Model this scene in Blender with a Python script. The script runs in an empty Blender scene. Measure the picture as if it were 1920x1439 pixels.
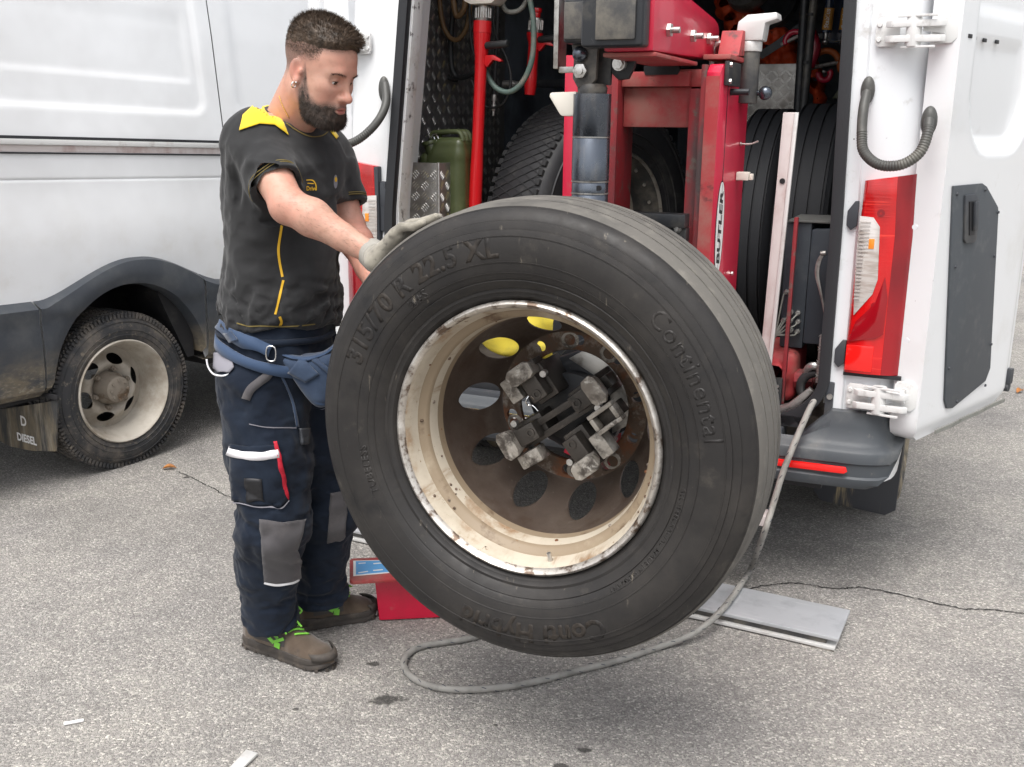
import bpy, bmesh, math, random
import numpy as np
from mathutils import Vector, Matrix
from mathutils.bvhtree import BVHTree
random.seed(4)
RNG = np.random.default_rng(7)
scene = bpy.context.scene
col = scene.collection
rad = math.radians

# ------------------------------------------------------------------ camera
FPX, EYE, ROLL = 1900.0, 1.5, 0.01
TILT = math.atan((719.5 - 235) / FPX)
fw = np.array([0, math.cos(TILT), -math.sin(TILT)])
up0 = np.array([0, math.sin(TILT), math.cos(TILT)])
rt0 = np.array([1.0, 0, 0])
rt = rt0 * math.cos(ROLL) + up0 * math.sin(ROLL)
up = -rt0 * math.sin(ROLL) + up0 * math.cos(ROLL)
CAM = np.array([0, 0, EYE])
cd = bpy.data.cameras.new('camera')
cam = bpy.data.objects.new('camera', cd)
col.objects.link(cam)
cam.matrix_world = Matrix(((rt[0], up[0], -fw[0], 0), (rt[1], up[1], -fw[1], 0), (rt[2], up[2], -fw[2], EYE), (0, 0, 0, 1)))
cd.sensor_width = 36
cd.lens = FPX / 1920 * 36
cd.clip_start = 0.05
cd.clip_end = 600
scene.camera = cam

# ------------------------------------------------------------------ sky, sun, exposure (bright overcast day)
SUN_EL, SUN_AZ = rad(64), rad(200)        # azimuth clockwise from +Y: behind the camera, a little to its left
world = bpy.data.worlds.new('World')
scene.world = world
world.use_nodes = True
nt = world.node_tree
bg = nt.nodes['Background']
sky = nt.nodes.new('ShaderNodeTexSky')
sky.sky_type = 'NISHITA'
sky.sun_disc = False
sky.sun_elevation = SUN_EL
sky.sun_rotation = SUN_AZ
sky.air_density = 1.0
sky.dust_density = 4.0
hs = nt.nodes.new('ShaderNodeHueSaturation')
hs.inputs['Saturation'].default_value = 0.22
nt.links.new(sky.outputs[0], hs.inputs['Color'])
nt.links.new(hs.outputs[0], bg.inputs[0])
bg.inputs[1].default_value = 0.15
sd = bpy.data.lights.new('sun', 'SUN')
sd.energy = 1.4
sd.angle = rad(38)
sd.color = (1.0, 0.965, 0.92)
sun = bpy.data.objects.new('sun', sd)
col.objects.link(sun)
sdir = Vector((math.sin(SUN_AZ) * math.cos(SUN_EL), math.cos(SUN_AZ) * math.cos(SUN_EL), math.sin(SUN_EL)))
sun.rotation_euler = sdir.to_track_quat('Z', 'Y').to_euler()
scene.view_settings.view_transform = 'Standard'
scene.view_settings.look = 'None'
scene.view_settings.exposure = 0.90
scene.view_settings.gamma = 1.0
scene.view_settings.use_curve_mapping = False
scene.cycles.use_denoising = True
scene.cycles.max_bounces = 8
scene.cycles.diffuse_bounces = 4
scene.cycles.glossy_bounces = 4
scene.cycles.transmission_bounces = 6
scene.cycles.sample_clamp_indirect = 6

# ------------------------------------------------------------------ surveying: where a sight line meets a plane of the place
def ray(px, py):
    return fw + rt * ((px - 960) / FPX) + up * ((719.5 - py) / FPX)
def P(px, py, Y):
    r = ray(px, py); return CAM + r * (Y / r[1])
def G(px, py, z=0.0):
    r = ray(px, py); return CAM + r * ((z - EYE) / r[2])

class Frame:
    """local axes: u to the right, v forward, w up"""
    def __init__(s, O, yaw):
        s.O = np.array(O, float); s.yaw = yaw
        s.R = np.array([math.cos(yaw), -math.sin(yaw), 0]); s.F = np.array([math.sin(yaw), math.cos(yaw), 0])
    def world(s, p):
        return s.O + s.R * p[0] + s.F * p[1] + np.array([0, 0, p[2]])
    def local(s, p):
        d = np.array(p, float) - s.O; return np.array([d @ s.R, d @ s.F, d[2]])
    def at(s, px, py, v):                       # on the plane v = const
        r = ray(px, py); o = s.O + s.F * v
        return s.local(CAM + r * (((o - CAM) @ s.F) / (r @ s.F)))
    def at_u(s, px, py, u):                     # on the plane u = const
        r = ray(px, py); o = s.O + s.R * u
        return s.local(CAM + r * (((o - CAM) @ s.R) / (r @ s.R)))

VAN = Frame((0.278, 3.392, 0), rad(24))          # the open service van
LVAN = Frame((-1.66, 4.40, 0), rad(32.9))        # the van parked on the left
WORLD = Frame((0, 0, 0), 0)
WHEEL = Frame((0.024, 2.070, 0.843), rad(23))    # centre of the outer face of the clamped wheel

# ------------------------------------------------------------------ mesh helpers
def srgb(r, g, b):
    f = lambda c: (c / 255 / 12.92) if c / 255 <= 0.04045 else ((c / 255 + 0.055) / 1.055) ** 2.4
    return (f(r), f(g), f(b))
def rot(ax, deg):
    return np.array(Matrix.Rotation(rad(deg), 3, ax))
def perp(d):
    d = np.array(d, float); d /= np.linalg.norm(d)
    a = np.array([0, 0, 1.0]) if abs(d[2]) < .9 else np.array([1.0, 0, 0])
    x = np.cross(a, d); x /= np.linalg.norm(x); return x, np.cross(d, x), d
def spline(pts, n=8, closed=False):
    p = np.array(pts, float); N = len(p); out = []
    for i in range(N if closed else N - 1):
        if closed: p0, p1, p2, p3 = p[(i - 1) % N], p[i], p[(i + 1) % N], p[(i + 2) % N]
        else: p0, p1, p2, p3 = p[max(i - 1, 0)], p[i], p[i + 1], p[min(i + 2, N - 1)]
        for k in range(n):
            t = k / n
            out.append(.5 * ((2 * p1) + (-p0 + p2) * t + (2 * p0 - 5 * p1 + 4 * p2 - p3) * t * t + (-p0 + 3 * p1 - 3 * p2 + p3) * t ** 3))
    if not closed: out.append(p[-1])
    return np.array(out)

class MB:
    def __init__(s): s.v = []; s.f = []
    def add(s, v, f):
        b = len(s.v); s.v.extend([tuple(map(float, q)) for q in v]); s.f.extend([tuple(int(i) + b for i in q) for q in f]); return s
    def bx(s, x0, x1, y0, y1, z0, z1):
        return s.box(((x0 + x1) / 2, (y0 + y1) / 2, (z0 + z1) / 2), (abs(x1 - x0), abs(y1 - y0), abs(z1 - z0)))
    def box(s, c, size, R=None):
        c = np.array(c, float); h = np.array(size, float) / 2
        v = np.array([[i, j, k] for i in (-1, 1) for j in (-1, 1) for k in (-1, 1)]) * h
        if R is not None: v = v @ np.array(R).T
        return s.add(v + c, [(0, 1, 3, 2), (4, 6, 7, 5), (0, 4, 5, 1), (2, 3, 7, 6), (0, 2, 6, 4), (1, 5, 7, 3)])
    def loft(s, rings, closed=True, cap=True):
        n = len(rings[0]); v = [q for r in rings for q in r]; f = []
        for i in range(len(rings) - 1):
            for j in range(n if closed else n - 1):
                k = (j + 1) % n; f.append((i * n + j, i * n + k, (i + 1) * n + k, (i + 1) * n + j))
        if cap and closed:
            f.append(tuple(range(n))[::-1]); f.append(tuple((len(rings) - 1) * n + j for j in range(n)))
        return s.add(v, f)
    def cyl(s, p0, p1, r0, r1=None, n=20, cap=True):
        p0 = np.array(p0, float); p1 = np.array(p1, float); r1 = r0 if r1 is None else r1
        x, y, d = perp(p1 - p0); a = [2 * math.pi * i / n for i in range(n)]
        return s.loft([[p0 + r0 * (x * math.cos(t) + y * math.sin(t)) for t in a], [p1 + r1 * (x * math.cos(t) + y * math.sin(t)) for t in a]], cap=cap)
    def tube(s, pts, r, n=8, closed=False, cap=True):
        p = np.array(pts, float); N = len(p); rr = r if hasattr(r, '__len__') else [r] * N
        if closed: tg = np.roll(p, -1, 0) - np.roll(p, 1, 0)
        else: tg = np.gradient(p, axis=0)
        tg /= np.linalg.norm(tg, axis=1)[:, None] + 1e-12
        x = perp(tg[0])[0]; rings = []
        for i in range(N):
            x = x - tg[i] * (x @ tg[i]); x /= np.linalg.norm(x); y = np.cross(tg[i], x)
            rings.append([p[i] + rr[i] * (x * math.cos(2 * math.pi * k / n) + y * math.sin(2 * math.pi * k / n)) for k in range(n)])
        if closed: rings.append(rings[0])
        return s.loft(rings, cap=cap and not closed)
    def ribbon(s, pts, nrm, w, t):               # flat band: pts centre line, nrm per-point normal, width w, thickness t
        p = np.array(pts, float); tg = np.gradient(p, axis=0); tg /= np.linalg.norm(tg, axis=1)[:, None]
        nn = np.array(nrm, float)
        if nn.ndim == 1: nn = np.repeat(nn[None], len(p), 0)
        rings = []
        for i in range(len(p)):
            sd_ = np.cross(tg[i], nn[i]); sd_ /= np.linalg.norm(sd_); ww = w[i] if hasattr(w, '__len__') else w
            a, b = sd_ * ww / 2, nn[i] * t / 2
            rings.append([p[i] - a - b, p[i] + a - b, p[i] + a + b, p[i] - a + b])
        return s.loft(rings)
    def lathe(s, prof, o=(0, 0, 0), axis=(0, 1, 0), n=48, closed=False, a0=0.0, a1=None, xdir=None):
        """prof: (radius, height along axis)"""
        o = np.array(o, float); x, y, d = perp(axis)
        if xdir is not None:
            x = np.array(xdir, float); y = np.cross(d, x)
        full = a1 is None; a1 = a0 + 2 * math.pi if full else a1
        m = n if full else n + 1; rings = []
        for r, h in prof:
            rings.append([o + d * h + r * (x * math.cos(a0 + (a1 - a0) * i / n) + y * math.sin(a0 + (a1 - a0) * i / n)) for i in range(m)])
        if closed: rings.append(rings[0])
        return s.loft(rings, closed=full, cap=False)
    def prism(s, poly, o, ex, ey, ez, d):
        o, ex, ey, ez = (np.array(q, float) for q in (o, ex, ey, ez))
        a = [o + ex * p[0] + ey * p[1] for p in poly]; b = [q + ez * d for q in a]
        return s.loft([a, b])
    def sphere(s, c, r, n=16, m=10):
        c = np.array(c, float); r = np.array(r if hasattr(r, '__len__') else (r, r, r), float); v = [c + r * np.array([0, 0, 1])]
        for i in range(1, m):
            t = math.pi * i / m
            for j in range(n):
                a = 2 * math.pi * j / n; v.append(c + r * np.array([math.sin(t) * math.cos(a), math.sin(t) * math.sin(a), math.cos(t)]))
        v.append(c - r * np.array([0, 0, 1])); f = []
        for j in range(n): f.append((0, 1 + j, 1 + (j + 1) % n))
        for i in range(m - 2):
            for j in range(n):
                a = 1 + i * n + j; b = 1 + i * n + (j + 1) % n; f.append((a, a + n, b + n, b))
        L = len(v) - 1
        for j in range(n): f.append((L, L - n + (j + 1) % n, L - n + j))
        return s.add(v, f)
    def grid(s, pts):                            # pts[i][j]
        a, b = len(pts), len(pts[0])
        return s.add([q for r in pts for q in r], [(i * b + j, i * b + j + 1, (i + 1) * b + j + 1, (i + 1) * b + j) for i in range(a - 1) for j in range(b - 1)])
    def xform(s, fn):
        s.v = [tuple(map(float, fn(np.array(q)))) for q in s.v]; return s
    def mesh(s, name, base=(0, 0, 0), bevel=0, seg=2, smooth=32, recalc=True):
        b = np.array(base, float)
        bm = bmesh.new()
        vs = [bm.verts.new(np.array(q) - b) for q in s.v]
        for f in s.f:
            try: bm.faces.new([vs[i] for i in f])
            except ValueError: pass
        bmesh.ops.remove_doubles(bm, verts=bm.verts, dist=1e-6)
        if recalc: bmesh.ops.recalc_face_normals(bm, faces=bm.faces)
        if bevel:
            ed = [e for e in bm.edges if len(e.link_faces) == 2 and e.calc_face_angle(0) > rad(28)]
            bmesh.ops.bevel(bm, geom=ed, offset=bevel, segments=seg, profile=.6, affect='EDGES', clamp_overlap=True)
        me = bpy.data.meshes.new(name); bm.to_mesh(me); bm.free()
        if smooth:
            me.shade_smooth()
            if smooth < 180: me.set_sharp_from_angle(angle=rad(smooth))
        return me

def link(name, me, mat, parent=None):
    o = bpy.data.objects.new(name, me); col.objects.link(o)
    if me is not None and mat is not None:
        me.materials.clear(); me.materials.append(MAT[mat] if isinstance(mat, str) else mat)
    if parent is not None: o.parent = parent
    return o
def tag(o, label, cat, group=None):
    o['label'] = label; o['category'] = cat
    if group: o['group'] = group
    return o
def structure(name, mb, mat, **k):
    o = link(name, mb.mesh(name, **k), mat); o['kind'] = 'structure'; return o

class Thing:
    """an Empty at the base of a thing; parts are built in the coordinates of `frame`"""
    def __init__(s, name, label, cat, frame=WORLD, base=(0, 0, 0), group=None):
        s.fr = frame; s.base = np.array(base, float)
        s.o = bpy.data.objects.new(name, None); col.objects.link(s.o); s.o.empty_display_size = .1
        s.o.location = frame.world(base); s.o.rotation_euler = (0, 0, -frame.yaw)
        tag(s.o, label, cat, group)
    def part(s, name, mb, mat, parent=None, **k):
        return link(name, mb.mesh(name, base=s.base, **k), mat, parent or s.o)
    def mesh(s, name, me, mat, parent=None):
        return link(name, me, mat, parent or s.o)
def solo(name, mb, mat, label, cat, frame=WORLD, base=(0, 0, 0), group=None, **k):
    o = link(name, mb.mesh(name, base=base, **k), mat)
    o.location = frame.world(base); o.rotation_euler = (0, 0, -frame.yaw)
    return tag(o, label, cat, group)
def copy_tree(o, parent=None):
    c = o.copy(); col.objects.link(c); c.parent = parent
    for ch in o.children: copy_tree(ch, c)
    return c
def text_mb(body, size, extrude=0.0, shear=0.0, align='CENTER', space=1.0, bold=0.0):
    """letters as a mesh lying in the local x-y plane"""
    cu = bpy.data.curves.new('lettering', 'FONT'); cu.body = body; cu.size = size; cu.extrude = extrude; cu.shear = shear
    cu.align_x = align; cu.align_y = 'CENTER'; cu.space_character = space; cu.offset = bold; cu.resolution_u = 3
    ob = bpy.data.objects.new('lettering', cu); col.objects.link(ob)
    dg = bpy.context.evaluated_depsgraph_get(); me = ob.evaluated_get(dg).to_mesh()
    m = MB(); m.add([tuple(v.co) for v in me.vertices], [tuple(p.vertices) for p in me.polygons])
    ob.evaluated_get(dg).to_mesh_clear(); bpy.data.objects.remove(ob); bpy.data.curves.remove(cu)
    return m
# ------------------------------------------------------------------ soft solids: distance fields meshed with surface nets
class Field:
    def __init__(s, lo, hi, h):
        s.lo = np.array(lo, float); s.h = h
        n = np.ceil((np.array(hi, float) - s.lo) / h).astype(int) + 1
        ax = [(s.lo[i] + h * np.arange(n[i])).astype(np.float32) for i in range(3)]
        s.X, s.Y, s.Z = np.meshgrid(*ax, indexing='ij')
        s.d = np.full(s.X.shape, 9.0, np.float32)
    def pts(s): return s.X, s.Y, s.Z
    def ell(s, c, r, R=None):
        x, y, z = s.X - c[0], s.Y - c[1], s.Z - c[2]
        if R is not None:
            R = np.array(R); x, y, z = R[0, 0] * x + R[1, 0] * y + R[2, 0] * z, R[0, 1] * x + R[1, 1] * y + R[2, 1] * z, R[0, 2] * x + R[1, 2] * y + R[2, 2] * z
        k = np.sqrt((x / r[0]) ** 2 + (y / r[1]) ** 2 + (z / r[2]) ** 2)
        k2 = np.sqrt((x / r[0] ** 2) ** 2 + (y / r[1] ** 2) ** 2 + (z / r[2] ** 2) ** 2) + 1e-6
        return k * (k - 1) / k2
    def box(s, c, half, rr, R=None):
        x, y, z = s.X - c[0], s.Y - c[1], s.Z - c[2]
        if R is not None:
            R = np.array(R); x, y, z = R[0, 0] * x + R[1, 0] * y + R[2, 0] * z, R[0, 1] * x + R[1, 1] * y + R[2, 1] * z, R[0, 2] * x + R[1, 2] * y + R[2, 2] * z
        qx, qy, qz = np.abs(x) - (half[0] - rr), np.abs(y) - (half[1] - rr), np.abs(z) - (half[2] - rr)
        return np.sqrt(np.maximum(qx, 0) ** 2 + np.maximum(qy, 0) ** 2 + np.maximum(qz, 0) ** 2) + np.minimum(np.maximum(qx, np.maximum(qy, qz)), 0) - rr
    def cone(s, a, b, ra, rb, flat=None):
        """tapered capsule; flat = (axis, factor) squeezes it along a direction"""
        a = np.array(a, float); b = np.array(b, float); ab = b - a; L2 = ab @ ab + 1e-9
        px, py, pz = s.X - a[0], s.Y - a[1], s.Z - a[2]
        t = np.clip((px * ab[0] + py * ab[1] + pz * ab[2]) / L2, 0, 1)
        qx, qy, qz = px - t * ab[0], py - t * ab[1], pz - t * ab[2]
        q2 = qx * qx + qy * qy + qz * qz
        if flat is not None:
            ax = np.array(flat[0], float); ax /= np.linalg.norm(ax); k = flat[1]
            dd = qx * ax[0] + qy * ax[1] + qz * ax[2]; q2 = q2 + dd * dd * (k * k - 1)
        return np.sqrt(np.maximum(q2, 0)) - (ra + (rb - ra) * t)
    def add(s, d, k=0.0):
        s.d = smin(s.d, d, k); return s
    def cut(s, d, k=0.0):
        s.d = -smin(-s.d, d, k); return s
    def nets(s):
        d = s.d; nx, ny, nz = d.shape; ins = d < 0
        c = np.zeros((nx - 1, ny - 1, nz - 1), np.int8)
        for i in (0, 1):
            for j in (0, 1):
                for k in (0, 1): c += ins[i:nx - 1 + i, j:ny - 1 + j, k:nz - 1 + k]
        act = (c > 0) & (c < 8); idx = np.full(act.shape, -1, np.int64); ii = np.argwhere(act); idx[act] = np.arange(len(ii))
        acc = np.zeros((len(ii), 3)); cnt = np.zeros(len(ii))
        cr = [(i, j, k) for i in (0, 1) for j in (0, 1) for k in (0, 1)]
        for A in cr:
            for ax in range(3):
                if A[ax]: continue
                B = list(A); B[ax] = 1
                da = d[ii[:, 0] + A[0], ii[:, 1] + A[1], ii[:, 2] + A[2]].astype(float); db = d[ii[:, 0] + B[0], ii[:, 1] + B[1], ii[:, 2] + B[2]].astype(float)
                m = (da < 0) != (db < 0); t = np.where(m, da / np.where(m, da - db, 1), 0)
                q = np.repeat(np.array(A, float)[None], len(ii), 0); q[:, ax] += t; acc[m] += q[m]; cnt[m] += 1
        V = s.lo + s.h * (ii + acc / cnt[:, None]); Fs = []
        for ax in range(3):
            sl0 = [slice(None)] * 3; sl1 = [slice(None)] * 3; sl0[ax] = slice(0, -1); sl1[ax] = slice(1, None)
            e = np.argwhere(ins[tuple(sl0)] != ins[tuple(sl1)]); o1, o2 = (ax + 1) % 3, (ax + 2) % 3
            e = e[(e[:, o1] > 0) & (e[:, o2] > 0) & (e[:, o1] < d.shape[o1] - 1) & (e[:, o2] < d.shape[o2] - 1)]
            def cell(a, b):
                q = e.copy(); q[:, o1] -= a; q[:, o2] -= b; return idx[q[:, 0], q[:, 1], q[:, 2]]
            quad = np.stack([cell(1, 1), cell(0, 1), cell(0, 0), cell(1, 0)], 1); fl = ~ins[e[:, 0], e[:, 1], e[:, 2]]
            quad[fl] = quad[fl][:, ::-1]; Fs.append(quad)
        return V, np.concatenate(Fs)
    def mesh(s, name, base=(0, 0, 0), relax=2):
        V, Fc = s.nets()
        Fc = Fc[(Fc >= 0).all(1)]
        for _ in range(relax):
            acc = np.zeros_like(V); cnt = np.zeros(len(V))
            for a in range(4):
                i, j = Fc[:, a], Fc[:, (a + 1) % 4]
                np.add.at(acc, i, V[j]); np.add.at(acc, j, V[i]); np.add.at(cnt, i, 1); np.add.at(cnt, j, 1)
            V = V * .5 + .5 * acc / np.maximum(cnt, 1)[:, None]
        return np_mesh(name, V - np.array(base), Fc)
def np_mesh(name, V, Fc, smooth=True):
    me = bpy.data.meshes.new(name); n = Fc.shape[1]
    me.vertices.add(len(V)); me.vertices.foreach_set('co', np.asarray(V, np.float32).ravel())
    me.loops.add(Fc.size); me.loops.foreach_set('vertex_index', Fc.astype(np.int32).ravel())
    me.polygons.add(len(Fc)); me.polygons.foreach_set('loop_start', np.arange(0, Fc.size, n, dtype=np.int32))
    try: me.polygons.foreach_set('loop_total', np.full(len(Fc), n, np.int32))
    except Exception: pass
    me.update(calc_edges=True); me.validate()
    if smooth: me.shade_smooth()
    return me
def smin(a, b, k):
    if k <= 0: return np.minimum(a, b)
    h = np.maximum(k - np.abs(a - b), 0) / k
    return np.minimum(a, b) - h * h * k * .25
def sstep(x, a, b):
    t = np.clip((x - a) / (b - a), 0, 1); return t * t * (3 - 2 * t)
def bvh_of(me, base=(0, 0, 0)):
    V = [Vector(v.co) + Vector(base) for v in me.vertices]
    return BVHTree.FromPolygons(V, [tuple(p.vertices) for p in me.polygons])
def drape(bv, o, d, lift):
    """drop a point on a surface along d; returns point, normal"""
    h, n, i, q = bv.ray_cast(Vector(o), Vector(d), 3.0)
    if h is None:
        dv = Vector(d).normalized(); best = None
        for t in (.3, .6, 1.0, 1.8, 2.2, 2.4, 2.5, 2.6, 2.7, 2.8, 2.9, 3.0, 3.2):
            r = bv.find_nearest(Vector(o) + dv * t)
            if best is None or r[3] < best[3]: best = r
        h, n, i, q = best
    if n.dot(Vector(d)) > 0: n = -n
    return np.array(h) + np.array(n) * lift, np.array(n)
# ------------------------------------------------------------------ materials
MAT = {}
def M(name, c, rough=.5, metal=0.0, layers=(), bump=0.0, bscale=300, bdist=.002, spec=.5, coat=0.0, var=0.0, vscale=6, rvar=0.0, sheen=0.0, sss=0.0, trans=0.0, ior=1.45, emit=None, stretch=None, alpha=1.0):
    """layers: (colour, scale, lo, hi[, detail[, (sx, sy, sz)[, axis mask (axis, from, to)]]])"""
    m = bpy.data.materials.new(name); m.use_nodes = True; t = m.node_tree; N = t.nodes; L = t.links
    b = N['Principled BSDF']; tc = N.new('ShaderNodeTexCoord').outputs['Object']
    def noise(scale, detail=6, st=None, rough_=.6, seed=0):
        src = tc
        if st is not None or seed:
            mp = N.new('ShaderNodeMapping'); L.new(tc, mp.inputs[0]); src = mp.outputs[0]
            if st is not None: mp.inputs['Scale'].default_value = st
            mp.inputs['Location'].default_value = (seed * 3.7, seed * 1.3, seed * 2.1)
        n = N.new('ShaderNodeTexNoise'); n.inputs['Scale'].default_value = scale; n.inputs['Detail'].default_value = detail; n.inputs['Roughness'].default_value = rough_
        L.new(src, n.inputs['Vector']); return n.outputs[0]
    def rng(src, a, b_, c_=0., d_=1., smooth=True):
        r = N.new('ShaderNodeMapRange'); r.inputs[1].default_value = a; r.inputs[2].default_value = b_; r.inputs[3].default_value = c_; r.inputs[4].default_value = d_
        if smooth: r.interpolation_type = 'SMOOTHSTEP'
        L.new(src, r.inputs[0]); return r.outputs[0]
    def mix(fac, a, b_):
        x = N.new('ShaderNodeMix'); x.data_type = 'RGBA'
        L.new(fac, x.inputs[0])
        for s_, q in ((6, a), (7, b_)):
            if isinstance(q, tuple): x.inputs[s_].default_value = (*q, 1)
            else: L.new(q, x.inputs[s_])
        return x.outputs[2]
    cur = tuple(c)
    if var:
        lo = tuple(x * (1 - var) for x in c); hi = tuple(min(1, x * (1 + var)) for x in c)
        cur = mix(rng(noise(vscale, 8, stretch), .3, .7), lo, hi)
    for i, ly in enumerate(layers):
        cl, sc, a, b_ = ly[:4]; det = ly[4] if len(ly) > 4 and ly[4] else 6; st = ly[5] if len(ly) > 5 else None
        f = rng(noise(sc, det, st, .65, i + 1), a, b_)
        if len(ly) > 6:
            ax, z0, z1 = ly[6]; sp = N.new('ShaderNodeSeparateXYZ'); L.new(tc, sp.inputs[0])
            mm = N.new('ShaderNodeMath'); mm.operation = 'MULTIPLY'; L.new(f, mm.inputs[0]); L.new(rng(sp.outputs[ax], z0, z1), mm.inputs[1]); f = mm.outputs[0]
        cur = mix(f, cur, tuple(cl))
    if isinstance(cur, tuple): b.inputs['Base Color'].default_value = (*cur, 1)
    else: L.new(cur, b.inputs['Base Color'])
    b.inputs['Metallic'].default_value = metal; b.inputs['Roughness'].default_value = rough; b.inputs['Specular IOR Level'].default_value = spec
    b.inputs['IOR'].default_value = ior
    if rvar: L.new(rng(noise(vscale * 2.3, 8, stretch, .7, 9), .3, .7, max(.02, rough - rvar), min(1, rough + rvar)), b.inputs['Roughness'])
    if coat: b.inputs['Coat Weight'].default_value = coat; b.inputs['Coat Roughness'].default_value = .06
    if sheen: b.inputs['Sheen Weight'].default_value = sheen; b.inputs['Sheen Roughness'].default_value = .5
    if sss:
        b.inputs['Subsurface Weight'].default_value = sss; b.inputs['Subsurface Radius'].default_value = (.012, .004, .002); b.inputs['Subsurface Scale'].default_value = .6
    if trans: b.inputs['Transmission Weight'].default_value = trans
    if alpha < 1: b.inputs['Alpha'].default_value = alpha
    if bump:
        bp = N.new('ShaderNodeBump'); bp.inputs['Strength'].default_value = bump; bp.inputs['Distance'].default_value = bdist
        L.new(noise(bscale, 5, stretch, .6, 5), bp.inputs['Height']); L.new(bp.outputs[0], b.inputs['Normal'])
    m['nodes'] = 1
    MAT[name] = m; return m
DUST = (.30, .27, .22); MUD = (.23, .185, .12); RUST = (.16, .06, .022)
M('van_white', (.73, .74, .75), .30, coat=.5, layers=[((.66, .66, .65), 3, .52, .8), ((.50, .49, .46), 12, .62, .85, 10), ((.25, .23, .2), 90, .74, .80, 3, (1, 1, .5))], bump=.04, bscale=2.5, bdist=.02)
M('van_white_low', (.77, .78, .79), .30, coat=.5, layers=[((.68, .685, .69), 1.3, .40, .70, 4), ((.6, .58, .54), 4, .45, .8, 8, None, (2, 1.3, .7))], bump=.05, bscale=2.0, bdist=.03)
M('jamb_white', (.70, .715, .735), .4, coat=.2, layers=[((.45, .44, .42), 9, .58, .75), ((.10, .09, .08), 60, .70, .76)])
M('jamb_chipped', (.66, .66, .655), .5, layers=[((.10, .09, .09), 22, .58, .66), ((.42, .38, .34), 8, .5, .75)])
M('seal', (.018, .019, .022), .55, bump=.2, bscale=300)
M('black_plastic', (.040, .044, .052), .55, layers=[((.085, .083, .08), 6, .45, .75)], bump=.25, bscale=500, bdist=.001)
M('cladding', (.040, .046, .056), .5, layers=[((.075, .08, .085), 5, .45, .75), (MUD, 9, .30, .72, 10, (1, 1, 2), (2, .66, .38)), ((.30, .27, .21), 40, .48, .7, 10, (1, 1, 2), (2, .60, .38))], bump=.2, bscale=400, bdist=.001)
M('bumper', (.055, .062, .070), .5, layers=[((.115, .115, .112), 7, .45, .8), ((.2, .18, .15), 25, .62, .8)], bump=.35, bscale=900, bdist=.0008)
M('rubber_black', (.018, .018, .02), .6, layers=[((.05, .048, .045), 12, .5, .75)])
M('mudflap', (.035, .037, .04), .6, layers=[(MUD, 7, .38, .62, 8, (1, 1, .25)), (DUST, 30, .5, .75, 8, (1, 1, .12))])
M('mudflap_light', (.038, .04, .046), .55, layers=[((.36, .29, .17), 5, .5, .62, 8, (2.5, 1, .2))])
M('tyre_van', (.032, .033, .036), .75, layers=[((.15, .13, .11), 7, .42, .72, 9), ((.2, .17, .13), 45, .55, .75)], bump=.2, bscale=200)
M('tyre_mud', (.05, .048, .045), .8, layers=[((.30, .25, .17), 6, .38, .6, 9), ((.2, .17, .13), 45, .5, .75)], bump=.2, bscale=200)
M('tyre_side', (.020, .0185, .018), .55, layers=[((.040, .036, .0325), 4, .42, .75, 9), ((.075, .066, .055), 13, .58, .85, 10), ((.014, .0135, .014), 7, .55, .7, 8), ((.15, .13, .10), 110, .70, .8), ((.12, .105, .085), 60, .66, .74, 4, (1, 1, .15))], bump=.22, bscale=160, bdist=.0015, spec=.35, rvar=.12, vscale=8)
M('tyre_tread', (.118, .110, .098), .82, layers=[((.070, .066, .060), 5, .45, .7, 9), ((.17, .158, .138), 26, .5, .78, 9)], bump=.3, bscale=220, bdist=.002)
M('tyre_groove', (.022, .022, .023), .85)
M('tyre_letter', (.031, .026, .022), .6, spec=.25, layers=[((.020, .0185, .018), 14, .42, .6)])
M('tyre_dark', (.014, .015, .018), .7, bump=.2, bscale=120)
M('rim_van', (.46, .425, .37), .55, metal=.1, layers=[((.29, .25, .20), 6, .40, .70, 9), ((.50, .47, .42), 14, .55, .8), ((.22, .17, .12), 30, .64, .78, 8)])
M('rim_van_hub', (.22, .19, .155), .65, layers=[((.12, .08, .05), 18, .5, .7)], bump=.3, bscale=120)
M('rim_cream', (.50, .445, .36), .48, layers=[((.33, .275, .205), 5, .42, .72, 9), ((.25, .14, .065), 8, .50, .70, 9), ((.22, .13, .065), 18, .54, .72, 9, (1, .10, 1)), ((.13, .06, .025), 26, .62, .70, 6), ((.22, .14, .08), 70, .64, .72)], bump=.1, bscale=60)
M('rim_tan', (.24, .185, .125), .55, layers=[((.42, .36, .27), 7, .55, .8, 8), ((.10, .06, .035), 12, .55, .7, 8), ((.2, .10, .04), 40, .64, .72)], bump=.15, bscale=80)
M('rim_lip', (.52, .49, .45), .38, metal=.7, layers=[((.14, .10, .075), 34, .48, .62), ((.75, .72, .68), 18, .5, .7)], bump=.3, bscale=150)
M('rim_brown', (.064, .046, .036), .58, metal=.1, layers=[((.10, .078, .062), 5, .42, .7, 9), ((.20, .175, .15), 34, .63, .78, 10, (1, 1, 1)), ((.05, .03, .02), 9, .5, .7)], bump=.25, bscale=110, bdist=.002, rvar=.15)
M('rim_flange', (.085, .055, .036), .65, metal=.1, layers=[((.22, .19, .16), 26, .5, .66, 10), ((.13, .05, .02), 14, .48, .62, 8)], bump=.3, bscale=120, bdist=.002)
M('steel_raw', (.42, .41, .39), .38, metal=.9, layers=[((.22, .2, .18), 25, .45, .7)], bump=.1, bscale=200, rvar=.1)
M('jaw_pale', (.34, .315, .28), .5, metal=.4, layers=[((.07, .06, .052), 24, .44, .62, 10), ((.16, .14, .12), 9, .45, .7, 8), ((.52, .5, .46), 60, .55, .75)], bump=.3, bscale=180)
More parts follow.
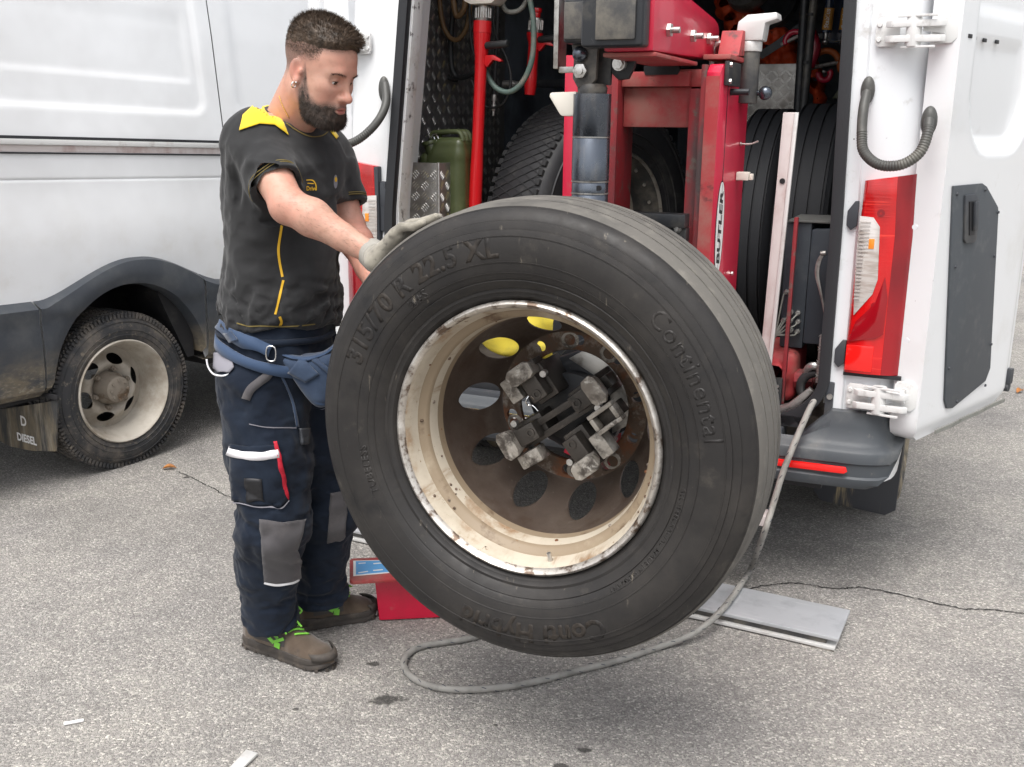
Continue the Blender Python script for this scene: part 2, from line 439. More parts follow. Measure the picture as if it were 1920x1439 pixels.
M('jaw_dark', (.060, .053, .047), .45, metal=.5, layers=[((.14, .125, .11), 22, .52, .75, 9), ((.03, .028, .026), 12, .5, .7)], bump=.2, bscale=160)
M('chrome', (.75, .75, .75), .10, metal=1.0)
M('chrome_warm', (.62, .58, .55), .22, metal=1.0)
M('zinc', (.55, .54, .52), .35, metal=.9, layers=[((.3, .28, .25), 60, .5, .7)])
M('black_steel', (.03, .032, .036), .42, metal=.4, layers=[((.085, .08, .072), 14, .48, .75, 9), ((.2, .185, .16), 60, .66, .8)], bump=.15, bscale=200)
M('dusty_steel', (.055, .055, .056), .5, metal=.3, layers=[((.17, .155, .13), 10, .42, .72, 9)], bump=.12, bscale=240)
M('blue_steel', (.115, .13, .155), .30, metal=.85, layers=[((.19, .19, .195), 20, .5, .75, 9, (1, 1, .3)), ((.06, .07, .082), 9, .5, .7)], rvar=.1)
M('red_paint', (.54, .010, .044), .38, coat=.25, layers=[((.42, .012, .036), 5, .45, .75), ((.42, .10, .10), 18, .58, .8, 9), ((.10, .02, .02), 40, .70, .78)], bump=.06, bscale=80)
M('red_dusty', (.36, .030, .036), .6, layers=[((.30, .12, .10), 7, .40, .70, 9), ((.09, .03, .03), 16, .58, .72, 9), ((.12, .085, .07), 40, .64, .75)], bump=.15, bscale=140)
M('red_grimy', (.26, .018, .024), .6, layers=[((.06, .04, .04), 6, .40, .62, 9, (1, 1, .3)), ((.11, .09, .075), 30, .52, .7, 9)], bump=.2, bscale=140)
M('red_tool', (.55, .008, .012), .30, coat=.4, layers=[((.40, .01, .012), 6, .5, .75), ((.12, .02, .02), 60, .72, .78)])
M('red_plastic', (.50, .006, .010), .3)
M('alu', (.50, .51, .53), .42, metal=.45, layers=[((.38, .39, .41), 8, .45, .7, 9, (1, 1, 1)), ((.62, .62, .62), 70, .6, .75, 4, (.08, 1, 1))], bump=.1, bscale=260, stretch=(.06, 1, 1), rvar=.1)
M('alu_white', (.66, .655, .64), .45, metal=.35, layers=[((.45, .40, .37), 9, .5, .75, 8), ((.16, .08, .07), 55, .70, .76)])
M('alu_pink', (.60, .545, .53), .5, metal=.15, layers=[((.40, .28, .26), 7, .45, .72, 9, (1, 1, .5)), ((.14, .07, .06), 50, .69, .76)])
M('checker', (.30, .29, .275), .42, metal=.75, layers=[((.17, .155, .14), 8, .42, .7, 9)], bump=.15, bscale=300, rvar=.08)
M('checker_dark', (.26, .255, .255), .42, metal=.7, layers=[((.17, .165, .16), 8, .42, .7, 9)], rvar=.08)
M('checker_bar', (.62, .61, .59), .30, metal=.9)
M('interior', (.12, .14, .165), .6, layers=[((.05, .058, .07), 4, .4, .7)])
M('interior_floor', (.10, .085, .07), .7, layers=[((.05, .042, .036), 9, .4, .7)])
M('lens_red', (.60, .004, .006), .14, coat=.7, layers=[((.36, .003, .004), 6, .42, .7, 3, (1, 1, .35)), ((.75, .03, .02), 30, .62, .72, 2, (.1, .1, 2.5))], spec=.6, bump=.35, bscale=70, bdist=.002, stretch=(.04, .04, 4))
M('lens_red_dark', (.30, .004, .010), .14, coat=.7, layers=[((.16, .003, .008), 5, .42, .7, 3, (1, 1, .35))])
M('lens_red_bright', (.80, .012, .010), .12, coat=.6)
M('lens_clear', (.60, .56, .53), .16, metal=.35, coat=.6, layers=[((.42, .36, .32), 25, .45, .7, 3, (.4, .4, 3))])
M('lens_orange', (.80, .26, .03), .25)
M('hose_rubber', (.060, .060, .056), .5, layers=[((.12, .115, .10), 9, .5, .75)])
M('hose_dark', (.022, .023, .024), .5)
M('hose_brown', (.13, .075, .032), .5)
M('hose_grey', (.20, .20, .18), .5, layers=[((.10, .10, .09), 12, .45, .7)])
M('hose_green', (.10, .15, .13), .45, layers=[((.20, .19, .16), 9, .45, .6)])
M('braid', (.27, .26, .24), .65, layers=[((.17, .163, .15), 18, .42, .7, 9)], bump=.6, bscale=500, bdist=.002)
M('braid_mark', (.03, .035, .05), .7)
M('olive', (.060, .075, .030), .38, coat=.2, layers=[((.085, .10, .045), 8, .45, .75), ((.03, .035, .018), 30, .66, .75)])
M('tarp', (.50, .055, .012), .6, layers=[((.30, .03, .01), 6, .45, .7), ((.14, .02, .01), 30, .62, .72)], bump=.5, bscale=14, bdist=.03)
M('hook_red', (.45, .015, .045), .2, coat=.6)
M('orange_iron', (.42, .10, .02), .5, layers=[((.2, .06, .02), 14, .5, .7)])
M('label_orange', (.62, .30, .06), .45)
M('label_white', (.82, .82, .80), .4)
M('label_blue', (.10, .36, .70), .4, layers=[((.45, .42, .45), 60, .62, .74)])
M('ink', (.012, .012, .014), .5)
M('yellow_cloth', (.62, .50, .05), .6, layers=[((.35, .30, .06), 12, .5, .75)])
M('ivory', (.66, .62, .55), .45)
M('grey_panel', (.055, .062, .07), .55, layers=[((.09, .095, .10), 14, .5, .75), ((.3, .3, .3), 10, .74, .80, 10, (1, 1, .4))], bump=.15, bscale=700, bdist=.0006)
M('black_box', (.030, .036, .045), .45, layers=[((.06, .065, .07), 10, .5, .75)], bump=.1, bscale=500)
M('box_top', (.10, .10, .095), .6, layers=[((.16, .15, .135), 8, .45, .7)])
M('glass_dark', (.02, .025, .03), .05, spec=.6)
M('car_blue', (.02, .035, .07), .25, coat=.6)
# the man
M('skin', (.50, .31, .24), .5, sss=.12, layers=[((.58, .24, .18), 22, .42, .72, 4), ((.44, .22, .155), 60, .58, .75, 4)], bump=.12, bscale=500, bdist=.0006, spec=.4)
M('stubble', (.23, .145, .118), .6)
M('lip', (.42, .16, .135), .45)
M('hair', (.075, .052, .036), .5, var=.45, vscale=60)
M('beard', (.036, .023, .016), .6, var=.5, vscale=80)
M('eye_white', (.62, .58, .55), .2, coat=.5)
M('eye_iris', (.035, .02, .012), .15, coat=.5)
M('shirt', (.021, .0212, .0222), .85, sheen=.15, bump=.5, bscale=900, bdist=.0006, layers=[((.029, .0292, .0305), 9, .45, .75)], spec=.25)
M('yellow_knit', (.80, .56, .02), .75, sheen=.2, bump=.3, bscale=700, bdist=.0006)
M('thread_yellow', (.62, .36, .02), .7)
M('thread_olive', (.20, .15, .045), .8)
M('navy', (.0062, .0105, .0205), .88, sheen=.08, layers=[((.0115, .0185, .032), 7, .42, .72, 9), ((.04, .04, .042), 35, .72, .82)], bump=.5, bscale=1100, bdist=.0006, spec=.25)
M('navy_blue', (.017, .034, .070), .8, sheen=.3, layers=[((.034, .06, .11), 9, .42, .7, 9)], bump=.5, bscale=900, bdist=.0006)
M('belt_blue', (.024, .050, .105), .75, sheen=.2, bump=.4, bscale=700, bdist=.0006)
M('grey_cloth', (.062, .058, .062), .85, sheen=.2, layers=[((.085, .078, .08), 12, .45, .7)], bump=.5, bscale=1000, bdist=.0006)
M('grey_mesh', (.20, .195, .22), .8, bump=.4, bscale=900, bdist=.0005)
M('reflective', (.72, .70, .72), .5, bump=.4, bscale=600, bdist=.0004)
M('white_trim', (.78, .78, .80), .6)
M('red_trim', (.45, .012, .03), .7)
M('suede', (.082, .058, .040), .9, sheen=.3, layers=[((.13, .098, .072), 12, .45, .7, 9), ((.045, .033, .025), 30, .6, .75)], bump=.4, bscale=600, bdist=.0008)
M('shoe_fabric', (.060, .055, .052), .8, bump=.6, bscale=500, bdist=.001)
M('sole', (.050, .043, .038), .7, layers=[((.10, .082, .066), 20, .45, .7)])
M('lime', (.20, .56, .06), .6, layers=[((.14, .36, .06), 60, .5, .7)])
M('glove', (.31, .285, .235), .85, sheen=.2, layers=[((.17, .155, .128), 16, .42, .68, 9), ((.09, .082, .07), 40, .60, .74, 9)], bump=.7, bscale=450, bdist=.0012)
M('glove_rib', (.30, .285, .255), .9, bump=.8, bscale=350, bdist=.0012)
M('gold', (.70, .48, .16), .25, metal=1.0)
M('silver', (.70, .70, .70), .2, metal=1.0)
M('leaf', (.42, .17, .04), .6, layers=[((.22, .09, .03), 80, .45, .7)])
M('paper', (.78, .77, .76), .6)
M('crack', (.028, .026, .024), .95)

def asphalt_material():
    m = bpy.data.materials.new('asphalt'); m.use_nodes = True; t = m.node_tree; N = t.nodes; L = t.links
    b = N['Principled BSDF']; tc = N.new('ShaderNodeTexCoord').outputs['Object']
    def vor(scale, feat='F1', rnd=1.0, seed=0):
        mp = N.new('ShaderNodeMapping'); mp.inputs['Location'].default_value = (seed, seed * 2, 0); L.new(tc, mp.inputs[0])
        nz = N.new('ShaderNodeTexNoise'); nz.inputs['Scale'].default_value = scale * .7; nz.inputs['Detail'].default_value = 2; L.new(mp.outputs[0], nz.inputs[0])
        mx = N.new('ShaderNodeVectorMath'); mx.operation = 'MULTIPLY_ADD'; L.new(nz.outputs[1], mx.inputs[0]); mx.inputs[1].default_value = (.7 / scale,) * 3; L.new(mp.outputs[0], mx.inputs[2])
        v = N.new('ShaderNodeTexVoronoi'); v.feature = feat; v.inputs['Scale'].default_value = scale; v.voronoi_dimensions = '2D'; L.new(mx.outputs[0], v.inputs['Vector']); return v
    def noise(scale, det=6, st=(1, 1, 1), loc=(0, 0, 0)):
        mp = N.new('ShaderNodeMapping'); mp.inputs['Scale'].default_value = st; mp.inputs['Location'].default_value = loc; L.new(tc, mp.inputs[0])
        n = N.new('ShaderNodeTexNoise'); n.inputs['Scale'].default_value = scale; n.inputs['Detail'].default_value = det; L.new(mp.outputs[0], n.inputs[0]); return n.outputs[0]
    def ramp(src, stops):
        r = N.new('ShaderNodeValToRGB'); e = r.color_ramp.elements
        e[0].position, e[0].color = stops[0][0], (*stops[0][1], 1); e[1].position, e[1].color = stops[1][0], (*stops[1][1], 1)
        for p, c in stops[2:]: q = e.new(p); q.color = (*c, 1)
        L.new(src, r.inputs[0]); return r.outputs[0]
    def mix(f, a, b_, mode='MIX'):
        x = N.new('ShaderNodeMix'); x.data_type = 'RGBA'; x.blend_type = mode
        for i, q in ((0, f), (6, a), (7, b_)):
            if isinstance(q, (int, float)): x.inputs[i].default_value = q
            elif isinstance(q, tuple): x.inputs[i].default_value = (*q, 1)
            else: L.new(q, x.inputs[i])
        return x.outputs[2]
    def mr(src, a, b_, c=0, d=1):
        r = N.new('ShaderNodeMapRange'); r.interpolation_type = 'SMOOTHSTEP'; r.inputs[1].default_value = a; r.inputs[2].default_value = b_; r.inputs[3].default_value = c; r.inputs[4].default_value = d; L.new(src, r.inputs[0]); return r.outputs[0]
    big = vor(150, seed=1); small = vor(330, seed=5)
    def cellval(v):
        s = N.new('ShaderNodeSeparateColor'); L.new(v.outputs['Color'], s.inputs[0]); return s.outputs[0]
    stone = ramp(cellval(big), [(0, (0.207, 0.197, 0.188)), (.35, (0.281, 0.266, 0.254)), (.7, (0.353, 0.338, 0.319)), (.90, (0.453, 0.428, 0.397)), (1.0, (0.623, 0.592, 0.554))])
    stone2 = ramp(cellval(small), [(0, (0.166, 0.161, 0.155)), (.5, (0.274, 0.263, 0.248)), (1.0, (0.441, 0.417, 0.386))])
    gap = mr(big.outputs['Distance'], .42, .66)
    c = mix(gap, stone, stone2)
    c = mix(mr(noise(190, 3), .56, .68), c, (0.151, 0.143, 0.138))
    c = mix(mr(noise(70, 4), .62, .72), c, (0.171, 0.166, 0.158))
    tone = ramp(noise(1.6, 7), [(.3, (.84, .84, .85)), (.7, (1.14, 1.13, 1.10))])
    c = mix(1.0, c, tone, 'MULTIPLY')
    tone2 = ramp(noise(9, 6), [(.3, (.90, .90, .90)), (.7, (1.08, 1.08, 1.07))])
    c = mix(1.0, c, tone2, 'MULTIPLY')
    # old tyre smears and damp patches, larger pale stones here and there
    c = mix(mr(noise(.55, 8, (1, 1, 1), (4, 2, 0)), .56, .72, 0, .32), c, (.11, .105, .10))
    c = mix(mr(noise(2.2, 9, (.35, 1.6, 1), (1, 7, 0)), .60, .72, 0, .28), c, (.10, .095, .09))
    chip = vor(38, seed=9); c = mix(mr(cellval(chip), .955, .965, 0, .55), c, mix(mr(chip.outputs['Distance'], .16, .24), (.42, .40, .37), c))
    # oil drips with their own outlines
    sp = N.new('ShaderNodeVectorMath'); sp.operation = 'ADD'
    dn = N.new('ShaderNodeTexNoise'); dn.inputs['Scale'].default_value = 35; dn.inputs['Detail'].default_value = 4; L.new(tc, dn.inputs[0])
    for (px, py, rx, ry) in ((728, 1313, .055, .030), (702, 1245, .027, .014), (1098, 1407, .022, .012), (350, 895, .02, .015), (1050, 1437, .03, .014), (555, 1330, .010, .008), (930, 1360, .007, .006)):
        g = G(px, py)
        mp = N.new('ShaderNodeMapping'); mp.vector_type = 'TEXTURE'; mp.inputs['Location'].default_value = (g[0], g[1], 0); mp.inputs['Scale'].default_value = (rx, ry, 1); L.new(tc, mp.inputs[0])
        a = N.new('ShaderNodeVectorMath'); a.operation = 'LENGTH'; L.new(mp.outputs[0], a.inputs[0])
        s = N.new('ShaderNodeMath'); s.operation = 'MULTIPLY_ADD'; L.new(dn.outputs[0], s.inputs[0]); s.inputs[1].default_value = -1.9; L.new(a.outputs['Value'], s.inputs[2])
        f = mr(s.outputs[0], -.45, .05, .82, 0)
        c = mix(f, c, (.030, .028, .026))
    L.new(c, b.inputs['Base Color']); b.inputs['Roughness'].default_value = .88; b.inputs['Specular IOR Level'].default_value = .35
    bp = N.new('ShaderNodeBump'); bp.inputs['Strength'].default_value = .75; bp.inputs['Distance'].default_value = .004
    ad = N.new('ShaderNodeMath'); ad.operation = 'ADD'; L.new(big.outputs['Distance'], ad.inputs[0]); L.new(small.outputs['Distance'], ad.inputs[1])
    iv = N.new('ShaderNodeMath'); iv.operation = 'MULTIPLY'; iv.inputs[1].default_value = -1; L.new(ad.outputs[0], iv.inputs[0])
    L.new(iv.outputs[0], bp.inputs['Height']); L.new(bp.outputs[0], b.inputs['Normal'])
    MAT['asphalt'] = m
asphalt_material()
M('pavement', (.33, .30, .25), .9, layers=[((.26, .24, .2), 6, .4, .7)], bump=.2, bscale=60)
M('kerb_stone', (.36, .35, .32), .85, layers=[((.25, .24, .22), 5, .4, .7)])

M('hinge_white', (.62, .62, .61), .42, layers=[((.40, .39, .37), 25, .52, .75), ((.16, .14, .12), 80, .70, .78)])
# ------------------------------------------------------------------ the ground
def build_ground():
    m = MB(); S = 260
    xs = [-S, -30, -8, -3, 0, 3, 8, 30, S]; ys = [-S, -30, -8, -2, 0, 2, 4, 8, 30, S]
    m.grid([[(x, y, 0) for y in ys] for x in xs])
    g = structure('asphalt_yard', m, 'asphalt', recalc=False, smooth=0)
    g.data.flip_normals() if g.data.polygons[0].normal.z < 0 else None
    # cracks: thin ragged dark fissures
    def crack(pix, w):
        pts = [G(*p) for p in pix]; pts = spline(pts, 14); n = len(pts); rn = np.random.default_rng(int(pix[0][0]))
        j = rn.normal(0, .0035, (n, 2)).cumsum(0) * .25 + rn.normal(0, .0028, (n, 2)); pts[1:-1, :2] += j[1:-1]
        q = MB(); a, b = [], []
        for i in range(n):
            t = pts[min(i + 1, n - 1)] - pts[max(i - 1, 0)]; t /= np.linalg.norm(t); s = np.array([-t[1], t[0], 0]); ww = w * (.25 + .75 * rn.random()) * (1 if 0 < i < n - 1 else .1)
            a.append(pts[i] + s * ww / 2 + [0, 0, .003]); b.append(pts[i] - s * ww / 2 + [0, 0, .003])
        q.grid([a, b]); o = link('crack', q.mesh('crack', smooth=0), 'crack', g)
    crack([(1385, 1108), (1430, 1100), (1490, 1094), (1560, 1104), (1620, 1102), (1700, 1118), (1790, 1138), (1860, 1142), (1925, 1150)], .0085)
    crack([(335, 886), (375, 905), (400, 918), (425, 932), (470, 938)], .007)
    # far kerb and pavement across the road
    m = MB(); m.bx(2, 60, 22.6, 22.8, .0, .12); structure('kerb', m, 'kerb_stone', bevel=.02)
    m = MB(); m.bx(2, 60, 22.805, 36, -.02, .115); structure('pavement', m, 'pavement')
build_ground()
# ------------------------------------------------------------------ the open service van (frame VAN: u right, v into the van, w up)
def lerp(x, xs, ys): return float(np.interp(x, xs, ys))
def checker_bars(m, o, ex, ey, en, W, H, pitch=.043, L=.030, bw=.0036, hh=.0018, nb=4):
    o, ex, ey, en = (np.array(q, float) for q in (o, ex, ey, en)); k = 0
    nx, ny = int(W / pitch), int(H / pitch)
    for i in range(nx):
        for j in range(ny):
            c = o + ex * (i + .5) * pitch + ey * (j + .5) * pitch; sg = 1 if (i + j) % 2 else -1
            a = (ex + ey * sg) / math.sqrt(2); b = (ey * sg - ex) / math.sqrt(2)
            for t in range(nb):
                cc = c + b * (t - (nb - 1) / 2) * .0088
                l = L * (1 - .12 * abs(t - (nb - 1) / 2))
                q = [cc - a * l / 2, cc - b * bw / 2 - a * l * .2, cc - b * bw / 2 + a * l * .2, cc + a * l / 2, cc + b * bw / 2 + a * l * .2, cc + b * bw / 2 - a * l * .2]
                m.loft([q, [x * .35 + cc * .65 + en * hh for x in [p + (p - cc) * .6 for p in q]]])
def plane_at(fr, px, py, p0, n):
    n3 = fr.R * n[0] + fr.F * n[1]; o = fr.world(p0); r = ray(px, py)
    return fr.local(CAM + r * (((o - CAM) @ n3) / (r @ n3)))
def ribbed_hose(m, pts, r, ribs, span=(0, 1), n=12):
    p = spline(pts, 40); t = np.linspace(0, 1, len(p)); s = np.concatenate([[0], np.cumsum(np.linalg.norm(np.diff(p, axis=0), axis=1))]); s /= s[-1]
    q = np.stack([np.interp(np.linspace(0, 1, ribs * 6), s, p[:, k]) for k in range(3)], 1); tt = np.linspace(0, 1, ribs * 6)
    rr = r * (1 + .055 * np.where((tt > span[0]) & (tt < span[1]), np.sin(2 * math.pi * tt * ribs), 0))
    m.tube(q, rr, n)
def hinge(van, name, a, b, parent, flip=1, h=.078):
    """a: centre of plate on the pillar, b: centre of plate on the door"""
    a = np.array(a); b = np.array(b)
    d = b - a; d[2] = 0; L = np.linalg.norm(d); d /= L; n = np.array([d[1], -d[0], 0]) * flip; z = np.array([0, 0, 1.])
    m = MB()
    pa = [(-.03, -h / 2 + .01), (-.022, -h / 2), (.02, -h / 2), (.034, -h / 2 + .012), (.034, h / 2 - .014), (.015, h / 2), (-.022, h / 2), (-.03, h / 2 - .01)]
    m.prism(pa, a, d, z, n, .010)
    o = van.part(name, m, 'hinge_white', parent, bevel=.0015)
    m = MB()
    m.prism([(x * 1.05, y * 1.15) for x, y in pa], b, d, z, n, .010)
    m.prism([(-.055, -.012), (.0, -.02), (.0, .02), (-.055, .012)], b + n * .0105, d, z, n, .008)
    van.part('door_plate', m, 'hinge_white', o, bevel=.0015)
    k = a + d * (L * .48) + n * .022
    m = MB(); m.cyl(k - z * .042, k + z * .042, .021, n=18); van.part('knuckle', m, 'hinge_white', o, bevel=.002)
    m = MB()
    for zz in (-.030, .010):
        m.prism([(-.075, .0), (-.06, .014), (.07, .018), (.085, .006), (.07, -.008), (-.06, -.008)], k + z * zz + n * .004, d, n, z, .018)
    van.part('arm', m, 'hinge_white', o, bevel=.002)
    m = MB(); m.prism([(-.045, 0), (.06, .020), (.06, .032), (-.045, .012)], k + z * .036 + n * .0, d, n, z, .006); m.prism([(-.03, 0), (.06, .016), (.06, .028), (-.03, .010)], k - z * .046, d, n, z, .006)
    van.part('stay', m, 'hinge_white', o, bevel=.001)
    for c, s in ((a, -1), (b, 1)):
        for zz in (-.02, .02):
            m = MB(); p = c + d * (.008 * s - .012) + z * zz; m.cyl(p + n * .0102, p + n * .0155, .0075, .006, n=12); van.part('bolt', m, 'hinge_white', o)
    return o

def build_van():
    T = Thing('service_van', 'white service van with both rear doors swung open and a dark workshop inside', 'van', VAN, (0, 0, 0))
    UIr = lambda w: lerp(w, [.5, 1.2, 1.9, 2.5], [.775, .770, .752, .70])
    UIl = lambda w: lerp(w, [.5, 1.2, 1.9, 2.5], [.775, .770, .695, .62])
    UO = lambda w: lerp(w, [.4, 1.2, 1.9, 2.35, 2.62], [1.0, 1.0, .962, .92, .86])
    # pillars
    for sg, UI, nm in ((1, UIr, 'right'), (-1, UIl, 'left')):
        rings = []
        for w in np.linspace(.60, 2.5, 24):
            i, o = UI(w), UO(w)
            rings.append([(sg * x, y, w) for x, y in ((i, .004), (i + .012, -.010), (i + .05, -.012), (i + .056, -.004), (o - .11, -.006), (o - .06, .002), (o - .025, .022), (o - .006, .05), (o, .09), (o, .24), (i + .06, .24), (i + .05, .075), (i, .070))])
        m = MB().loft(rings); T.part('pillar', m, 'jamb_white' if sg > 0 else 'van_white', smooth=35)
        # chipped inner edge of the jamb
        st = [(sg * (UI(w) - .003), .040, w) for w in np.linspace(.66, 2.45, 20)]
        m = MB().ribbon(st, (sg, 0, 0), .064, .006); T.part('jamb_strip', m, 'jamb_chipped', bevel=.001)
    # rubber seal round the opening
    ol = [(-UIl(w) - .018, -.012, w) for w in np.linspace(2.45, .72, 16)] + [(-.79 + .16 * (1 - math.cos(t)), -.012, .72 - .13 * math.sin(t)) for t in np.linspace(.2, 1.5, 7)]
    orr = [(UIr(w) - .006, -.012, w) for w in np.linspace(2.45, .76, 16)] + [(.77 - .17 * (1 - math.cos(t)), -.012, .76 - .165 * math.sin(t)) for t in np.linspace(.2, 1.5, 8)]
    path = ol + orr[::-1]; p = spline(path, 3)
    m = MB().ribbon(p, (0, -1, 0), .034, .030); T.part('door_seal', m, 'seal', bevel=.004)
    # header above the opening and roof
    m = MB(); m.bx(-.9, .9, -.004, .2, 2.42, 2.62); T.part('header', m, 'van_white', bevel=.01)
    # outer skin with wheel arch openings
    for sg in (1, -1):
        m = MB(); A = 1.06; pts = []
        for v in list(np.linspace(.235, .62, 8)) + list(np.linspace(.63, 1.49, 24)) + list(np.linspace(1.52, 5.0, 14)) + [5.3, 5.6, 5.8]:
            q = max(0., 1 - ((v - A) / .43) ** 2); wb = .43 if q <= 0 else max(.43, .36 + .40 * math.sqrt(q))
            nose = max(0, v - 5.0); pts.append([(sg * (UO(w) - nose * .12), v, w - max(0, nose * 1.1 * (w - .9) / 1.7)) for w in np.linspace(wb, 2.62, 26)])
        m.grid(pts); T.part('side_panel', m, 'van_white', recalc=False)
    qp = [(.90, -.024), (.93, -.012), (.955, .008), (.975, .035), (.988, .065), (.995, .10), (1.0, .16), (1.0, .25)]
    for sg in (1, -1):                              # white quarter below the lamps
        m = MB(); m.grid([[(sg * x, y, w) for w in np.linspace(.422 + .0 * y, .64, 6)] for x, y in qp]); T.part('quarter_panel', m, 'van_white', recalc=False)
    m = MB(); m.grid([[(u, v - .3 * max(0, (v - 5)) , 2.62 + .06 * (1 - (u / .86) ** 2)) for u in np.linspace(-.862, .862, 9)] for v in np.linspace(.0, 5.0, 12)]); T.part('roof', m, 'van_white')
    # front of the cab (out of sight, closes the body)
    m = MB(); m.loft([[(-.95, 4.6, .45), (.95, 4.6, .45), (.93, 4.6, 1.2), (-.93, 4.6, 1.2)], [(-.85, 5.85, .45), (.85, 5.85, .45), (.82, 5.75, 1.05), (-.82, 5.75, 1.05)]]); T.part('bonnet', m, 'van_white', bevel=.06)
    m = MB(); m.prism([(5.1, 1.2), (4.4, 2.55), (4.38, 2.53), (5.06, 1.2)], (-.85, 0, 0), (0, 1, 0), (0, 0, 1), (1, 0, 0), 1.7); T.part('windscreen', m, 'glass_dark')
    # interior lining
    m = MB(); m.bx(-.90, .90, .03, 4.2, .52, .598); T.part('load_floor', m, 'interior_floor')
    m = MB(); m.bx(.86, .90, .24, 4.2, .6, 2.5); m.bx(-.90, -.875, .24, 4.2, .6, 2.5); T.part('wall_lining', m, 'interior')
    m = MB(); m.bx(-.90, .90, .2, 4.2, 2.5, 2.53); T.part('ceiling_lining', m, 'interior')
    m = MB(); m.bx(-.90, .90, 4.2, 4.24, .6, 2.5); bk = T.part('bulkhead', m, 'interior')
    for w in (1.1, 1.5, 1.9, 2.2):
        m = MB(); m.bx(-.86, .86, 4.185, 4.2, w, w + .04); T.part('bulkhead_rib', m, 'interior', bk, bevel=.005)
    # checker plate on the left wall
    m = MB(); m.bx(-.874, -.868, .06, 1.15, .6, 2.42); cp = T.part('checker_plate', m, 'checker_dark')
    m = MB(); checker_bars(m, (-.868, .07, 1.15), (0, 1, 0), (0, 0, 1), (1, 0, 0), 1.06, 1.2); b = T.part('tread_bars', m, 'checker_bar', cp, smooth=0); b['kind'] = 'stuff'
    # sill and step
    m = MB(); m.bx(-.74, .66, -.055, .04, .50, .578); sl = T.part('door_sill', m, 'black_plastic', bevel=.012)
    m = MB(); m.bx(-.70, .64, .045, .085, .598, .606); m.prism([(.60, 0), (.68, .03), (.735, .10), (.72, .11), (.66, .05), (.58, .02)], (0, .035, .592), (1, 0, 0), (0, 0, 1), (0, -1, 0), .02); T.part('scuff_strip', m, 'zinc', sl, bevel=.002)
    m = MB(); m.bx(.38, .66, -.0775, -.057, .525, .54); T.part('sill_lip', m, 'black_plastic', sl, bevel=.004)
    # bumper
    plan = [(.992, .13), (.990, .09)] + [(.990 - .13 * (1 - math.cos(t)), .085 - .115 * math.sin(t)) for t in np.linspace(.2, math.pi / 2, 8)] + [(.80, -.033), (.72, -.037), (.66, -.038), (.5, -.04), (0, -.042)]
    plan = plan + [(-x, y) for x, y in plan[-2::-1]]
    pl = np.array(plan); tg = np.gradient(pl, axis=0); tg /= np.linalg.norm(tg, axis=1)[:, None]; nr = np.stack([-tg[:, 1], tg[:, 0]], 1)
    nr *= np.sign((nr * (pl - [0, .6])).sum(1))[:, None]
    rings = []
    for (x, y), n in zip(pl, nr):
        wt = lerp(abs(x), [.66, .80], [.512, .655]); side = max(0, min(1, (y - .0) / .13))
        sec = [(-.05, wt - .01), (-.012, wt), (.0, wt - .006), (.006, wt - .03), (.010, (wt + .55) / 2), (.016, .560), (.030, .545), (.046, .538), (.052, .530), (.053, .500), (.046, .494), (.046, .456), (.053, .450), (.052, .432), (.040, .417), (-.04, .414)]
        lift = .175 * float(sstep(abs(x) + max(0, y), .90, 1.07)); rings.append([(x + n[0] * a * (1 - .75 * side), y + n[1] * a * (1 - .75 * side), max(w, .414 + lift + (w - .414) * .05)) for a, w in sec])
    m = MB().loft(rings, cap=True); bp = T.part('bumper', m, 'bumper', smooth=40)
    for sg in (1, -1):
        m = MB(); m.prism([(.50 * sg, .462), (.858 * sg, .468), (.868 * sg, .476), (.862 * sg, .490), (.50 * sg, .486)][::sg], (0, -.084, 0), (1, 0, 0), (0, 0, 1), (0, -1, 0), .008); T.part('reflector', m, 'lens_red_bright', bp, bevel=.003)
    for px, py in ((1545, 815),):
        p = VAN.at(px - 40, py, -.05); m = MB(); m.cyl((.69, -.046, .545), (.69, -.054, .545), .007, n=12); T.part('screw', m, 'zinc', bp)
    # tail lights
    for sg in (1, -1):
        WS = np.linspace(.775, 1.352, 12); rings = []; rings2 = []
        for w in WS:
            t = (w - .775) / .577; i = .822 + .012 * t; o = UO(w) + .004
            top = .018 * (1 if w > 1.34 else 0)
            rings.append([(sg * x, y, w + (.022 * (x - .83) / .14 if w > 1.34 else 0)) for x, y in ((i, .0), (i, -.020), (i + .008, -.031), (o - .13, -.035), (o - .09, -.0325), (o - .0718, -.030), (o - .0718, .02))])
            rings2.append([(sg * x, y, w + (.022 * (x - .83) / .14 if w > 1.34 else 0)) for x, y in ((o - .0718, .02), (o - .0718, -.030), (o - .035, -.016), (o - .012, .012), (o, .05), (o, .15), (o - .07, .15))])
        tl = T.part('tail_light', MB().loft(rings), 'lens_red', bevel=.002)
        T.part('side_lens', MB().loft(rings2), 'lens_red_dark', tl, smooth=60)
        q = [(1612, 405), (1638, 408), (1650, 426), (1646, 524), (1636, 552), (1600, 592), (1603, 520), (1608, 450)]
        pp = [VAN.at(x, y, -.034) for x, y in q]
        cx = lambda p: (sg * p[0], p[2])
        m = MB(); m.prism([cx(p) for p in pp], (0, -.0325, 0), (1, 0, 0), (0, 0, 1), (0, -1, 0), .005); cl = T.part('clear_lens', m, 'lens_clear', tl, bevel=.0015)
        m = MB(); c = np.mean(pp, 0)
        us = [p[0] for p in pp]; ws = [p[2] for p in pp]
        for k in range(22):                       # moulded flutes of the lens
            w = min(ws) + .05 + (max(ws) - min(ws) - .07) * k / 21
            lo = lerp(w, sorted(ws), [us[i] for i in np.argsort(ws)]); m.bx(sg * .834, sg * (.862 if w > 1.14 else .85), -.0398, -.0378, w, w + .004)
        T.part('flutes', m, 'lens_clear', cl, smooth=0)
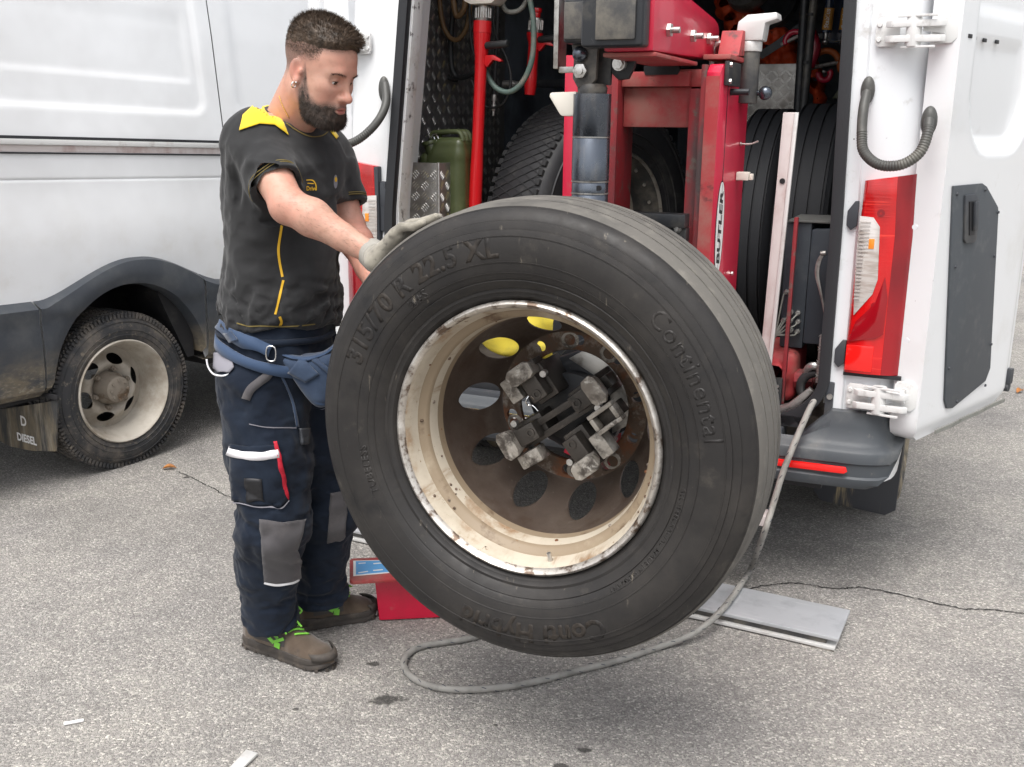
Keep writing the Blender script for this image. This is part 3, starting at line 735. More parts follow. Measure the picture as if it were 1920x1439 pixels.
        p = VAN.at(1634, 460, -.034); m = MB(); m.box((sg * p[0], -.0385, p[2] + .004), (.016, .004, .030)); T.part('indicator_bulb', m, 'lens_orange', tl, bevel=.005)
        dk = [VAN.at(x, y, -.036) for x, y in ((1590, 640), (1604, 604), (1640, 570), (1660, 520), (1664, 560), (1656, 628), (1640, 636))]
        m = MB(); m.prism([cx(p) for p in dk], (0, -.0352, 0), (1, 0, 0), (0, 0, 1), (0, -1, 0), .0022); T.part('reflector_cell', m, 'lens_red_dark', tl, bevel=.0008)
        m = MB(); m.bx(sg * .826, sg * .905, -.0372, -.0322, .783, .862); T.part('fog_lens', m, 'lens_red_bright', tl, bevel=.003)
        for px, py in ((1640, 574), (1627, 663), (1652, 400)):
            p = VAN.at(px, py, -.034); m = MB(); m.lathe([(.004, 0), (.004, .004), (.011, .004), (.011, 0)], (sg * p[0], -.0325, p[2]), (0, -1, 0), n=16); T.part('bulb_ring', m, 'lens_red_dark', tl)
        m = MB(); m.bx(sg * .822, sg * (.99), -.02, .15, .763, .774); T.part('lens_gasket', m, 'seal', tl)
    # black covers beside the lamps
    for sg in (1, -1):
        for z0 in (1.25, .83):
            m = MB(); m.prism([(sg * .792, z0 - .03), (sg * .806, z0 - .045), (sg * .823, z0 - .03), (sg * .823, z0 + .042), (sg * .812, z0 + .042), (sg * .792, z0 + .012)][::sg], (0, -.006, 0), (1, 0, 0), (0, 0, 1), (0, -1, 0), .018); T.part('lamp_bracket', m, 'black_plastic', bevel=.003)
    m = MB(); m.bx(-.892, -.825, -.03, .0, .80, 1.352); m.bx(-.8245, -.80, -.022, .0, 1.12, 1.30); T.part('lamp_filler', m, 'black_plastic', bevel=.006)
    m = MB(); m.bx(.775, .80, -.02, .0, .60, .735); T.part('pillar_foot_cover', m, 'black_plastic', bevel=.004)
    m = MB(); p = VAN.at(1566, 721, -.02); m.cyl((.789, -.02, .69), (.789, -.026, .69), .009, n=12); T.part('screw', m, 'zinc')
    # doors
    for sg in (1, -1):
        ang = rad(69) if sg > 0 else rad(50); d = np.array([math.cos(ang) * sg, math.sin(ang), 0]); n = np.array([math.sin(ang) * sg, -math.cos(ang), 0]); B = np.array([1.049 * sg if sg > 0 else -1.03, -.03, 0]); z = np.array([0, 0, 1.])
        DW, DB, DT = .765, .575, 2.42
        def dep(s, w):                             # inner face relief
            e = .0
            r = .17; c = (min(max(s, .13 + r), .62 - r), max(w, 1.44 + r)); rr = math.hypot(s - c[0], w - c[1]) - r if w < 1.44 + r else max(.13 - s, s - .62)
            e += .034 * (1 - float(sstep(rr, -.03, .012)))
            e -= .008 * (1 - float(sstep(abs(w - 1.79), .035, .05))) * (1 if .16 < s < .56 else 0)
            e += .012 * float(sstep(s, .70, .755)) + .012 * (1 - float(sstep(w, .585, .62)))
            return e
        S = np.linspace(.0, DW, 48); Wd = np.linspace(DB, DT, 110)
        def edge(w):                               # the free edge leans in with height, the hinge edge is straight; bottom corners rounded
            r = .06; k = max(0., DB + r - w); return r - math.sqrt(max(0, r * r - k * k)) if k > 0 else 0.
        inner = [[B + d * (edge(w) * .6 + (DW - .05 * max(0, w - 1.2) - edge(w) * 1.6) * (s / DW)) + z * w + n * (-dep(s, w)) for w in Wd] for s in S]
        outer = [[B + d * (edge(w) * .6 + (DW - .05 * max(0, w - 1.2) - edge(w) * 1.6) * (s / DW)) + z * w - n * (.085 + .01 * math.sin(math.pi * min(1, s / DW))) for w in Wd] for s in S]
        m = MB(); m.grid(inner); m.grid(outer)
        m.grid([inner[0], outer[0]]); m.grid([inner[-1], outer[-1]]); m.grid([[r[0] for r in inner], [r[0] for r in outer]]); m.grid([[r[-1] for r in inner], [r[-1] for r in outer]])
        D = T.part('rear_door', m, 'van_white', smooth=40)
        if sg > 0:
            pa = lambda x, y, q=0.: plane_at(VAN, x, y, B + n * q, n)
            sw = lambda p: (float((p - B) @ d), float(p[2]))
            poly = [sw(pa(*q)) for q in ((1784, 349), (1838, 344), (1846, 350), (1867, 388), (1868, 396), (1853, 690), (1844, 714), (1782, 765), (1772, 766), (1768, 750))]
            m = MB(); m.prism(poly, B + n * .0005, d, z, n, .007); tp = T.part('trim_panel', m, 'grey_panel', D, bevel=.002)
            h = [sw(pa(*q)) for q in ((1802, 366), (1822, 363), (1826, 370), (1823, 448), (1818, 455), (1803, 456), (1800, 450))]
            m = MB(); m.prism(h, B + n * .0078, d, z, n, .007); hd = T.part('handle_frame', m, 'black_plastic', tp, bevel=.003)
            h = [sw(pa(*q)) for q in ((1807, 378), (1819, 376), (1816, 440), (1807, 441))]
            m = MB(); m.prism(h, B + n * .0150, d, z, n, .003); T.part('handle_recess', m, 'ink', tp)
            h = [sw(pa(*q)) for q in ((1813, 378), (1821, 377), (1818, 432), (1812, 433))]
            m = MB(); m.prism(h, B + n * .0185, d, z, n, .008); T.part('pull', m, 'black_plastic', tp, bevel=.003)
            for q in ((1789, 364), (1842, 356), (1866, 398), (1786, 500), (1859, 480), (1774, 690), (1853, 645), (1842, 722), (1789, 752)):
                p = pa(*q); m = MB(); m.cyl(p + n * .0078, p + n * .0125, .0052, .004, n=10); T.part('rivet', m, 'black_plastic', tp)
            for q in ((1801, 69), (1822, 72), (1846, 76), (1869, 79)):
                p = pa(*q, -.026); e = dep(*sw(p)); m = MB(); m.box(p + n * (.026 - e + .0008), (.026, .004, .011), np.stack([d, n, z], 1)); T.part('slot', m, 'ink', D, bevel=.002)
            for q in ((1750, 427), (1733, 640)):
                p = pa(*q, -.0) - d * .028 - n * .04; m = MB(); m.cyl(p, p - d * .004, .008, n=12); T.part('grommet', m, 'jamb_white', D)
            p = B + d * (DW - .012) + z * .66 - n * .02; m = MB(); m.box(p, (.03, .05, .055), np.stack([d, n, z], 1)); m.cyl(p + z * -.04 - n * .02, p + z * -.04 + n * .02, .017, n=14); T.part('door_stop', m, 'black_plastic', D, bevel=.004)
            m = MB(); m.ribbon([B + d * s + z * (DB + .008) + n * (.004 + .002 * math.sin(s * 30)) for s in np.linspace(.14, .70, 12)], n, .012, .006); T.part('drip_strip', m, 'hose_grey', D)
            e0 = B - d * .003
            for w, nm in ((1.765, 0), (.705, 0)):
                hinge(T, 'hinge', np.array([.855 if w > 1 else .868, -.014, w - (.0 if w > 1 else .004)]), e0 - n * .045 + d * .0 + z * (w + .012), T.o, flip=1)
            m = MB(); c = plane_at(VAN, 1741, 232, e0, -d) if False else None
            e = e0 - n * .012
            hp = [VAN.at(1627, 168, -.012), VAN.at(1619, 205, -.05), VAN.at(1616, 250, -.075), VAN.at(1620, 285, -.10), VAN.at(1648, 309, -.13), VAN.at(1690, 309, -.14), VAN.at(1724, 287, -.13), VAN.at(1739, 252, -.11), VAN.at(1742, 225, -.085)]
            ribbed_hose(m, hp, .0145, 64, (.28, .95)); cn = T.part('cable_conduit', m, 'hose_rubber')
            m = MB(); m.sphere(VAN.at(1742, 228, -.072), (.022, .022, .042), 18, 12); T.part('conduit_boot', m, 'hose_rubber', cn, smooth=180); m = MB(); m.sphere(VAN.at(1627, 170, -.012), (.02, .018, .04), 16, 10); T.part('conduit_boot', m, 'hose_rubber', cn, smooth=180)
        else:
            for w in (1.775, .705):
                hinge(T, 'hinge', np.array([-.875, -.014, w]), B - n * .045 + z * w - d * .003, T.o, flip=-1)
            m = MB(); hp = [VAN.at(722, 158, -.015), VAN.at(724, 190, -.045), VAN.at(716, 215, -.075), VAN.at(698, 240, -.10), VAN.at(672, 262, -.12), VAN.at(645, 272, -.12), VAN.at(610, 272, -.09), VAN.at(590, 255, -.05)]
            ribbed_hose(m, hp, .0145, 60, (.38, .95)); cn = T.part('cable_conduit', m, 'hose_rubber')
            m = MB(); m.sphere(VAN.at(720, 168, -.012), (.020, .018, .045), 16, 12); T.part('conduit_boot', m, 'hose_rubber', cn, smooth=180)
            m = MB(); m.prism([(.02, .585), (.40, .585), (.40, .78), (.02, .87)], B + n * .0005, d, z, n, .007); T.part('trim_panel', m, 'grey_panel', D, bevel=.003)
    # rear wheels and mud flaps
    for sg in (1, -1):
        c = np.array([sg * .985, 1.06, .345]); R = .345
        prof = [(.20, -.012), (.215, .002), (.26, .010), (.31, .004), (R - .012, -.012), (R, -.03), (R, -.19), (R - .012, -.205), (.31, -.215), (.22, -.215)]
        m = MB(); m.lathe([(r, h) for r, h in prof], c, (sg, 0, 0), n=64); wh = T.part('wheel', m, 'tyre_mud', smooth=40)
        m = MB()
        for k in range(96):
            a = 2 * math.pi * k / 96
            for hh in (-.055, -.11, -.165):
                p = c + np.array([sg * hh, math.cos(a) * (R + .003), math.sin(a) * (R + .003)])
                m.box(p, (.040, .015, .010), rot('X', math.degrees(a) - 90) @ rot('Z', 12))
        T.part('tread_blocks', m, 'tyre_van', wh, smooth=0)['kind'] = 'stuff'
        m = MB(); m.lathe([(.205, -.01), (.19, -.03), (.18, -.06), (.06, -.045), (.05, -.02), (.0, -.02)], c, (sg, 0, 0), n=40); T.part('rim', m, 'rim_van', wh)
        m = MB(); m.prism([(sg * .70, .43), (sg * .70, .17), (sg * .73, .135), (sg * .96, .115), (sg * .995, .14), (sg * 1.0, .43)][::sg], (0, .56, 0), (1, 0, 0), (0, 0, 1), (0, 1, 0), .012); T.part('mud_flap', m, 'mudflap_light', bevel=.003)
    m = MB(); m.bx(-.78, .78, .05, 4.6, .36, .519); T.part('underbody', m, 'rubber_black')
    return T
SVAN = build_van()

# far parked car by the pavement across the yard
def build_far_car():
    b = np.array([18.9, 38.9, 0]); fr = Frame(b, rad(-62)); T = Thing('parked_car', 'dark blue car parked far off across the yard at the right edge', 'car', fr, (0, 0, 0))
    side = [(-2.1, .3), (-2.12, .75), (-1.95, 1.0), (-1.35, 1.08), (-.75, 1.5), (.9, 1.52), (1.7, 1.05), (2.1, .95), (2.15, .5), (2.1, .3)]
    m = MB(); m.loft([[(sx, y, z) for y, z in side] for sx in (-.85, .85)]); T.part('body', m, 'car_blue', bevel=.08, seg=3)
    m = MB()
    m.prism([(-1.28, 1.06), (-.72, 1.42), (.82, 1.44), (1.45, 1.06)], (-.856, 0, 0), (0, 1, 0), (0, 0, 1), (1, 0, 0), 1.712); T.part('window', m, 'glass_dark', bevel=.02)
    for y in (-1.3, 1.3):
        for x in (-.8, .8):
            m = MB(); m.lathe([(.0, .0), (.2, .01), (.3, .02), (.32, -.02), (.32, -.2), (.0, -.2)], (x + (.07 if x > 0 else -.07), y, .32), (1 if x > 0 else -1, 0, 0), n=28); T.part('wheel', m, 'rubber_black')
    m = MB(); m.bx(-.7, .7, -2.16, -2.12, .55, .68); T.part('number_plate', m, 'label_white')
build_far_car()
# ------------------------------------------------------------------ the van parked on the left (frame LVAN: u out of its right side, v to its nose, w up)
def build_left_van():
    RK = rad(1.5)                                    # it stands a little nose-down
    T = Thing('panel_van', 'white panel van with black wheel arch and twin rear wheels behind the man', 'van', LVAN, (0, 0, 0))
    rk = lambda p: np.array([p[0], p[1], p[2] - math.tan(RK) * (p[1] + .05)])
    A0 = -.03
    def arch_in(v):
        q = 1 - ((v - A0) / .40) ** 2; return .36 + .452 * math.sqrt(q) if q > 0 else None
    def clad_top(v):
        x = abs(v - (A0 + .06)); return .785 + .142 * float(1 - sstep(x, .02, .47)) ** .8
    def skin(v, w):
        u = -.022 + .012 * float(sstep(w, .75, 1.05)) - .016 * float(sstep(w, 1.05, 1.27)) - .10 * max(0, w - 1.40) - .03 * max(0, w - 1.9)
        u += .006 * math.exp(-((w - 1.265) / .006) ** 2) * 0
        u -= .004 * math.exp(-((w - 1.262) / .0035) ** 2)
        if v < .575 + .0 * w and w > 1.5:             # pressed panel behind the sliding door
            e = max(.0, 1) ; s0, s1, b0 = -3.2, .50, 1.545
            rr = .07; cx, cz = min(max(v, s0 + rr), s1 - rr), max(w, b0 + rr); dd = math.hypot(v - cx, w - cz) - rr
            u -= .010 * float(1 - sstep(dd, -.022, .006))
            if v < .445 and 1.62 < w:
                u -= .006 * float(sstep(w, 1.685, 1.70)) * float(1 - sstep(v, .42, .445)) * float(1 - sstep(w, 1.70 + .22, 1.78 + .25)) 
        if v > .63 and w > 1.5:
            rr = .06; s0, b0 = .70, 1.56; cx, cz = max(v, s0 + rr), max(w, b0 + rr); dd = math.hypot(v - cx, w - cz) - rr
            u -= .009 * float(1 - sstep(dd, -.02, .006))
        return u
    def sheet(v0, v1, nv, name, wtop=2.55):
        m = MB(); pts = []
        for v in np.linspace(v0, v1, nv):
            ai = arch_in(v); wb = max(.42, (ai or 0) + .03)
            ws = np.concatenate([np.linspace(wb, 1.2, 10), np.linspace(1.21, 1.36, 24), np.linspace(1.365, 1.44, 6), np.linspace(1.45, 2.0, 46), np.linspace(2.05, wtop, 6)])
            pts.append([rk((skin(v, w), v, w)) for w in ws])
        m.grid(pts); return T.part(name, m, 'van_white_low', recalc=False, smooth=60)
    body = sheet(-1.25, .5825, 110, 'side_panel')
    dr = sheet(.5885, 1.75, 50, 'sliding_door')
    sheet(1.756, 4.4, 20, 'front_panel')
    # the dark door gap
    m = MB(); m.ribbon([rk((skin(.5, w) - .012, .5855, w)) for w in np.linspace(.8, 2.54, 20)], (1, 0, 0), .02, .004); T.part('door_gap', m, 'ink')
    # rear end, roof, far side close the body
    m = MB(); m.grid([[rk((u, -1.252, w)) for w in np.linspace(.42, 2.55, 6)] for u in np.linspace(-2.1, -.03, 6)]); T.part('rear_panel', m, 'van_white')
    m = MB(); m.grid([[rk((u, v, 2.55 + .1 * math.sin(math.pi * (u + 2.03) / 1.87))) for v in np.linspace(-1.25, 4.4, 6)] for u in np.linspace(-2.03, -.16, 8)]); T.part('roof', m, 'van_white')
    m = MB(); m.grid([[rk((-2.1, v, w)) for w in np.linspace(.42, 2.55, 4)] for v in np.linspace(-1.25, 4.4, 4)]); T.part('far_side', m, 'van_white')
    m = MB(); m.grid([[rk((u, 4.4, w)) for w in np.linspace(.42, 2.55, 4)] for u in np.linspace(-2.1, -.03, 4)]); T.part('front', m, 'van_white')
    m = MB(); m.bx(-2.05, -.34, -1.2, 4.3, .38, .44); m.bx(-.34, -.06, .42, 4.3, .36, .44); m.bx(-.34, -.06, -1.2, -.46, .38, .44); T.part('underbody', m, 'rubber_black')
    # sliding door rail
    m = MB(); m.ribbon([rk((skin(v, 1.40) + .004, v, 1.426)) for v in np.linspace(-1.2, .57, 12)], (1, 0, 0), .012, .010); m.ribbon([rk((skin(v, 1.37) + .003, v, 1.366)) for v in np.linspace(-1.2, .57, 12)], (1, 0, 0), .006, .008); rl = T.part('rail_shadow_bars', m, 'seal')  # dark bars above and below the rail, its shadow put in as colour
    m = MB(); m.ribbon([rk((skin(v, 1.405) + .010, v, 1.409)) for v in np.linspace(-1.2, .57, 12)], (1, 0, 0), .022, .016); T.part('door_rail', m, 'alu_white', rl, bevel=.003)
    m = MB(); m.ribbon([rk((skin(v, 1.385) + .002, v, 1.384)) for v in np.linspace(-1.2, .57, 12)], (1, 0, 0), .026, .004); T.part('rail_channel', m, 'alu_pink', rl)
    # black cladding: rear corner piece, arch piece, front piece
    def clad(v0, v1, nv, lo, name, bulge):
        pts = []
        for v in np.linspace(v0, v1, nv):
            t_, b_ = clad_top(v), lo(v); row = []
            for k in range(15):
                s = k / 14; w = t_ + (b_ - t_) * s
                u = .006 + bulge(v, w, s)
                if k == 0: u = skin(v, w) - .002
                if k == 14: u -= .03
                row.append(rk((u, v, w)))
            row.append(rk((-.09, v, b_ + (.004 if arch_in(v) else .01)))); pts.append(row)
        m = MB().grid(pts); return T.part(name, m, 'cladding', recalc=False, smooth=40)
    lo_arch = lambda v: arch_in(v) if arch_in(v) else .39
    bl = lambda v, w, s: .020 - .010 * float(sstep(w, .74, .70)) - .12 * max(0., .50 - w) * (1 - .0) ** 2 + .010 * math.sin(math.pi * min(1, s * 1.0))
    def lo1(v):
        a = arch_in(v); return max(.39, a) if a else .39
    cl = clad(-.462, .362, 70, lambda v: max(.40, arch_in(v) or .40), 'wheel_arch_trim', bl)
    clad(-1.2, -.470, 18, lambda v: .39, 'rear_corner_trim', bl)
    clad(.372, 1.2, 18, lambda v: .41, 'sill_trim', bl)
    # fender liner and what shows inside the arch
    m = MB(); m.lathe([(.46, -.05), (.45, -.5), (.0, -.5)], (0, A0, .40), (1, 0, 0), n=40, a0=0., a1=math.pi, xdir=(0, 1, 0)); T.part('wheel_housing', m, 'rubber_black')
    m = MB(); a = LVAN.at_u(328, 640, -.12); a = np.array([-.16, .27, .50]); m.cyl(a + [0, 0, 0], a + [-.02, .42, -.02], .058, n=24); T.part('air_tank', m, 'jamb_chipped', bevel=.004)
    m = MB(); m.prism([(.30, .42), (.34, .42), (.34, .76), (.18, .80), (.16, .74)], (-.30, 0, 0), (0, 1, 0), (0, 0, 1), (1, 0, 0), .25); T.part('liner_panel', m, 'rubber_black')
    # wheels: outer and inner of the twin pair
    c = np.array([-.012, -.085, .343]); R = .345
    W = None
    for off in (0., -.27):
        cc = c + [off, 0, 0]
        prof = [(.222, -.012), (.226, .0), (.245, .010), (.285, .012), (.312, .004), (R - .012, -.008), (R - .004, -.016), (R, -.028), (R, -.165), (R - .02, -.185), (.29, -.2), (.22, -.2)]
        m = MB(); m.lathe(prof, cc, (1, 0, 0), n=96); wh = T.part('wheel', m, 'tyre_van', smooth=40)
        if off: continue
        m = MB()
        for rr in (.250, .272, .308):
            m.lathe([(rr, .0105 if rr < .3 else .006), (rr + .0015, .014 if rr < .3 else .009), (rr + .003, .0105 if rr < .3 else .005)], cc, (1, 0, 0), n=96)
        T.part('sidewall_ridges', m, 'tyre_van', wh)
        m = MB()
        for k in range(110):
            a = 2 * math.pi * k / 110
            for hh, tw, wd in ((-.020, 24, .024), (-.062, 14, .036), (-.105, -14, .036), (-.150, -24, .028)):
                m.box(cc + np.array([hh, math.cos(a) * (R + .002), math.sin(a) * (R + .002)]), (wd, .0145, .010), rot('X', math.degrees(a) - 90) @ rot('Z', tw))
            m.box(cc + np.array([-.004, math.cos(a + .02) * (R - .010), math.sin(a + .02) * (R - .010)]), (.012, .011, .020), rot('X', math.degrees(a + .02) - 90))
        T.part('tread_blocks', m, 'tyre_van', wh, smooth=0)['kind'] = 'stuff'
        m = MB(); m.lathe([(.218, -.02), (.229, -.004), (.231, .008), (.226, .013), (.219, .008), (.214, -.012), (.205, -.024), (.203, -.055), (.192, -.070), (.188, -.115), (.184, -.13)], cc, (1, 0, 0), n=72); T.part('rim', m, 'rim_van', wh, smooth=50)
        T.part('disc', holed_ring(.062, .186, .132, .024, 6, lambda r: -.132 + .045 * math.exp(-((r - .115) / .035) ** 2) + .0 * r, cc, (1, 0, 0), stretch=1.7, a0=.25), 'rim_van', wh, smooth=50)
        m = MB(); m.lathe([(.075, -.118), (.072, -.085), (.062, -.075), (.058, -.040), (.050, -.034), (.0, -.034)], cc, (1, 0, 0), n=32); hb = T.part('hub', m, 'rim_van_hub', wh, smooth=40)
        for k in range(6):
            a = 2 * math.pi * k / 6 + .3; p = cc + np.array([-.120, .088 * math.cos(a), .088 * math.sin(a)]); m = MB(); m.cyl(p, p + [.035, 0, 0], .0125, n=6); m.cyl(p + [.035, 0, 0], p + [.044, 0, 0], .007, n=10); T.part('wheel_nut', m, 'rim_van_hub', hb)
        for k in range(8):
            a = 2 * math.pi * k / 8; p = cc + np.array([-.0345, .043 * math.cos(a), .043 * math.sin(a)]); m = MB(); m.cyl(p, p + [.007, 0, 0], .007, n=6); T.part('hub_bolt', m, 'rim_van_hub', hb)
    # mud flap with lettering, facing the rear
    vF = -.445
    fl = [LVAN.at(x, y, vF) for x, y in ((108, 751), (104, 847), (60, 846), (20, 838), (-25, 815), (-40, 775))]
    tr = fl[0]
    m = MB(); m.prism([(p[0], p[2]) for p in fl], (0, vF, 0), (1, 0, 0), (0, 0, 1), (0, 1, 0), .008); F = T.part('mud_flap', m, 'mudflap', bevel=.002)
    for body, (px, py), sz in (('D', (44, 791), .060), ('DIESEL', (50, 824), .048)):
        p = LVAN.at(px, py, vF - .002); t = text_mb(body, sz, bold=.0018); t.xform(lambda q: (p[0] + q[0], vF - .0025, p[2] + q[1] - .05 * q[0] * 0)); T.part('lettering', t, 'paper', F, smooth=0, recalc=False)
    m = MB(); m.box((tr[0] - .05, vF - .004, tr[2] + .012), (.12, .012, .02)); T.part('flap_clamp', m, 'rubber_black', F, bevel=.003)
    return T

def holed_ring(r0, r1, rc, rh, n, hfun, o, axis, stretch=1.0, a0=0., nb=32, xdir=None, thick=0.0, rows=5):
    """annular plate between r0 and r1 with n round holes centred on radius rc; height hfun(r) along the axis"""
    o = np.array(o, float); x, y, d = perp(axis)
    if xdir is not None: x = np.array(xdir, float); y = np.cross(d, x)
    m = MB(); dA = 2 * math.pi / n
    to = lambda r, a: o + d * hfun(r) + r * (x * math.cos(a) + y * math.sin(a))
    for k in range(n):
        ac = a0 + k * dA; rings = [[] for _ in range(rows)]
        for i in range(nb):
            t = 2 * math.pi * i / nb; cx, cy = math.cos(t), math.sin(t)      # cx radial, cy tangential
            hr, ha = rc + rh * cx, ac + stretch * rh * cy / rc
            lr = (r1 - rc) / cx if cx > 1e-6 else ((r0 - rc) / cx if cx < -1e-6 else 1e9); la = abs((dA / 2) * rc / (cy * 1.0)) if abs(cy) > 1e-6 else 1e9
            L = min(lr, la); br, ba = rc + L * cx, ac + L * cy / rc
            for q in range(rows):
                f = (q / (rows - 1)); rings[q].append((hr + (br - hr) * f, ha + (ba - ha) * f))
        for i in range(nb):                           # snap to the four corners
            pass
        pts = [[to(*p) for p in rg] for rg in rings]
        m.loft(pts, closed=True, cap=False)
        if thick: m.loft([pts[0], [p + d * (-thick) for p in pts[0]]], closed=True, cap=False)
        # corners
        for sr, rr in ((1, r1), (-1, r0)):
            for sa in (1, -1):
                t = math.atan2(sa * (dA / 2) * rc, (rr - rc)); i0 = int(math.floor((t % (2 * math.pi)) / (2 * math.pi / nb))) % nb; i1 = (i0 + 1) % nb
                m.add([pts[-1][i0], pts[-1][i1], to(rr, ac + sa * dA / 2)], [(0, 1, 2)])
    return m
LV = build_left_van()
# ------------------------------------------------------------------ the truck wheel held on the machine (frame WHEEL, v = along its axis, away from us)
def build_wheel():
    T = Thing('truck_wheel', 'large truck tyre on a dirty cream and brown steel rim, held off the ground', 'wheel', WHEEL, (0, 0, -.517))
    ax = (0, 1, 0); X = (1, 0, 0)
    side = [(.296, .020), (.304, .013), (.309, .004), (.316, -.004), (.322, -.006), (.326, -.010), (.332, -.010), (.337, -.016), (.350, -.024), (.352, -.0225), (.356, -.0265), (.375, -.033), (.400, -.0375), (.425, -.0380), (.445, -.0350), (.4535, -.0325), (.4545, -.0290), (.458, -.0285), (.470, -.0245), (.4715, -.021), (.474, -.0205), (.486, -.012), (.494, -.003), (.4955, .002), (.499, .003)]
    back = [(.506, .225), (.497, .245), (.47, .262), (.42, .274), (.36, .264), (.32, .245), (.296, .215)]
    m = MB(); m.lathe(side, (0, 0, 0), ax, n=200); m.lathe(back, (0, 0, 0), ax, n=96); ty = T.part('tyre', m, 'tyre_side', smooth=28)
    gr = [.052, .098, .140, .182]; prof = [(.499, .003), (.502, .008), (.506, .018)]
    for g in gr:
        R = .5125 - 1.1 * (g - .118) ** 2
        prof += [(R + .0004, g - .0045), (R - .010, g - .0035), (R - .010, g + .0035), (R + .0004, g + .0045)]
    prof += [(.506, .215), (.506, .225)]
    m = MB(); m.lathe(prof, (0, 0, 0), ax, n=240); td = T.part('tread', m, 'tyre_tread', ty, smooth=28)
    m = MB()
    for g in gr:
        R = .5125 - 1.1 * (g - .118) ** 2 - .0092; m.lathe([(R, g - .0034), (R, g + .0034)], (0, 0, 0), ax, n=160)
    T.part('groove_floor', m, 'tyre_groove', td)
    # lettering wrapped round the sidewall, tops outwards
    sr = np.array([p[0] for p in side]); sh = np.array([p[1] for p in side])
    def wrap(body, size, rmid, deg, bold, lift, space=1.0, shear=0.):
        t = text_mb(body, size, bold=bold, space=space, shear=shear)
        bm = bmesh.new(); vs = [bm.verts.new(v) for v in t.v]
        for f in t.f:
            try: bm.faces.new([vs[i] for i in f])
            except ValueError: pass
        bmesh.ops.triangulate(bm, faces=bm.faces); bmesh.ops.subdivide_edges(bm, edges=[e for e in bm.edges if e.calc_length() > .012], cuts=2, use_grid_fill=False); bmesh.ops.triangulate(bm, faces=bm.faces)
        q = MB(); bm.verts.index_update()
        def mp(x, y):
            r = rmid + y; a = rad(deg) - x / rmid; h = float(np.interp(r, sr, sh)) - lift
            return (r * math.cos(a), h, r * math.sin(a))
        q.add([mp(v.co.x, v.co.y) for v in bm.verts], [tuple(v.index for v in f.verts) for f in bm.faces]); bm.free()
        o = T.part('lettering', q, 'tyre_letter' if rmid > .41 and deg > 90 else 'tyre_side', ty, smooth=180, recalc=True); s = o.modifiers.new('thickness', 'SOLIDIFY'); s.thickness = .0004; s.offset = 0
    wrap('315/70 R 22.5 XL', .060, .418, 128, .0022, .0003, 1.08)
    wrap('Conti Hybrid', .062, .425, 276, .0024, .0003, 1.05, .1)
    wrap('Continental', .054, .418, 28, .0006, .0001, 1.1, .0)
    wrap('TUBELESS', .026, .380, 196, .0006, .0005, 1.05)
    wrap('M+S', .03, .375, 128, .0006, .0005)
    wrap('ALL STEEL RADIAL  MADE IN GERMANY', .017, .362, 330, .0004, .0005)
    # fine raised rings
    m = MB()
    for r, w_ in ((.388, .001), (.366, .0012), (.441, .001)):
        h = float(np.interp(r, sr, sh)); h2 = float(np.interp(r + .002, sr, sh)); m.lathe([(r - .001, h + .001), (r, h - .0010), (r + .002, h2 - .0013), (r + .003, h2 + .001)], (0, 0, 0), ax, n=160)
    T.part('sidewall_ring', m, 'tyre_side', ty)['kind'] = 'stuff'
    # rim
    m = MB(); m.lathe([(.289, .006), (.293, -.003), (.299, -.0075), (.304, -.005), (.306, .002), (.3055, .012), (.299, .018)], (0, 0, 0), ax, n=160); rim = T.part('rim', m, 'rim_lip', smooth=50)
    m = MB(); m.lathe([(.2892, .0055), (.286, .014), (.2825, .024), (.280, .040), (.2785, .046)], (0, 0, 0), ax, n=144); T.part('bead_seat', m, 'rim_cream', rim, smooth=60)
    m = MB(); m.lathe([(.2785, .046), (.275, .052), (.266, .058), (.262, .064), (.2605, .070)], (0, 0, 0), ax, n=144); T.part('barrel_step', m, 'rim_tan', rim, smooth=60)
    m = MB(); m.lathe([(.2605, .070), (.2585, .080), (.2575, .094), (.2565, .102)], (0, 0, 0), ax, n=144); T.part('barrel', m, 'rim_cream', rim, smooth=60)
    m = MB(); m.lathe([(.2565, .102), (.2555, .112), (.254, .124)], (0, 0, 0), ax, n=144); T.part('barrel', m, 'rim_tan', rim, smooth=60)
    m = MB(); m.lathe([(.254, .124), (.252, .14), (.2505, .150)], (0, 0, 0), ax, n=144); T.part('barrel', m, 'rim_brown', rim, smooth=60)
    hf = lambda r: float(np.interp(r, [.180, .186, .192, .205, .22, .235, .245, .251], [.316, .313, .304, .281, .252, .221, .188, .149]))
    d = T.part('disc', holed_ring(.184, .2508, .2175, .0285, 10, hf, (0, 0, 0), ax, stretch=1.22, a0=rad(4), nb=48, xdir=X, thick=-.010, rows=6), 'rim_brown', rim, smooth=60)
    hf2 = lambda r: float(np.interp(r, [.138, .142, .178, .184], [.3185, .3165, .3155, .3145]))
    fl = T.part('hub_flange', holed_ring(.1405, .1842, .1635, .0135, 10, hf2, (0, 0, 0), ax, a0=rad(22), nb=32, xdir=X, thick=-.012, rows=4), 'rim_flange', rim, smooth=60)
    m = MB(); m.lathe([(.1405, .3175), (.1385, .320), (.1385, .329)], (0, 0, 0), ax, n=96); T.part('hub_bore', m, 'rim_flange', rim)
    for k in range(10):                              # worn seats round the stud holes
        a = rad(22) + k * 2 * math.pi / 10; p = np.array([.1635 * math.cos(a), hf2(.1635) - .0012, .1635 * math.sin(a)])
        m = MB(); m.lathe([(.0136, .001), (.0142, .0002), (.019, .0004), (.0225, .0012)], p, (0, 1, 0), n=28); T.part('stud_seat', m, 'jaw_pale' if k % 3 else 'rim_flange', fl)
    rn = np.random.default_rng(12)                   # rust blisters and old balance weights on the barrel
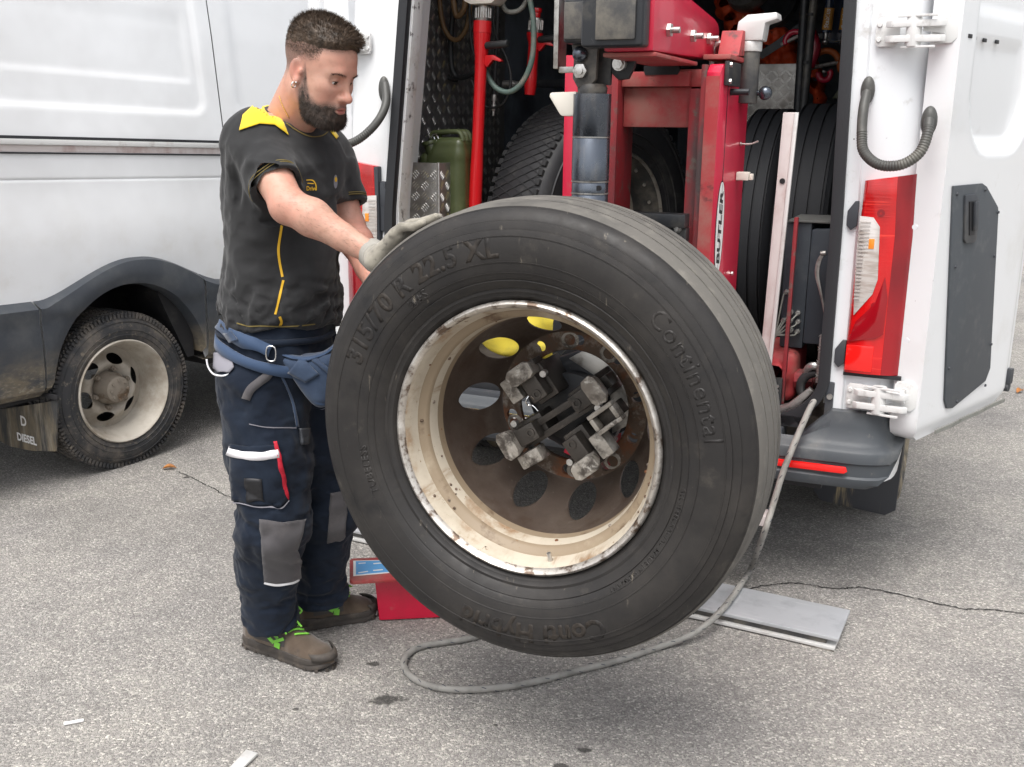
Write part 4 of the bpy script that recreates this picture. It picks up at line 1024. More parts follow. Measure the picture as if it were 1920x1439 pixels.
    for k in range(26):
        a = rn.uniform(0, 2 * math.pi); a = a if k > 9 else rn.uniform(math.pi, 2 * math.pi); h = rn.uniform(.016, .098); r = float(np.interp(h, [.0055, .04, .046, .058, .07, .102], [.289, .280, .2785, .266, .2605, .2565])); s = rn.uniform(.0022, .0055)
        m = MB(); m.sphere((r * math.cos(a), h, r * math.sin(a)), (s, s, s * .8), 8, 6); T.part('rust_spot', m, 'rim_flange', rim)
    m = MB(); a = rad(-78); m.cyl((.284 * math.cos(a), .03, .284 * math.sin(a)), (.262 * math.cos(a), .026, .262 * math.sin(a)), .005, n=10); T.part('valve', m, 'zinc', rim)
    return T
TW = build_wheel()

# ------------------------------------------------------------------ tyre changing machine (frame VAN)
def build_machine():
    T = Thing('tyre_changer', 'red mobile truck tyre changer sliding out of the van on its posts', 'tyre changer', VAN, (.28, -.3, 0))
    z = np.array([0, 0, 1.])
    m = MB(); m.bx(.048, .088, -.45, -.30, .80, 1.69); pl = T.part('post', m, 'red_paint', bevel=.004)
    m = MB(); m.bx(.0885, .186, -.435, -.428, .9, 1.66); T.part('post_web', m, 'red_grimy', pl)
    m = MB(); m.bx(.1865, .206, -.45, -.30, .048, 1.655); T.part('post_flange', m, 'red_grimy', pl, bevel=.003)
    m = MB(); m.bx(.207, .398, -.40, -.33, 1.498, 1.605); cb = T.part('cross_beam', m, 'red_dusty', bevel=.004)
    m = MB(); m.bx(.207, .398, -.425, -.33, 1.6055, 1.645); T.part('beam_flange', m, 'red_dusty', cb, bevel=.003)
    m = MB(); m.prism([(.27, 0), (.275, -.012), (.365, -.012), (.372, 0), (.365, .012), (.27, .012)], (0, -.4255, 1.648), (1, 0, 0), (0, 0, 1), (0, -1, 0), .002); T.part('beam_slot', m, 'ink', cb)
    m = MB(); m.bx(.399, .436, -.42, -.30, .048, 1.60); T.part('inner_post', m, 'red_grimy', bevel=.003)
    m = MB(); m.bx(.4365, .452, -.455, -.20, .42, 1.66); T.part('post_edge', m, 'red_grimy', bevel=.003)
    # the column: front flange and broad right side
    m = MB(); m.prism([(-.463, .42), (-.463, 1.64), (-.43, 1.662), (-.085, 1.675), (-.085, .42)], (.4525, 0, 0), (0, 1, 0), (0, 0, 1), (1, 0, 0), .038); C = T.part('column', m, 'red_paint', bevel=.006)
    m = MB(); m.bx(.4535, .4895, -.4655, -.4645, .5, 1.63); T.part('worn_edge', m, 'red_dusty', C)
    m = MB(); m.bx(.4915, .4925, -.372, -.3695, .5, 1.655); T.part('seam', m, 'ink', C)
    # arm box running forward
    m = MB(); m.prism([(-.85, 1.668), (-.85, 1.83), (-.80, 1.84), (-.26, 1.792), (-.215, 1.782), (-.20, 1.765), (-.20, 1.69), (-.30, 1.682)], (.30, 0, 0), (0, 1, 0), (0, 0, 1), (1, 0, 0), .12); A = T.part('arm_box', m, 'red_paint', bevel=.008)
    m = MB(); m.bx(.295, .425, -.84, -.45, 1.657, 1.667); T.part('arm_base', m, 'red_dusty', A, bevel=.004)
    m = MB(); m.bx(.262, .412, -.905, -.852, 1.675, 1.86); m2 = T.part('end_housing', m, 'black_steel', A, bevel=.01, seg=3)
    m = MB(); m.bx(.300, .395, -.913, -.9055, 1.69, 1.80); T.part('housing_cover', m, 'dusty_steel', A, bevel=.006)
    for px, py in ((1252, 57), (1297, 68), (1327, 73)):
        p = VAN.at_u(px, py, .4205); m = MB(); m.cyl(p, p + [.010, 0, 0], .016, n=6); m.cyl(p + [.010, 0, 0], p + [.03, 0, 0], .0075, n=12); T.part('bolt', m, 'zinc', A)
    p = VAN.at_u(1342, 79, .4205); m = MB(); m.cyl(p, p + [.002, 0, 0], .010, n=14); T.part('bolt_hole', m, 'ink', A)
    m = MB(); m.prism([(-.30, 1.69), (-.05, 1.70), (-.02, 1.74), (-.12, 1.765), (-.26, 1.76)], (.44, 0, 0), (0, 1, 0), (0, 0, 1), (1, 0, 0), .06); T.part('gusset', m, 'red_dusty', bevel=.004)
    m = MB(); m.bx(.425, .50, -.40, -.12, 1.676, 1.689); T.part('top_plate', m, 'red_dusty', bevel=.003)
    m = MB(); m.bx(.30, .44, -.40, -.35, 1.605, 1.651); T.part('stay_block', m, 'red_dusty', bevel=.004)
    # sticker with the maker's name, reading upwards
    pts = [VAN.at_u(x, y, .4912) for x, y in ((1352, 345), (1346, 512))]; c = (pts[0] + pts[1]) / 2; hl = (pts[0][2] - pts[1][2]) / 2
    ov = [(.043 * math.copysign(abs(math.cos(t)) ** .9, math.cos(t)), (hl + .004) * math.sin(t)) for t in np.linspace(0, 2 * math.pi, 40, endpoint=False)]
    m = MB(); m.prism([(x * 1.18, y * 1.03) for x, y in ov], (.4908, c[1], c[2]), (0, 1, 0), (0, 0, 1), (1, 0, 0), .0006); st = T.part('sticker_border', m, 'ink', C, smooth=0)
    m = MB(); m.prism(ov, (.4916, c[1], c[2]), (0, 1, 0), (0, 0, 1), (1, 0, 0), .0006); T.part('sticker', m, 'label_white', st, smooth=0)
    t = text_mb('BUTLER', .056, bold=.0022, shear=.15, space=1.05); t.xform(lambda q: (.4926, c[1] - q[1] * .95, c[2] + q[0])); T.part('lettering', t, 'ink', st, smooth=0, recalc=False)
    # things on the column
    p = VAN.at_u(1370, 140, .4915); m = MB(); m.box(p + [.006, 0, 0], (.012, .15, .062)); pb = T.part('black_plate', m, 'black_steel', C, bevel=.002)
    for dz in (-.021, .021):
        m = MB(); q = p + [.012, -.065, dz]; m.cyl(q, q + [.006, 0, 0], .007, n=6); T.part('bolt', m, 'zinc', pb)
    k = VAN.at(1402, 150, -.20)
    k = np.array([k[0], -.20, 0]); w0, w1 = VAN.at(1400, 194, -.2)[2], VAN.at(1402, 98, -.2)[2]
    m = MB(); m.cyl((k[0], -.2, w0), (k[0], -.2, w1), .030, n=28); tb = T.part('guide_tube', m, 'dusty_steel', C, bevel=.002)
    m = MB(); m.cyl((k[0], -.2, w1), (k[0], -.2, w1 + .028), .034, n=28); m.prism([(-.035, 0), (-.03, .05), (-.005, .068), (.075, .072), (.078, .055), (.045, .045), (.04, 0)], (k[0], -.235, w1 + .0285), (1, 0, 0), (0, 0, 1), (0, 1, 0), .07); T.part('tube_cap', m, 'alu_white', tb, bevel=.004)
    b = VAN.at(1422, 175, -.2); m = MB(); m.sphere((k[0] + .052, -.2, b[2]), .0195, 18, 12); m.cyl((k[0] + .02, -.2, b[2]), (k[0] + .05, -.2, b[2]), .008, n=10); T.part('ball_knob', m, 'blue_steel', tb, smooth=180)
    b = VAN.at_u(1370, 173, .4915); m = MB(); m.cyl(b, b + [.05, 0, 0], .009, n=14); T.part('stop_pin', m, 'black_steel', C)
    b = VAN.at(1350, 85, -.25); m = MB(); m.tube(spline([b + [.02, 0, 0], b + [0, 0, .006], b + [-.016, 0, -.006], b + [-.02, 0, -.03], b + [-.021, 0, -.06]], 5), .0075, 10); T.part('bent_pipe', m, 'zinc', C)
    b = VAN.at_u(1388, 270, .4915); m = MB(); m.tube(spline([b, b + [.03, 0, 0], b + [.052, 0, .008]], 5), .0028, 8); m.cyl(b, b + [.004, 0, 0], .006, n=8); T.part('hook', m, 'zinc', C)
    b = VAN.at_u(1382, 330, .4915); m = MB(); m.box(b + [.018, 0, 0], (.036, .03, .024)); m.box(b + [.042, 0, -.002], (.01, .02, .018)); T.part('clip', m, 'ivory', C, bevel=.003)
    b = VAN.at_u(1371, 513, .4915); m = MB(); m.cyl(b, b + [.006, 0, 0], .006, n=6); T.part('bolt', m, 'zinc', C)
    # lower black cross member behind the tyre
    m = MB(); m.bx(.19, .43, -.52, -.47, 1.235, 1.272); lc = T.part('lower_member', m, 'black_steel', bevel=.004)
    m = MB(); m.bx(.385, .43, -.50, -.466, 1.15, 1.234); T.part('bracket', m, 'black_steel', lc, bevel=.003)
    for px, py in ((1272, 429), (1268, 455)):
        p = VAN.at(px, py, -.5005); m = MB(); m.cyl(p, p + [0, -.009, 0], .011, n=6); m.cyl(p + [0, -.009, 0], p + [0, -.02, 0], .006, n=10); T.part('bolt', m, 'zinc', lc)
    # hydraulic jack with its clevis
    jx, jv = .222, -.70
    m = MB(); prof = [(.0, 1.578), (.048, 1.578), (.048, 1.476), (.0455, 1.473), (.0455, 1.471), (.048, 1.468), (.048, 1.366), (.0450, 1.363), (.0450, 1.360), (.047, 1.357), (.047, 1.335), (.0445, 1.333), (.0445, 1.330), (.047, 1.327), (.047, .9), (.0, .9)]
    m.lathe([(r, h) for r, h in prof], (jx, jv, 0), (0, 0, 1), n=48); J = T.part('jack_cylinder', m, 'blue_steel', smooth=40)
    for h in (1.472, 1.3615, 1.3315):
        m = MB(); m.lathe([(.0462, h - .0026), (.0488, h - .0012), (.0488, h + .0012), (.0462, h + .0026)], (jx, jv, 0), (0, 0, 1), n=48); T.part('band', m, 'steel_raw', J)
    p = np.array([jx + .033, jv - .034, 1.347]); m = MB(); m.cyl(p - [-.004, -.004, 0], p + [.002, -.003, 0], .0065, n=14); T.part('port', m, 'ink', J)
    m = MB(); m.lathe([(.036, 1.5785), (.038, 1.592), (.032, 1.602), (.0, 1.602)], (jx, jv, 0), (0, 0, 1), n=32); T.part('rod_end', m, 'dusty_steel', J, smooth=40)
    m = MB(); m.prism([(-.040, 1.715), (-.030, 1.66), (-.032, 1.615), (-.018, 1.592), (.012, 1.592), (.030, 1.612), (.032, 1.68), (.045, 1.715)], (jx - .012, jv - .03, 0), (1, 0, 0), (0, 0, 1), (0, 1, 0), .016); K = T.part('clevis_plate', m, 'dusty_steel', bevel=.003)
    m = MB(); m.prism([(-.02, 1.70), (-.02, 1.60), (.03, 1.60), (.035, 1.70)], (jx + .01, jv + .015, 0), (1, 0, 0), (0, 0, 1), (0, 1, 0), .016); T.part('clevis_plate', m, 'dusty_steel', bevel=.003)
    m = MB(); m.bx(jx - .055, jx + .045, jv - .075, jv + .05, 1.695, 1.80); hb = T.part('head_block', m, 'black_steel', bevel=.012, seg=3)
    m = MB(); m.bx(jx - .050, jx + .036, jv - .082, jv - .0755, 1.704, 1.79); T.part('head_cover', m, 'dusty_steel', hb, bevel=.008)
    m = MB(); m.bx(jx + .0455, jx + .11, jv - .055, jv + .05, 1.690, 1.79); h2 = T.part('side_block', m, 'dusty_steel', bevel=.010, seg=3)
    m = MB(); m.bx(jx + .1105, jx + .15, jv - .02, jv + .09, 1.69, 1.79); T.part('side_block', m, 'black_steel', bevel=.012, seg=3)
    m = MB(); m.prism([(.035, 1.70), (.04, 1.63), (.06, 1.612), (.085, 1.615), (.10, 1.645), (.105, 1.70)], (jx, jv + .02, 0), (1, 0, 0), (0, 0, 1), (0, 1, 0), .02); T.part('pivot_plate', m, 'black_steel', bevel=.003)
    p = np.array([jx - .022, jv - .031, 1.672]); m = MB(); m.sphere(p + [0, -.008, 0], .019, 18, 12); T.part('ball_pin', m, 'blue_steel', K, smooth=180)
    p = np.array([jx - .021, jv - .031, 1.632]); m = MB(); m.cyl(p, p + [0, -.012, 0], .019, n=6); m.cyl(p + [0, -.012, 0], p + [0, -.017, 0], .010, n=14); T.part('pivot_nut', m, 'zinc', K, bevel=.001)
    p = np.array([jx + .066, jv + .019, 1.650]); m = MB(); m.cyl(p, p + [0, -.018, 0], .017, n=14); m.cyl(p + [0, -.018, 0], p + [0, -.028, 0], .013, n=6); T.part('pivot_bolt', m, 'zinc', J)
    m = MB(); m.prism([(-.112, 1.582), (-.115, 1.572), (-.085, 1.528), (-.078, 1.523), (-.04, 1.524), (-.04, 1.584)], (jx, jv - .01, 0), (1, 0, 0), (0, 0, 1), (0, 1, 0), .05); T.part('guard_tab', m, 'ivory', J, bevel=.006)
    m = MB(); m.bx(jx - .105, jx - .092, jv - .01, jv + .05, 1.64, 1.86); m.bx(jx - .0915, jx - .05, jv - .005, jv + .01, 1.63, 1.645); T.part('angle_bar', m, 'steel_raw', bevel=.002)
    # spindle and chuck behind the wheel
    wl = lambda p: VAN.local(WHEEL.world(p)); ax0, ax1 = wl((0, .30, 0)), wl((0, .72, 0))
    m = MB(); m.cyl(ax0, ax1, .085, n=32); m.cyl(wl((0, .50, 0)), wl((0, .56, 0)), .13, n=36); SP = T.part('spindle', m, 'black_steel', bevel=.004)
    m = MB(); m.bx(.10, .44, -.64, -.46, .70, .98); T.part('spindle_carriage', m, 'black_steel', bevel=.01)
    m = MB(); m.cyl((-.32, -.60, .655), (.08, -.60, .655), .024, n=28); T.part('hydraulic_rod', m, 'chrome_warm', smooth=40)
    m = MB(); m.cyl((-.45, -.60, .655), (-.30, -.60, .655), .045, n=28); T.part('hydraulic_cylinder', m, 'black_steel', bevel=.004)
    def W3(fn):
        return lambda q: wl(fn(q))
    m = MB()
    def jaw(deg, frame_, pin):
        a = rad(deg); er = np.array([math.cos(a), 0, math.sin(a)]); et = np.array([-math.sin(a), 0, math.cos(a)]); ev = np.array([0, 1., 0])
        B = lambda r, t, h: er * (r * 1.04 + .008) + et * t * 1.08 + ev * (.335 + (h - .31) * 1.22)
        R = np.stack([er, et, ev], 1)
        def bx(mm, r0, r1, t0, t1, h0, h1): mm.box(B((r0 + r1) / 2, (t0 + t1) / 2, (h0 + h1) / 2), ((r1 - r0) * 1.04, (t1 - t0) * 1.08, (h1 - h0) * 1.22), R)
        def mk(name, mm, mat, par=None, **k):
            mm.xform(wl); return T.part(name, mm, mat, par, **k)
        q = MB(); bx(q, .035, .118, -.028, .028, .225, .33); jb = mk('jaw', q, 'jaw_dark', None, bevel=.006)
        q = MB(); bx(q, .045, .105, -.020, .020, .190, .2255); mk('jaw_step', q, 'jaw_dark', jb, bevel=.005)
        # flared grip shoe whose pale face looks at us
        s = [(.098, -.019), (.104, -.030), (.128, -.033), (.137, -.022), (.137, .022), (.128, .033), (.104, .030), (.098, .019)]
        c = np.mean([(r, t) for r, t in s], 0); q = MB()
        q.loft([[B(c[0] + (r - c[0]) * f - dr, t * f, h) for r, t in s] for f, h, dr in ((.62, .232, .012), (.82, .205, .004), (1.0, .180, 0), (1.0, .172, 0))]); mk('grip_shoe', q, 'jaw_pale', jb, bevel=.003)
        q = MB(); bx(q, .086, .1335, -.014, .014, .233, .275); mk('shoe_neck', q, 'jaw_dark', jb, bevel=.004)
        if frame_:
            for t0, t1, r0, r1 in ((.036, .046, .06, .128), (.074, .084, .06, .128), (.046, .074, .060, .071), (.046, .074, .117, .128)):
                q = MB(); bx(q, r0, r1, t0 * frame_ if frame_ > 0 else -t1, t1 * frame_ if frame_ > 0 else -t0, .185, .212); mk('clamp_bar', q, 'jaw_pale', jb, bevel=.003)
            q = MB(); bx(q, .068, .12, .045 if frame_ > 0 else -.076, .076 if frame_ > 0 else -.045, .214, .262); mk('clamp_back', q, 'jaw_dark', jb, bevel=.004)
        else:
            q = MB(); bx(q, .07, .128, .034, .066, .196, .235); mk('spacer', q, 'jaw_pale', jb, bevel=.005)
        if pin:
            q = MB(); p = B(.055, .012, .19); q.tube(spline([p, p + er * .012 + ev * -.012, p + er * .006 + et * .012 + ev * -.018, p + et * .016 - er * .004 + ev * -.010, p - er * .012 + et * .006 + ev * -.012, p - er * .028 + et * .004 + ev * -.010], 5), .0016, 6); mk('spring_clip', q, 'chrome', jb)
        q = MB(); p = B(.09, -.034, .21); q.cyl(p, p - ev * .016, .008, n=12); mk('pin', q, 'zinc', jb)
        q = MB(); p = B(.06, .0, .190); q.lathe([(.006, 0), (.006, -.003), (.011, -.003), (.011, 0)], p, (0, 1, 0), n=20); mk('boss', q, 'jaw_dark', jb)
    jaw(128, 0, 1); jaw(40, -1, 0); jaw(214, 0, 0); jaw(310, 0, 0)
    a = rad(37); er = np.array([math.cos(a), 0, math.sin(a)]); et = np.array([-math.sin(a), 0, math.cos(a)])
    for t in (-.02, .012):
        q = MB(); q.box(er * .0 + et * t + np.array([0, .235, 0]), (.20, .016, .03), np.stack([er, et, np.array([0, 1., 0])], 1)); q.xform(wl); T.part('slide_bar', q, 'jaw_dark', bevel=.002)
    q = MB(); q.lathe([(.0, .38), (.13, .38), (.13, .345), (.11, .335), (.0, .335)], (0, 0, 0), (0, 1, 0), n=8); q.xform(wl); T.part('chuck_body', q, 'black_steel', bevel=.004)
    for k, (dg, r) in enumerate(((62, .118), (5, .118))):
        q = MB(); aa = rad(dg); e1 = np.array([math.cos(aa), 0, math.sin(aa)]); e2 = np.array([-math.sin(aa), 0, math.cos(aa)])
        q.prism([(.09, -.07), (.135, -.045), (.142, 0), (.135, .045), (.09, .07)], (0, .333, 0), e1, e2, (0, 1, 0), .02); q.xform(wl); T.part('backing_disc', q, 'steel_raw', bevel=.002)
    q = MB(); q.box((-.05, .36, -.05), (.09, .03, .02), rot('Y', -25)); q.xform(wl); T.part('red_lug', q, 'red_paint', bevel=.003)
    q = MB(); q.box((.01, .30, -.085), (.022, .03, .06), rot('Y', 20)); q.xform(wl); T.part('red_lug', q, 'red_paint', bevel=.003)
    # foot of the machine
    m = MB(); m.bx(.06, .37, -.38, -.12, .0465, .12); T.part('base', m, 'black_steel', bevel=.01)
    m = MB(); m.bx(.44, .645, -.12, -.05, .265, .30); T.part('support_beam', m, 'alu_pink', bevel=.003)
    return T
MC = build_machine()

def build_plank():
    a, b, c = G(1570, 1224), G(1605, 1172), G(655, 1014)
    d = a - c; L = np.linalg.norm(d) + .12; yaw = math.atan2(-(d[1]), d[0]); fr = Frame(a, yaw)   # u along the plank towards its right end
    T = Thing('aluminium_plank', 'long aluminium ramp plank lying on the asphalt beneath the machine', 'plank', fr, (0, 0, 0))
    W = float(np.linalg.norm(b - a))
    m = MB(); m.bx(-L, .0, .0, W, .034, .0455); T.part('top_board', m, 'alu', bevel=.0025)
    m = MB(); m.bx(-L + .02, -.035, .010, W - .01, .016, .0335); T.part('core', m, 'dusty_steel')
    m = MB(); m.bx(-L, -.008, -.004, W, .005, .0155); T.part('bottom_board', m, 'alu_white', bevel=.0025)
    for u in (-.45, -1.2):
        m = MB(); m.bx(u, u + .012, .002, .0095, .0165, .0335); T.part('spacer', m, 'black_steel')
    m = MB(); m.bx(-.10, -.01, -.002, W - .01, .0, .0055); T.part('foot_pad', m, 'jaw_pale', bevel=.001)
build_plank()

def build_pedal():
    u0, v0 = 0., 0.; a, b = G(711, 1166), G(815, 1161); PF = Frame(a, math.atan2(-(b[1] - a[1]), b[0] - a[0]))
    T = Thing('foot_pedal_box', 'red steel pedal box with a blue label on its lid beside the far shoe', 'pedal', PF, (.1, .1, 0))
    m = MB(); m.loft([[(u0, v0, .004), (u0 + .26, v0 + .0, .004), (u0 + .26, v0 + .18, .004), (u0 + .02, v0 + .20, .004)], [(u0 - .012, v0 + .012, .148), (u0 + .25, v0 + .01, .148), (u0 + .25, v0 + .18, .148), (u0, v0 + .19, .148)]]); b = T.part('body', m, 'red_paint', bevel=.004)
    m = MB(); m.prism([(-.055, -.055), (-.045, -.065), (.20, -.05), (.20, .105), (-.05, .105), (-.06, .095)], (u0 - .03, v0 + .02, .149), (1, 0, 0), (0, 1, 0), (0, 0, 1), .012); l = T.part('lid', m, 'red_dusty', bevel=.003)
    m = MB(); m.prism([(-.045, -.030), (.12, -.012), (.12, .075), (-.048, .082)], (u0 - .03, v0 + .02, .1614), (1, 0, 0), (0, 1, 0), (0, 0, 1), .0012); lb = T.part('label_border', m, 'label_white', l, smooth=0)
    m = MB(); m.prism([(-.037, -.023), (.115, -.006), (.115, .069), (-.040, .075)], (u0 - .03, v0 + .02, .1628), (1, 0, 0), (0, 1, 0), (0, 0, 1), .0008); T.part('label', m, 'label_blue', lb, smooth=0)
    for x, y, w_, h_ in ((-.02, .058, .022, .006), (-.015, -.008, .03, .006), (.03, .05, .03, .007), (.03, .0, .03, .007), (.075, .03, .03, .02)):
        m = MB(); m.box((u0 - .03 + x, v0 + .02 + y + .05 * x, .1640), (w_, h_, .0006), rot('Z', 15 * math.sin(x * 300))); T.part('label_mark', m, 'label_white', lb, smooth=0)
    m = MB(); m.bx(u0 - .06, u0 - .005, v0 + .03, v0 + .15, .006, .022); T.part('toe_plate', m, 'alu_white', bevel=.003)
build_pedal()
# ------------------------------------------------------------------ what is stowed in the service van
def build_contents():
    V = VAN
    # tread-plate locker with the jerry can standing in it
    T = Thing('checker_plate_locker', 'tread-plate metal locker inside the van by the left pillar', 'locker', VAN, (-.78, .40, .6))
    m = MB(); m.bx(-.862, -.700, .200, .206, .6, 1.36); m.bx(-.706, -.700, .2062, .56, .6, 1.36); m.bx(-.862, -.856, .2062, .56, .6, 1.30); m.bx(-.8555, -.7065, .55, .556, .6, 1.36); T.part('panel', m, 'checker', bevel=.001)
    m = MB(); checker_bars(m, (-.862, .200, .85), (1, 0, 0), (0, 0, 1), (0, -1, 0), .165, .51, .0405, .031, .0034, .0016, 4); checker_bars(m, (-.700, .205, .85), (0, 1, 0), (0, 0, 1), (1, 0, 0), .35, .51, .0405, .031, .0034, .0016, 4)
    T.part('tread_bars', m, 'checker_bar', smooth=0)['kind'] = 'stuff'
    m = MB(); m.bx(-.708, -.698, .197, .204, .6, 1.362); T.part('corner_edge', m, 'zinc', bevel=.002)
    # jerry can
    T = Thing('jerry_can', 'olive green steel jerry can standing in the tread-plate locker', 'jerry can', VAN, (-.77, .37, 1.1))
    c0 = V.at(780, 300, .30)
    x0 = -.848; F_ = Field((x0 - .02, .25, 1.08), (x0 + .24, .46, 1.52), .004)
    F_.add(F_.box((x0 + .10, .352, 1.24), (.10, .062, .165), .035)); F_.add(F_.box((x0 + .125, .352, 1.415), (.072, .060, .038), .028), .03)
    F_.cut(F_.box((x0 + .018, .352, 1.452), (.045, .1, .04), .02, rot('Y', -28)), .03)
    F_.cut(np.maximum(np.abs(F_.X - (x0 + .045)) - .0035, np.abs(F_.d + .0) - .004), .004)
    me = F_.mesh('body', T.base); b = T.mesh('body', me, 'olive')
    cp = np.array([x0 + .055, .315, 1.405]); dr = np.array([-.25, -.15, 1.0]); dr /= np.linalg.norm(dr)
    m = MB(); m.cyl(cp - dr * .03, cp + dr * .022, .025, n=24); m.cyl(cp + dr * .0225, cp + dr * .036, .031, .029, n=24); T.part('cap', m, 'olive', b, bevel=.003)
    m = MB(); q = cp + dr * .05; m.tube(spline([q + [-.01, 0, 0], q + [.0, 0, .008], q + [.012, 0, -.004], q + [.024, 0, .010], q + [.040, 0, .004], q + [.045, 0, -.012], q + [.032, 0, -.015], q + [.026, 0, 0]], 5), .0028, 7); T.part('spring_clip', m, 'chrome', b)
    for v in (.318, .352, .386):
        m = MB(); m.tube(spline([(x0 + .05, v, 1.43), (x0 + .055, v, 1.462), (x0 + .075, v, 1.470), (x0 + .16, v, 1.474), (x0 + .182, v, 1.462), (x0 + .188, v, 1.44)], 5), .0095, 10); T.part('handle', m, 'olive', b)
    # red air-hydraulic jacks hanging on the left wall
    def lance(nm, label, top, bot, v, rr, lever):
        a = V.at(*top, v); e = V.at(*bot, v); d = a - e; L = np.linalg.norm(d); d /= L
        T = Thing(nm, label, 'air jack', VAN, tuple(e), 'red air jacks hanging in the van'); q = lambda t: e + d * t * L
        m = MB(); pr = [(0, rr * .95), (.12, rr * 1.12), (.3, rr * 1.1), (.42, rr * .98), (.80, rr * 1.0), (.801, rr * 1.05), (.83, rr * 1.05), (.90, rr * 1.35), (.945, rr * 1.45), (.946, rr * 1.5), (1.0, rr * 1.5)]
        m.tube([q(t) for t, r in pr], [r for t, r in pr], 24); b = T.part('barrel', m, 'red_tool', smooth=40)
        m = MB(); m.cyl(q(1.0), q(1.0) + d * .055, rr * 1.28, n=28); T.part('collar', m, 'steel_raw', bevel=.003)
        m = MB()
        for k in range(18):
            t = 2 * math.pi * k / 18; m.cyl(q(1.0) + d * .01 + np.array([math.cos(t), math.sin(t), 0]) * rr * 1.28, q(1.0) + d * .045 + np.array([math.cos(t), math.sin(t), 0]) * rr * 1.28, .0022, n=6)
        T.part('knurl', m, 'zinc', smooth=0)['kind'] = 'stuff'
        m = MB(); h = q(.885); m.cyl(h + [rr, -.01, 0], h + [rr + .095, -.02, .006], rr * .62, n=18); T.part('side_handle', m, 'hose_dark', bevel=.005)
        m = MB(); h = q(.825); m.prism([(rr * .8, -.02), (rr * .8, .012), (rr + .03, .014), (rr + .055, .002), (rr + .066, -.006), (rr + .062, -.012), (rr + .03, -.004), (rr + .006, -.03)], h + [0, -.012, 0], (1, 0, 0), (0, 0, 1), (0, 1, 0), .022); T.part('lever', m, 'red_tool', bevel=.003)
        return T, q, d
    T, q, d = lance('air_jack', 'long red air jack hanging upright beside the jerry can', (905, 40), (889, 430), .36, .0225, 1)
    m = MB(); h = q(1.0) + d * .055; m.prism([(-.055, .0), (-.06, .012), (.075, .02), (.08, .008), (.055, -.012), (-.03, -.012)], h + [0, -.05, .012], (1, 0, 0), (0, 0, 1), (0, 1, 0), .09); T.part('guard_cap', m, 'ivory', bevel=.004)
    T, q, d = lance('air_jack', 'shorter red air jack hanging behind the grey hose loop', (1003, 62), (993, 178), .62, .0215, 1)
    m = MB(); h = q(1.0) + d * .055; m.cyl(h, h + d * .02, .016, n=18); m.cyl(h + d * .02, h + d * .036, .020, n=18); T.part('top_knob', m, 'red_tool', bevel=.002)
    # hoses
    def hose(label, pts, r, mat, cat='hose', nn=10, grp='air hoses hanging in the van'):
        p = spline([V.at(x, y, v) for x, y, v in pts], 10); m = MB().tube(p, r, nn)
        b = p[np.argmin(p[:, 2])]; solo('air_hose', m, mat, label, cat, VAN, tuple(b), grp, smooth=180)
    hose('brown hose loop hanging at the top left of the van', [(824, -30, .5), (826, 20, .5), (834, 55, .5), (848, 74, .5), (864, 70, .5), (878, 40, .5), (884, -30, .5)], .0095, 'hose_brown')
    hose('tan hose hooked over the wall beside the brown loop', [(862, -30, .45), (872, 0, .45), (868, 22, .45), (856, 30, .45), (850, 0, .45), (852, -30, .45)], .011, 'hose_brown')
    hose('grey hose running down the tread-plate wall', [(858, -30, .55), (850, 20, .55), (845, 80, .55), (848, 130, .55), (862, 146, .55), (885, 138, .5), (897, 120, .5)], .011, 'hose_dark')
    hose('black hose hanging straight against the wall', [(830, 40, .6), (822, 80, .6), (826, 120, .6), (840, 145, .6), (858, 150, .6)], .0095, 'hose_dark')
    hose('large grey-green hose loop in front of the short red jack', [(986, -30, .40), (999, 30, .40), (1000, 90, .40), (992, 130, .40), (975, 160, .40), (953, 173, .40), (930, 165, .40), (914, 142, .40), (906, 118, .40)], .0105, 'hose_green')
    hose('pale grey hose curving across the top of the van', [(938, -20, .42), (945, 15, .42), (960, 23, .42), (980, 14, .42), (996, -20, .42)], .009, 'hose_grey')
    hose('thin black cable looping beside the long red jack', [(880, -20, .48), (882, 60, .48), (888, 100, .48), (900, 118, .48), (912, 118, .48)], .005, 'hose_dark')
    hose('thin black cable hanging in a deep loop below the hoses', [(922, -20, .5), (928, 60, .5), (950, 110, .5), (958, 150, .5), (948, 188, .5), (928, 202, .5), (908, 198, .5), (895, 180, .5), (884, 150, .5)], .005, 'hose_dark')
    hose('dark hose hanging to a brass coupling above the spare wheel', [(934, -20, .55), (932, 60, .55), (928, 140, .55), (927, 178, .55)], .008, 'hose_dark')
    p0, p1 = V.at(927, 178, .55), V.at(925, 218, .55); m = MB(); d = p1 - p0
    for t0, t1, r in ((0, .3, .011), (.3, .45, .007), (.45, .75, .010), (.75, 1, .006)): m.cyl(p0 + d * t0, p0 + d * t1, r, n=12)
    solo('hose_coupling', m, 'zinc', 'metal quick coupling at the end of a hanging dark hose', 'coupling', VAN, tuple(p1), bevel=.001)
    p0 = V.at(965, 158, .7); m = MB(); m.cyl(p0, p0 + [.03, 0, 0], .012, n=12); m.cyl(p0 + [.03, 0, 0], p0 + [.045, 0, 0], .008, n=12); m.cyl(p0 - [.05, 0, 0], p0, .016, n=14); solo('air_valve', m, 'zinc', 'small steel air valve between the two red jacks', 'valve', VAN, tuple(p0), bevel=.001)
    # horizontal black rail behind the jacks
    m = MB(); m.bx(-.86, .10, 1.18, 1.22, 1.665, 1.70); solo('stowage_rail', m, 'black_steel', 'black horizontal stowage rail behind the hanging hoses', 'rail', VAN, (-.38, 1.2, 1.665), bevel=.004)
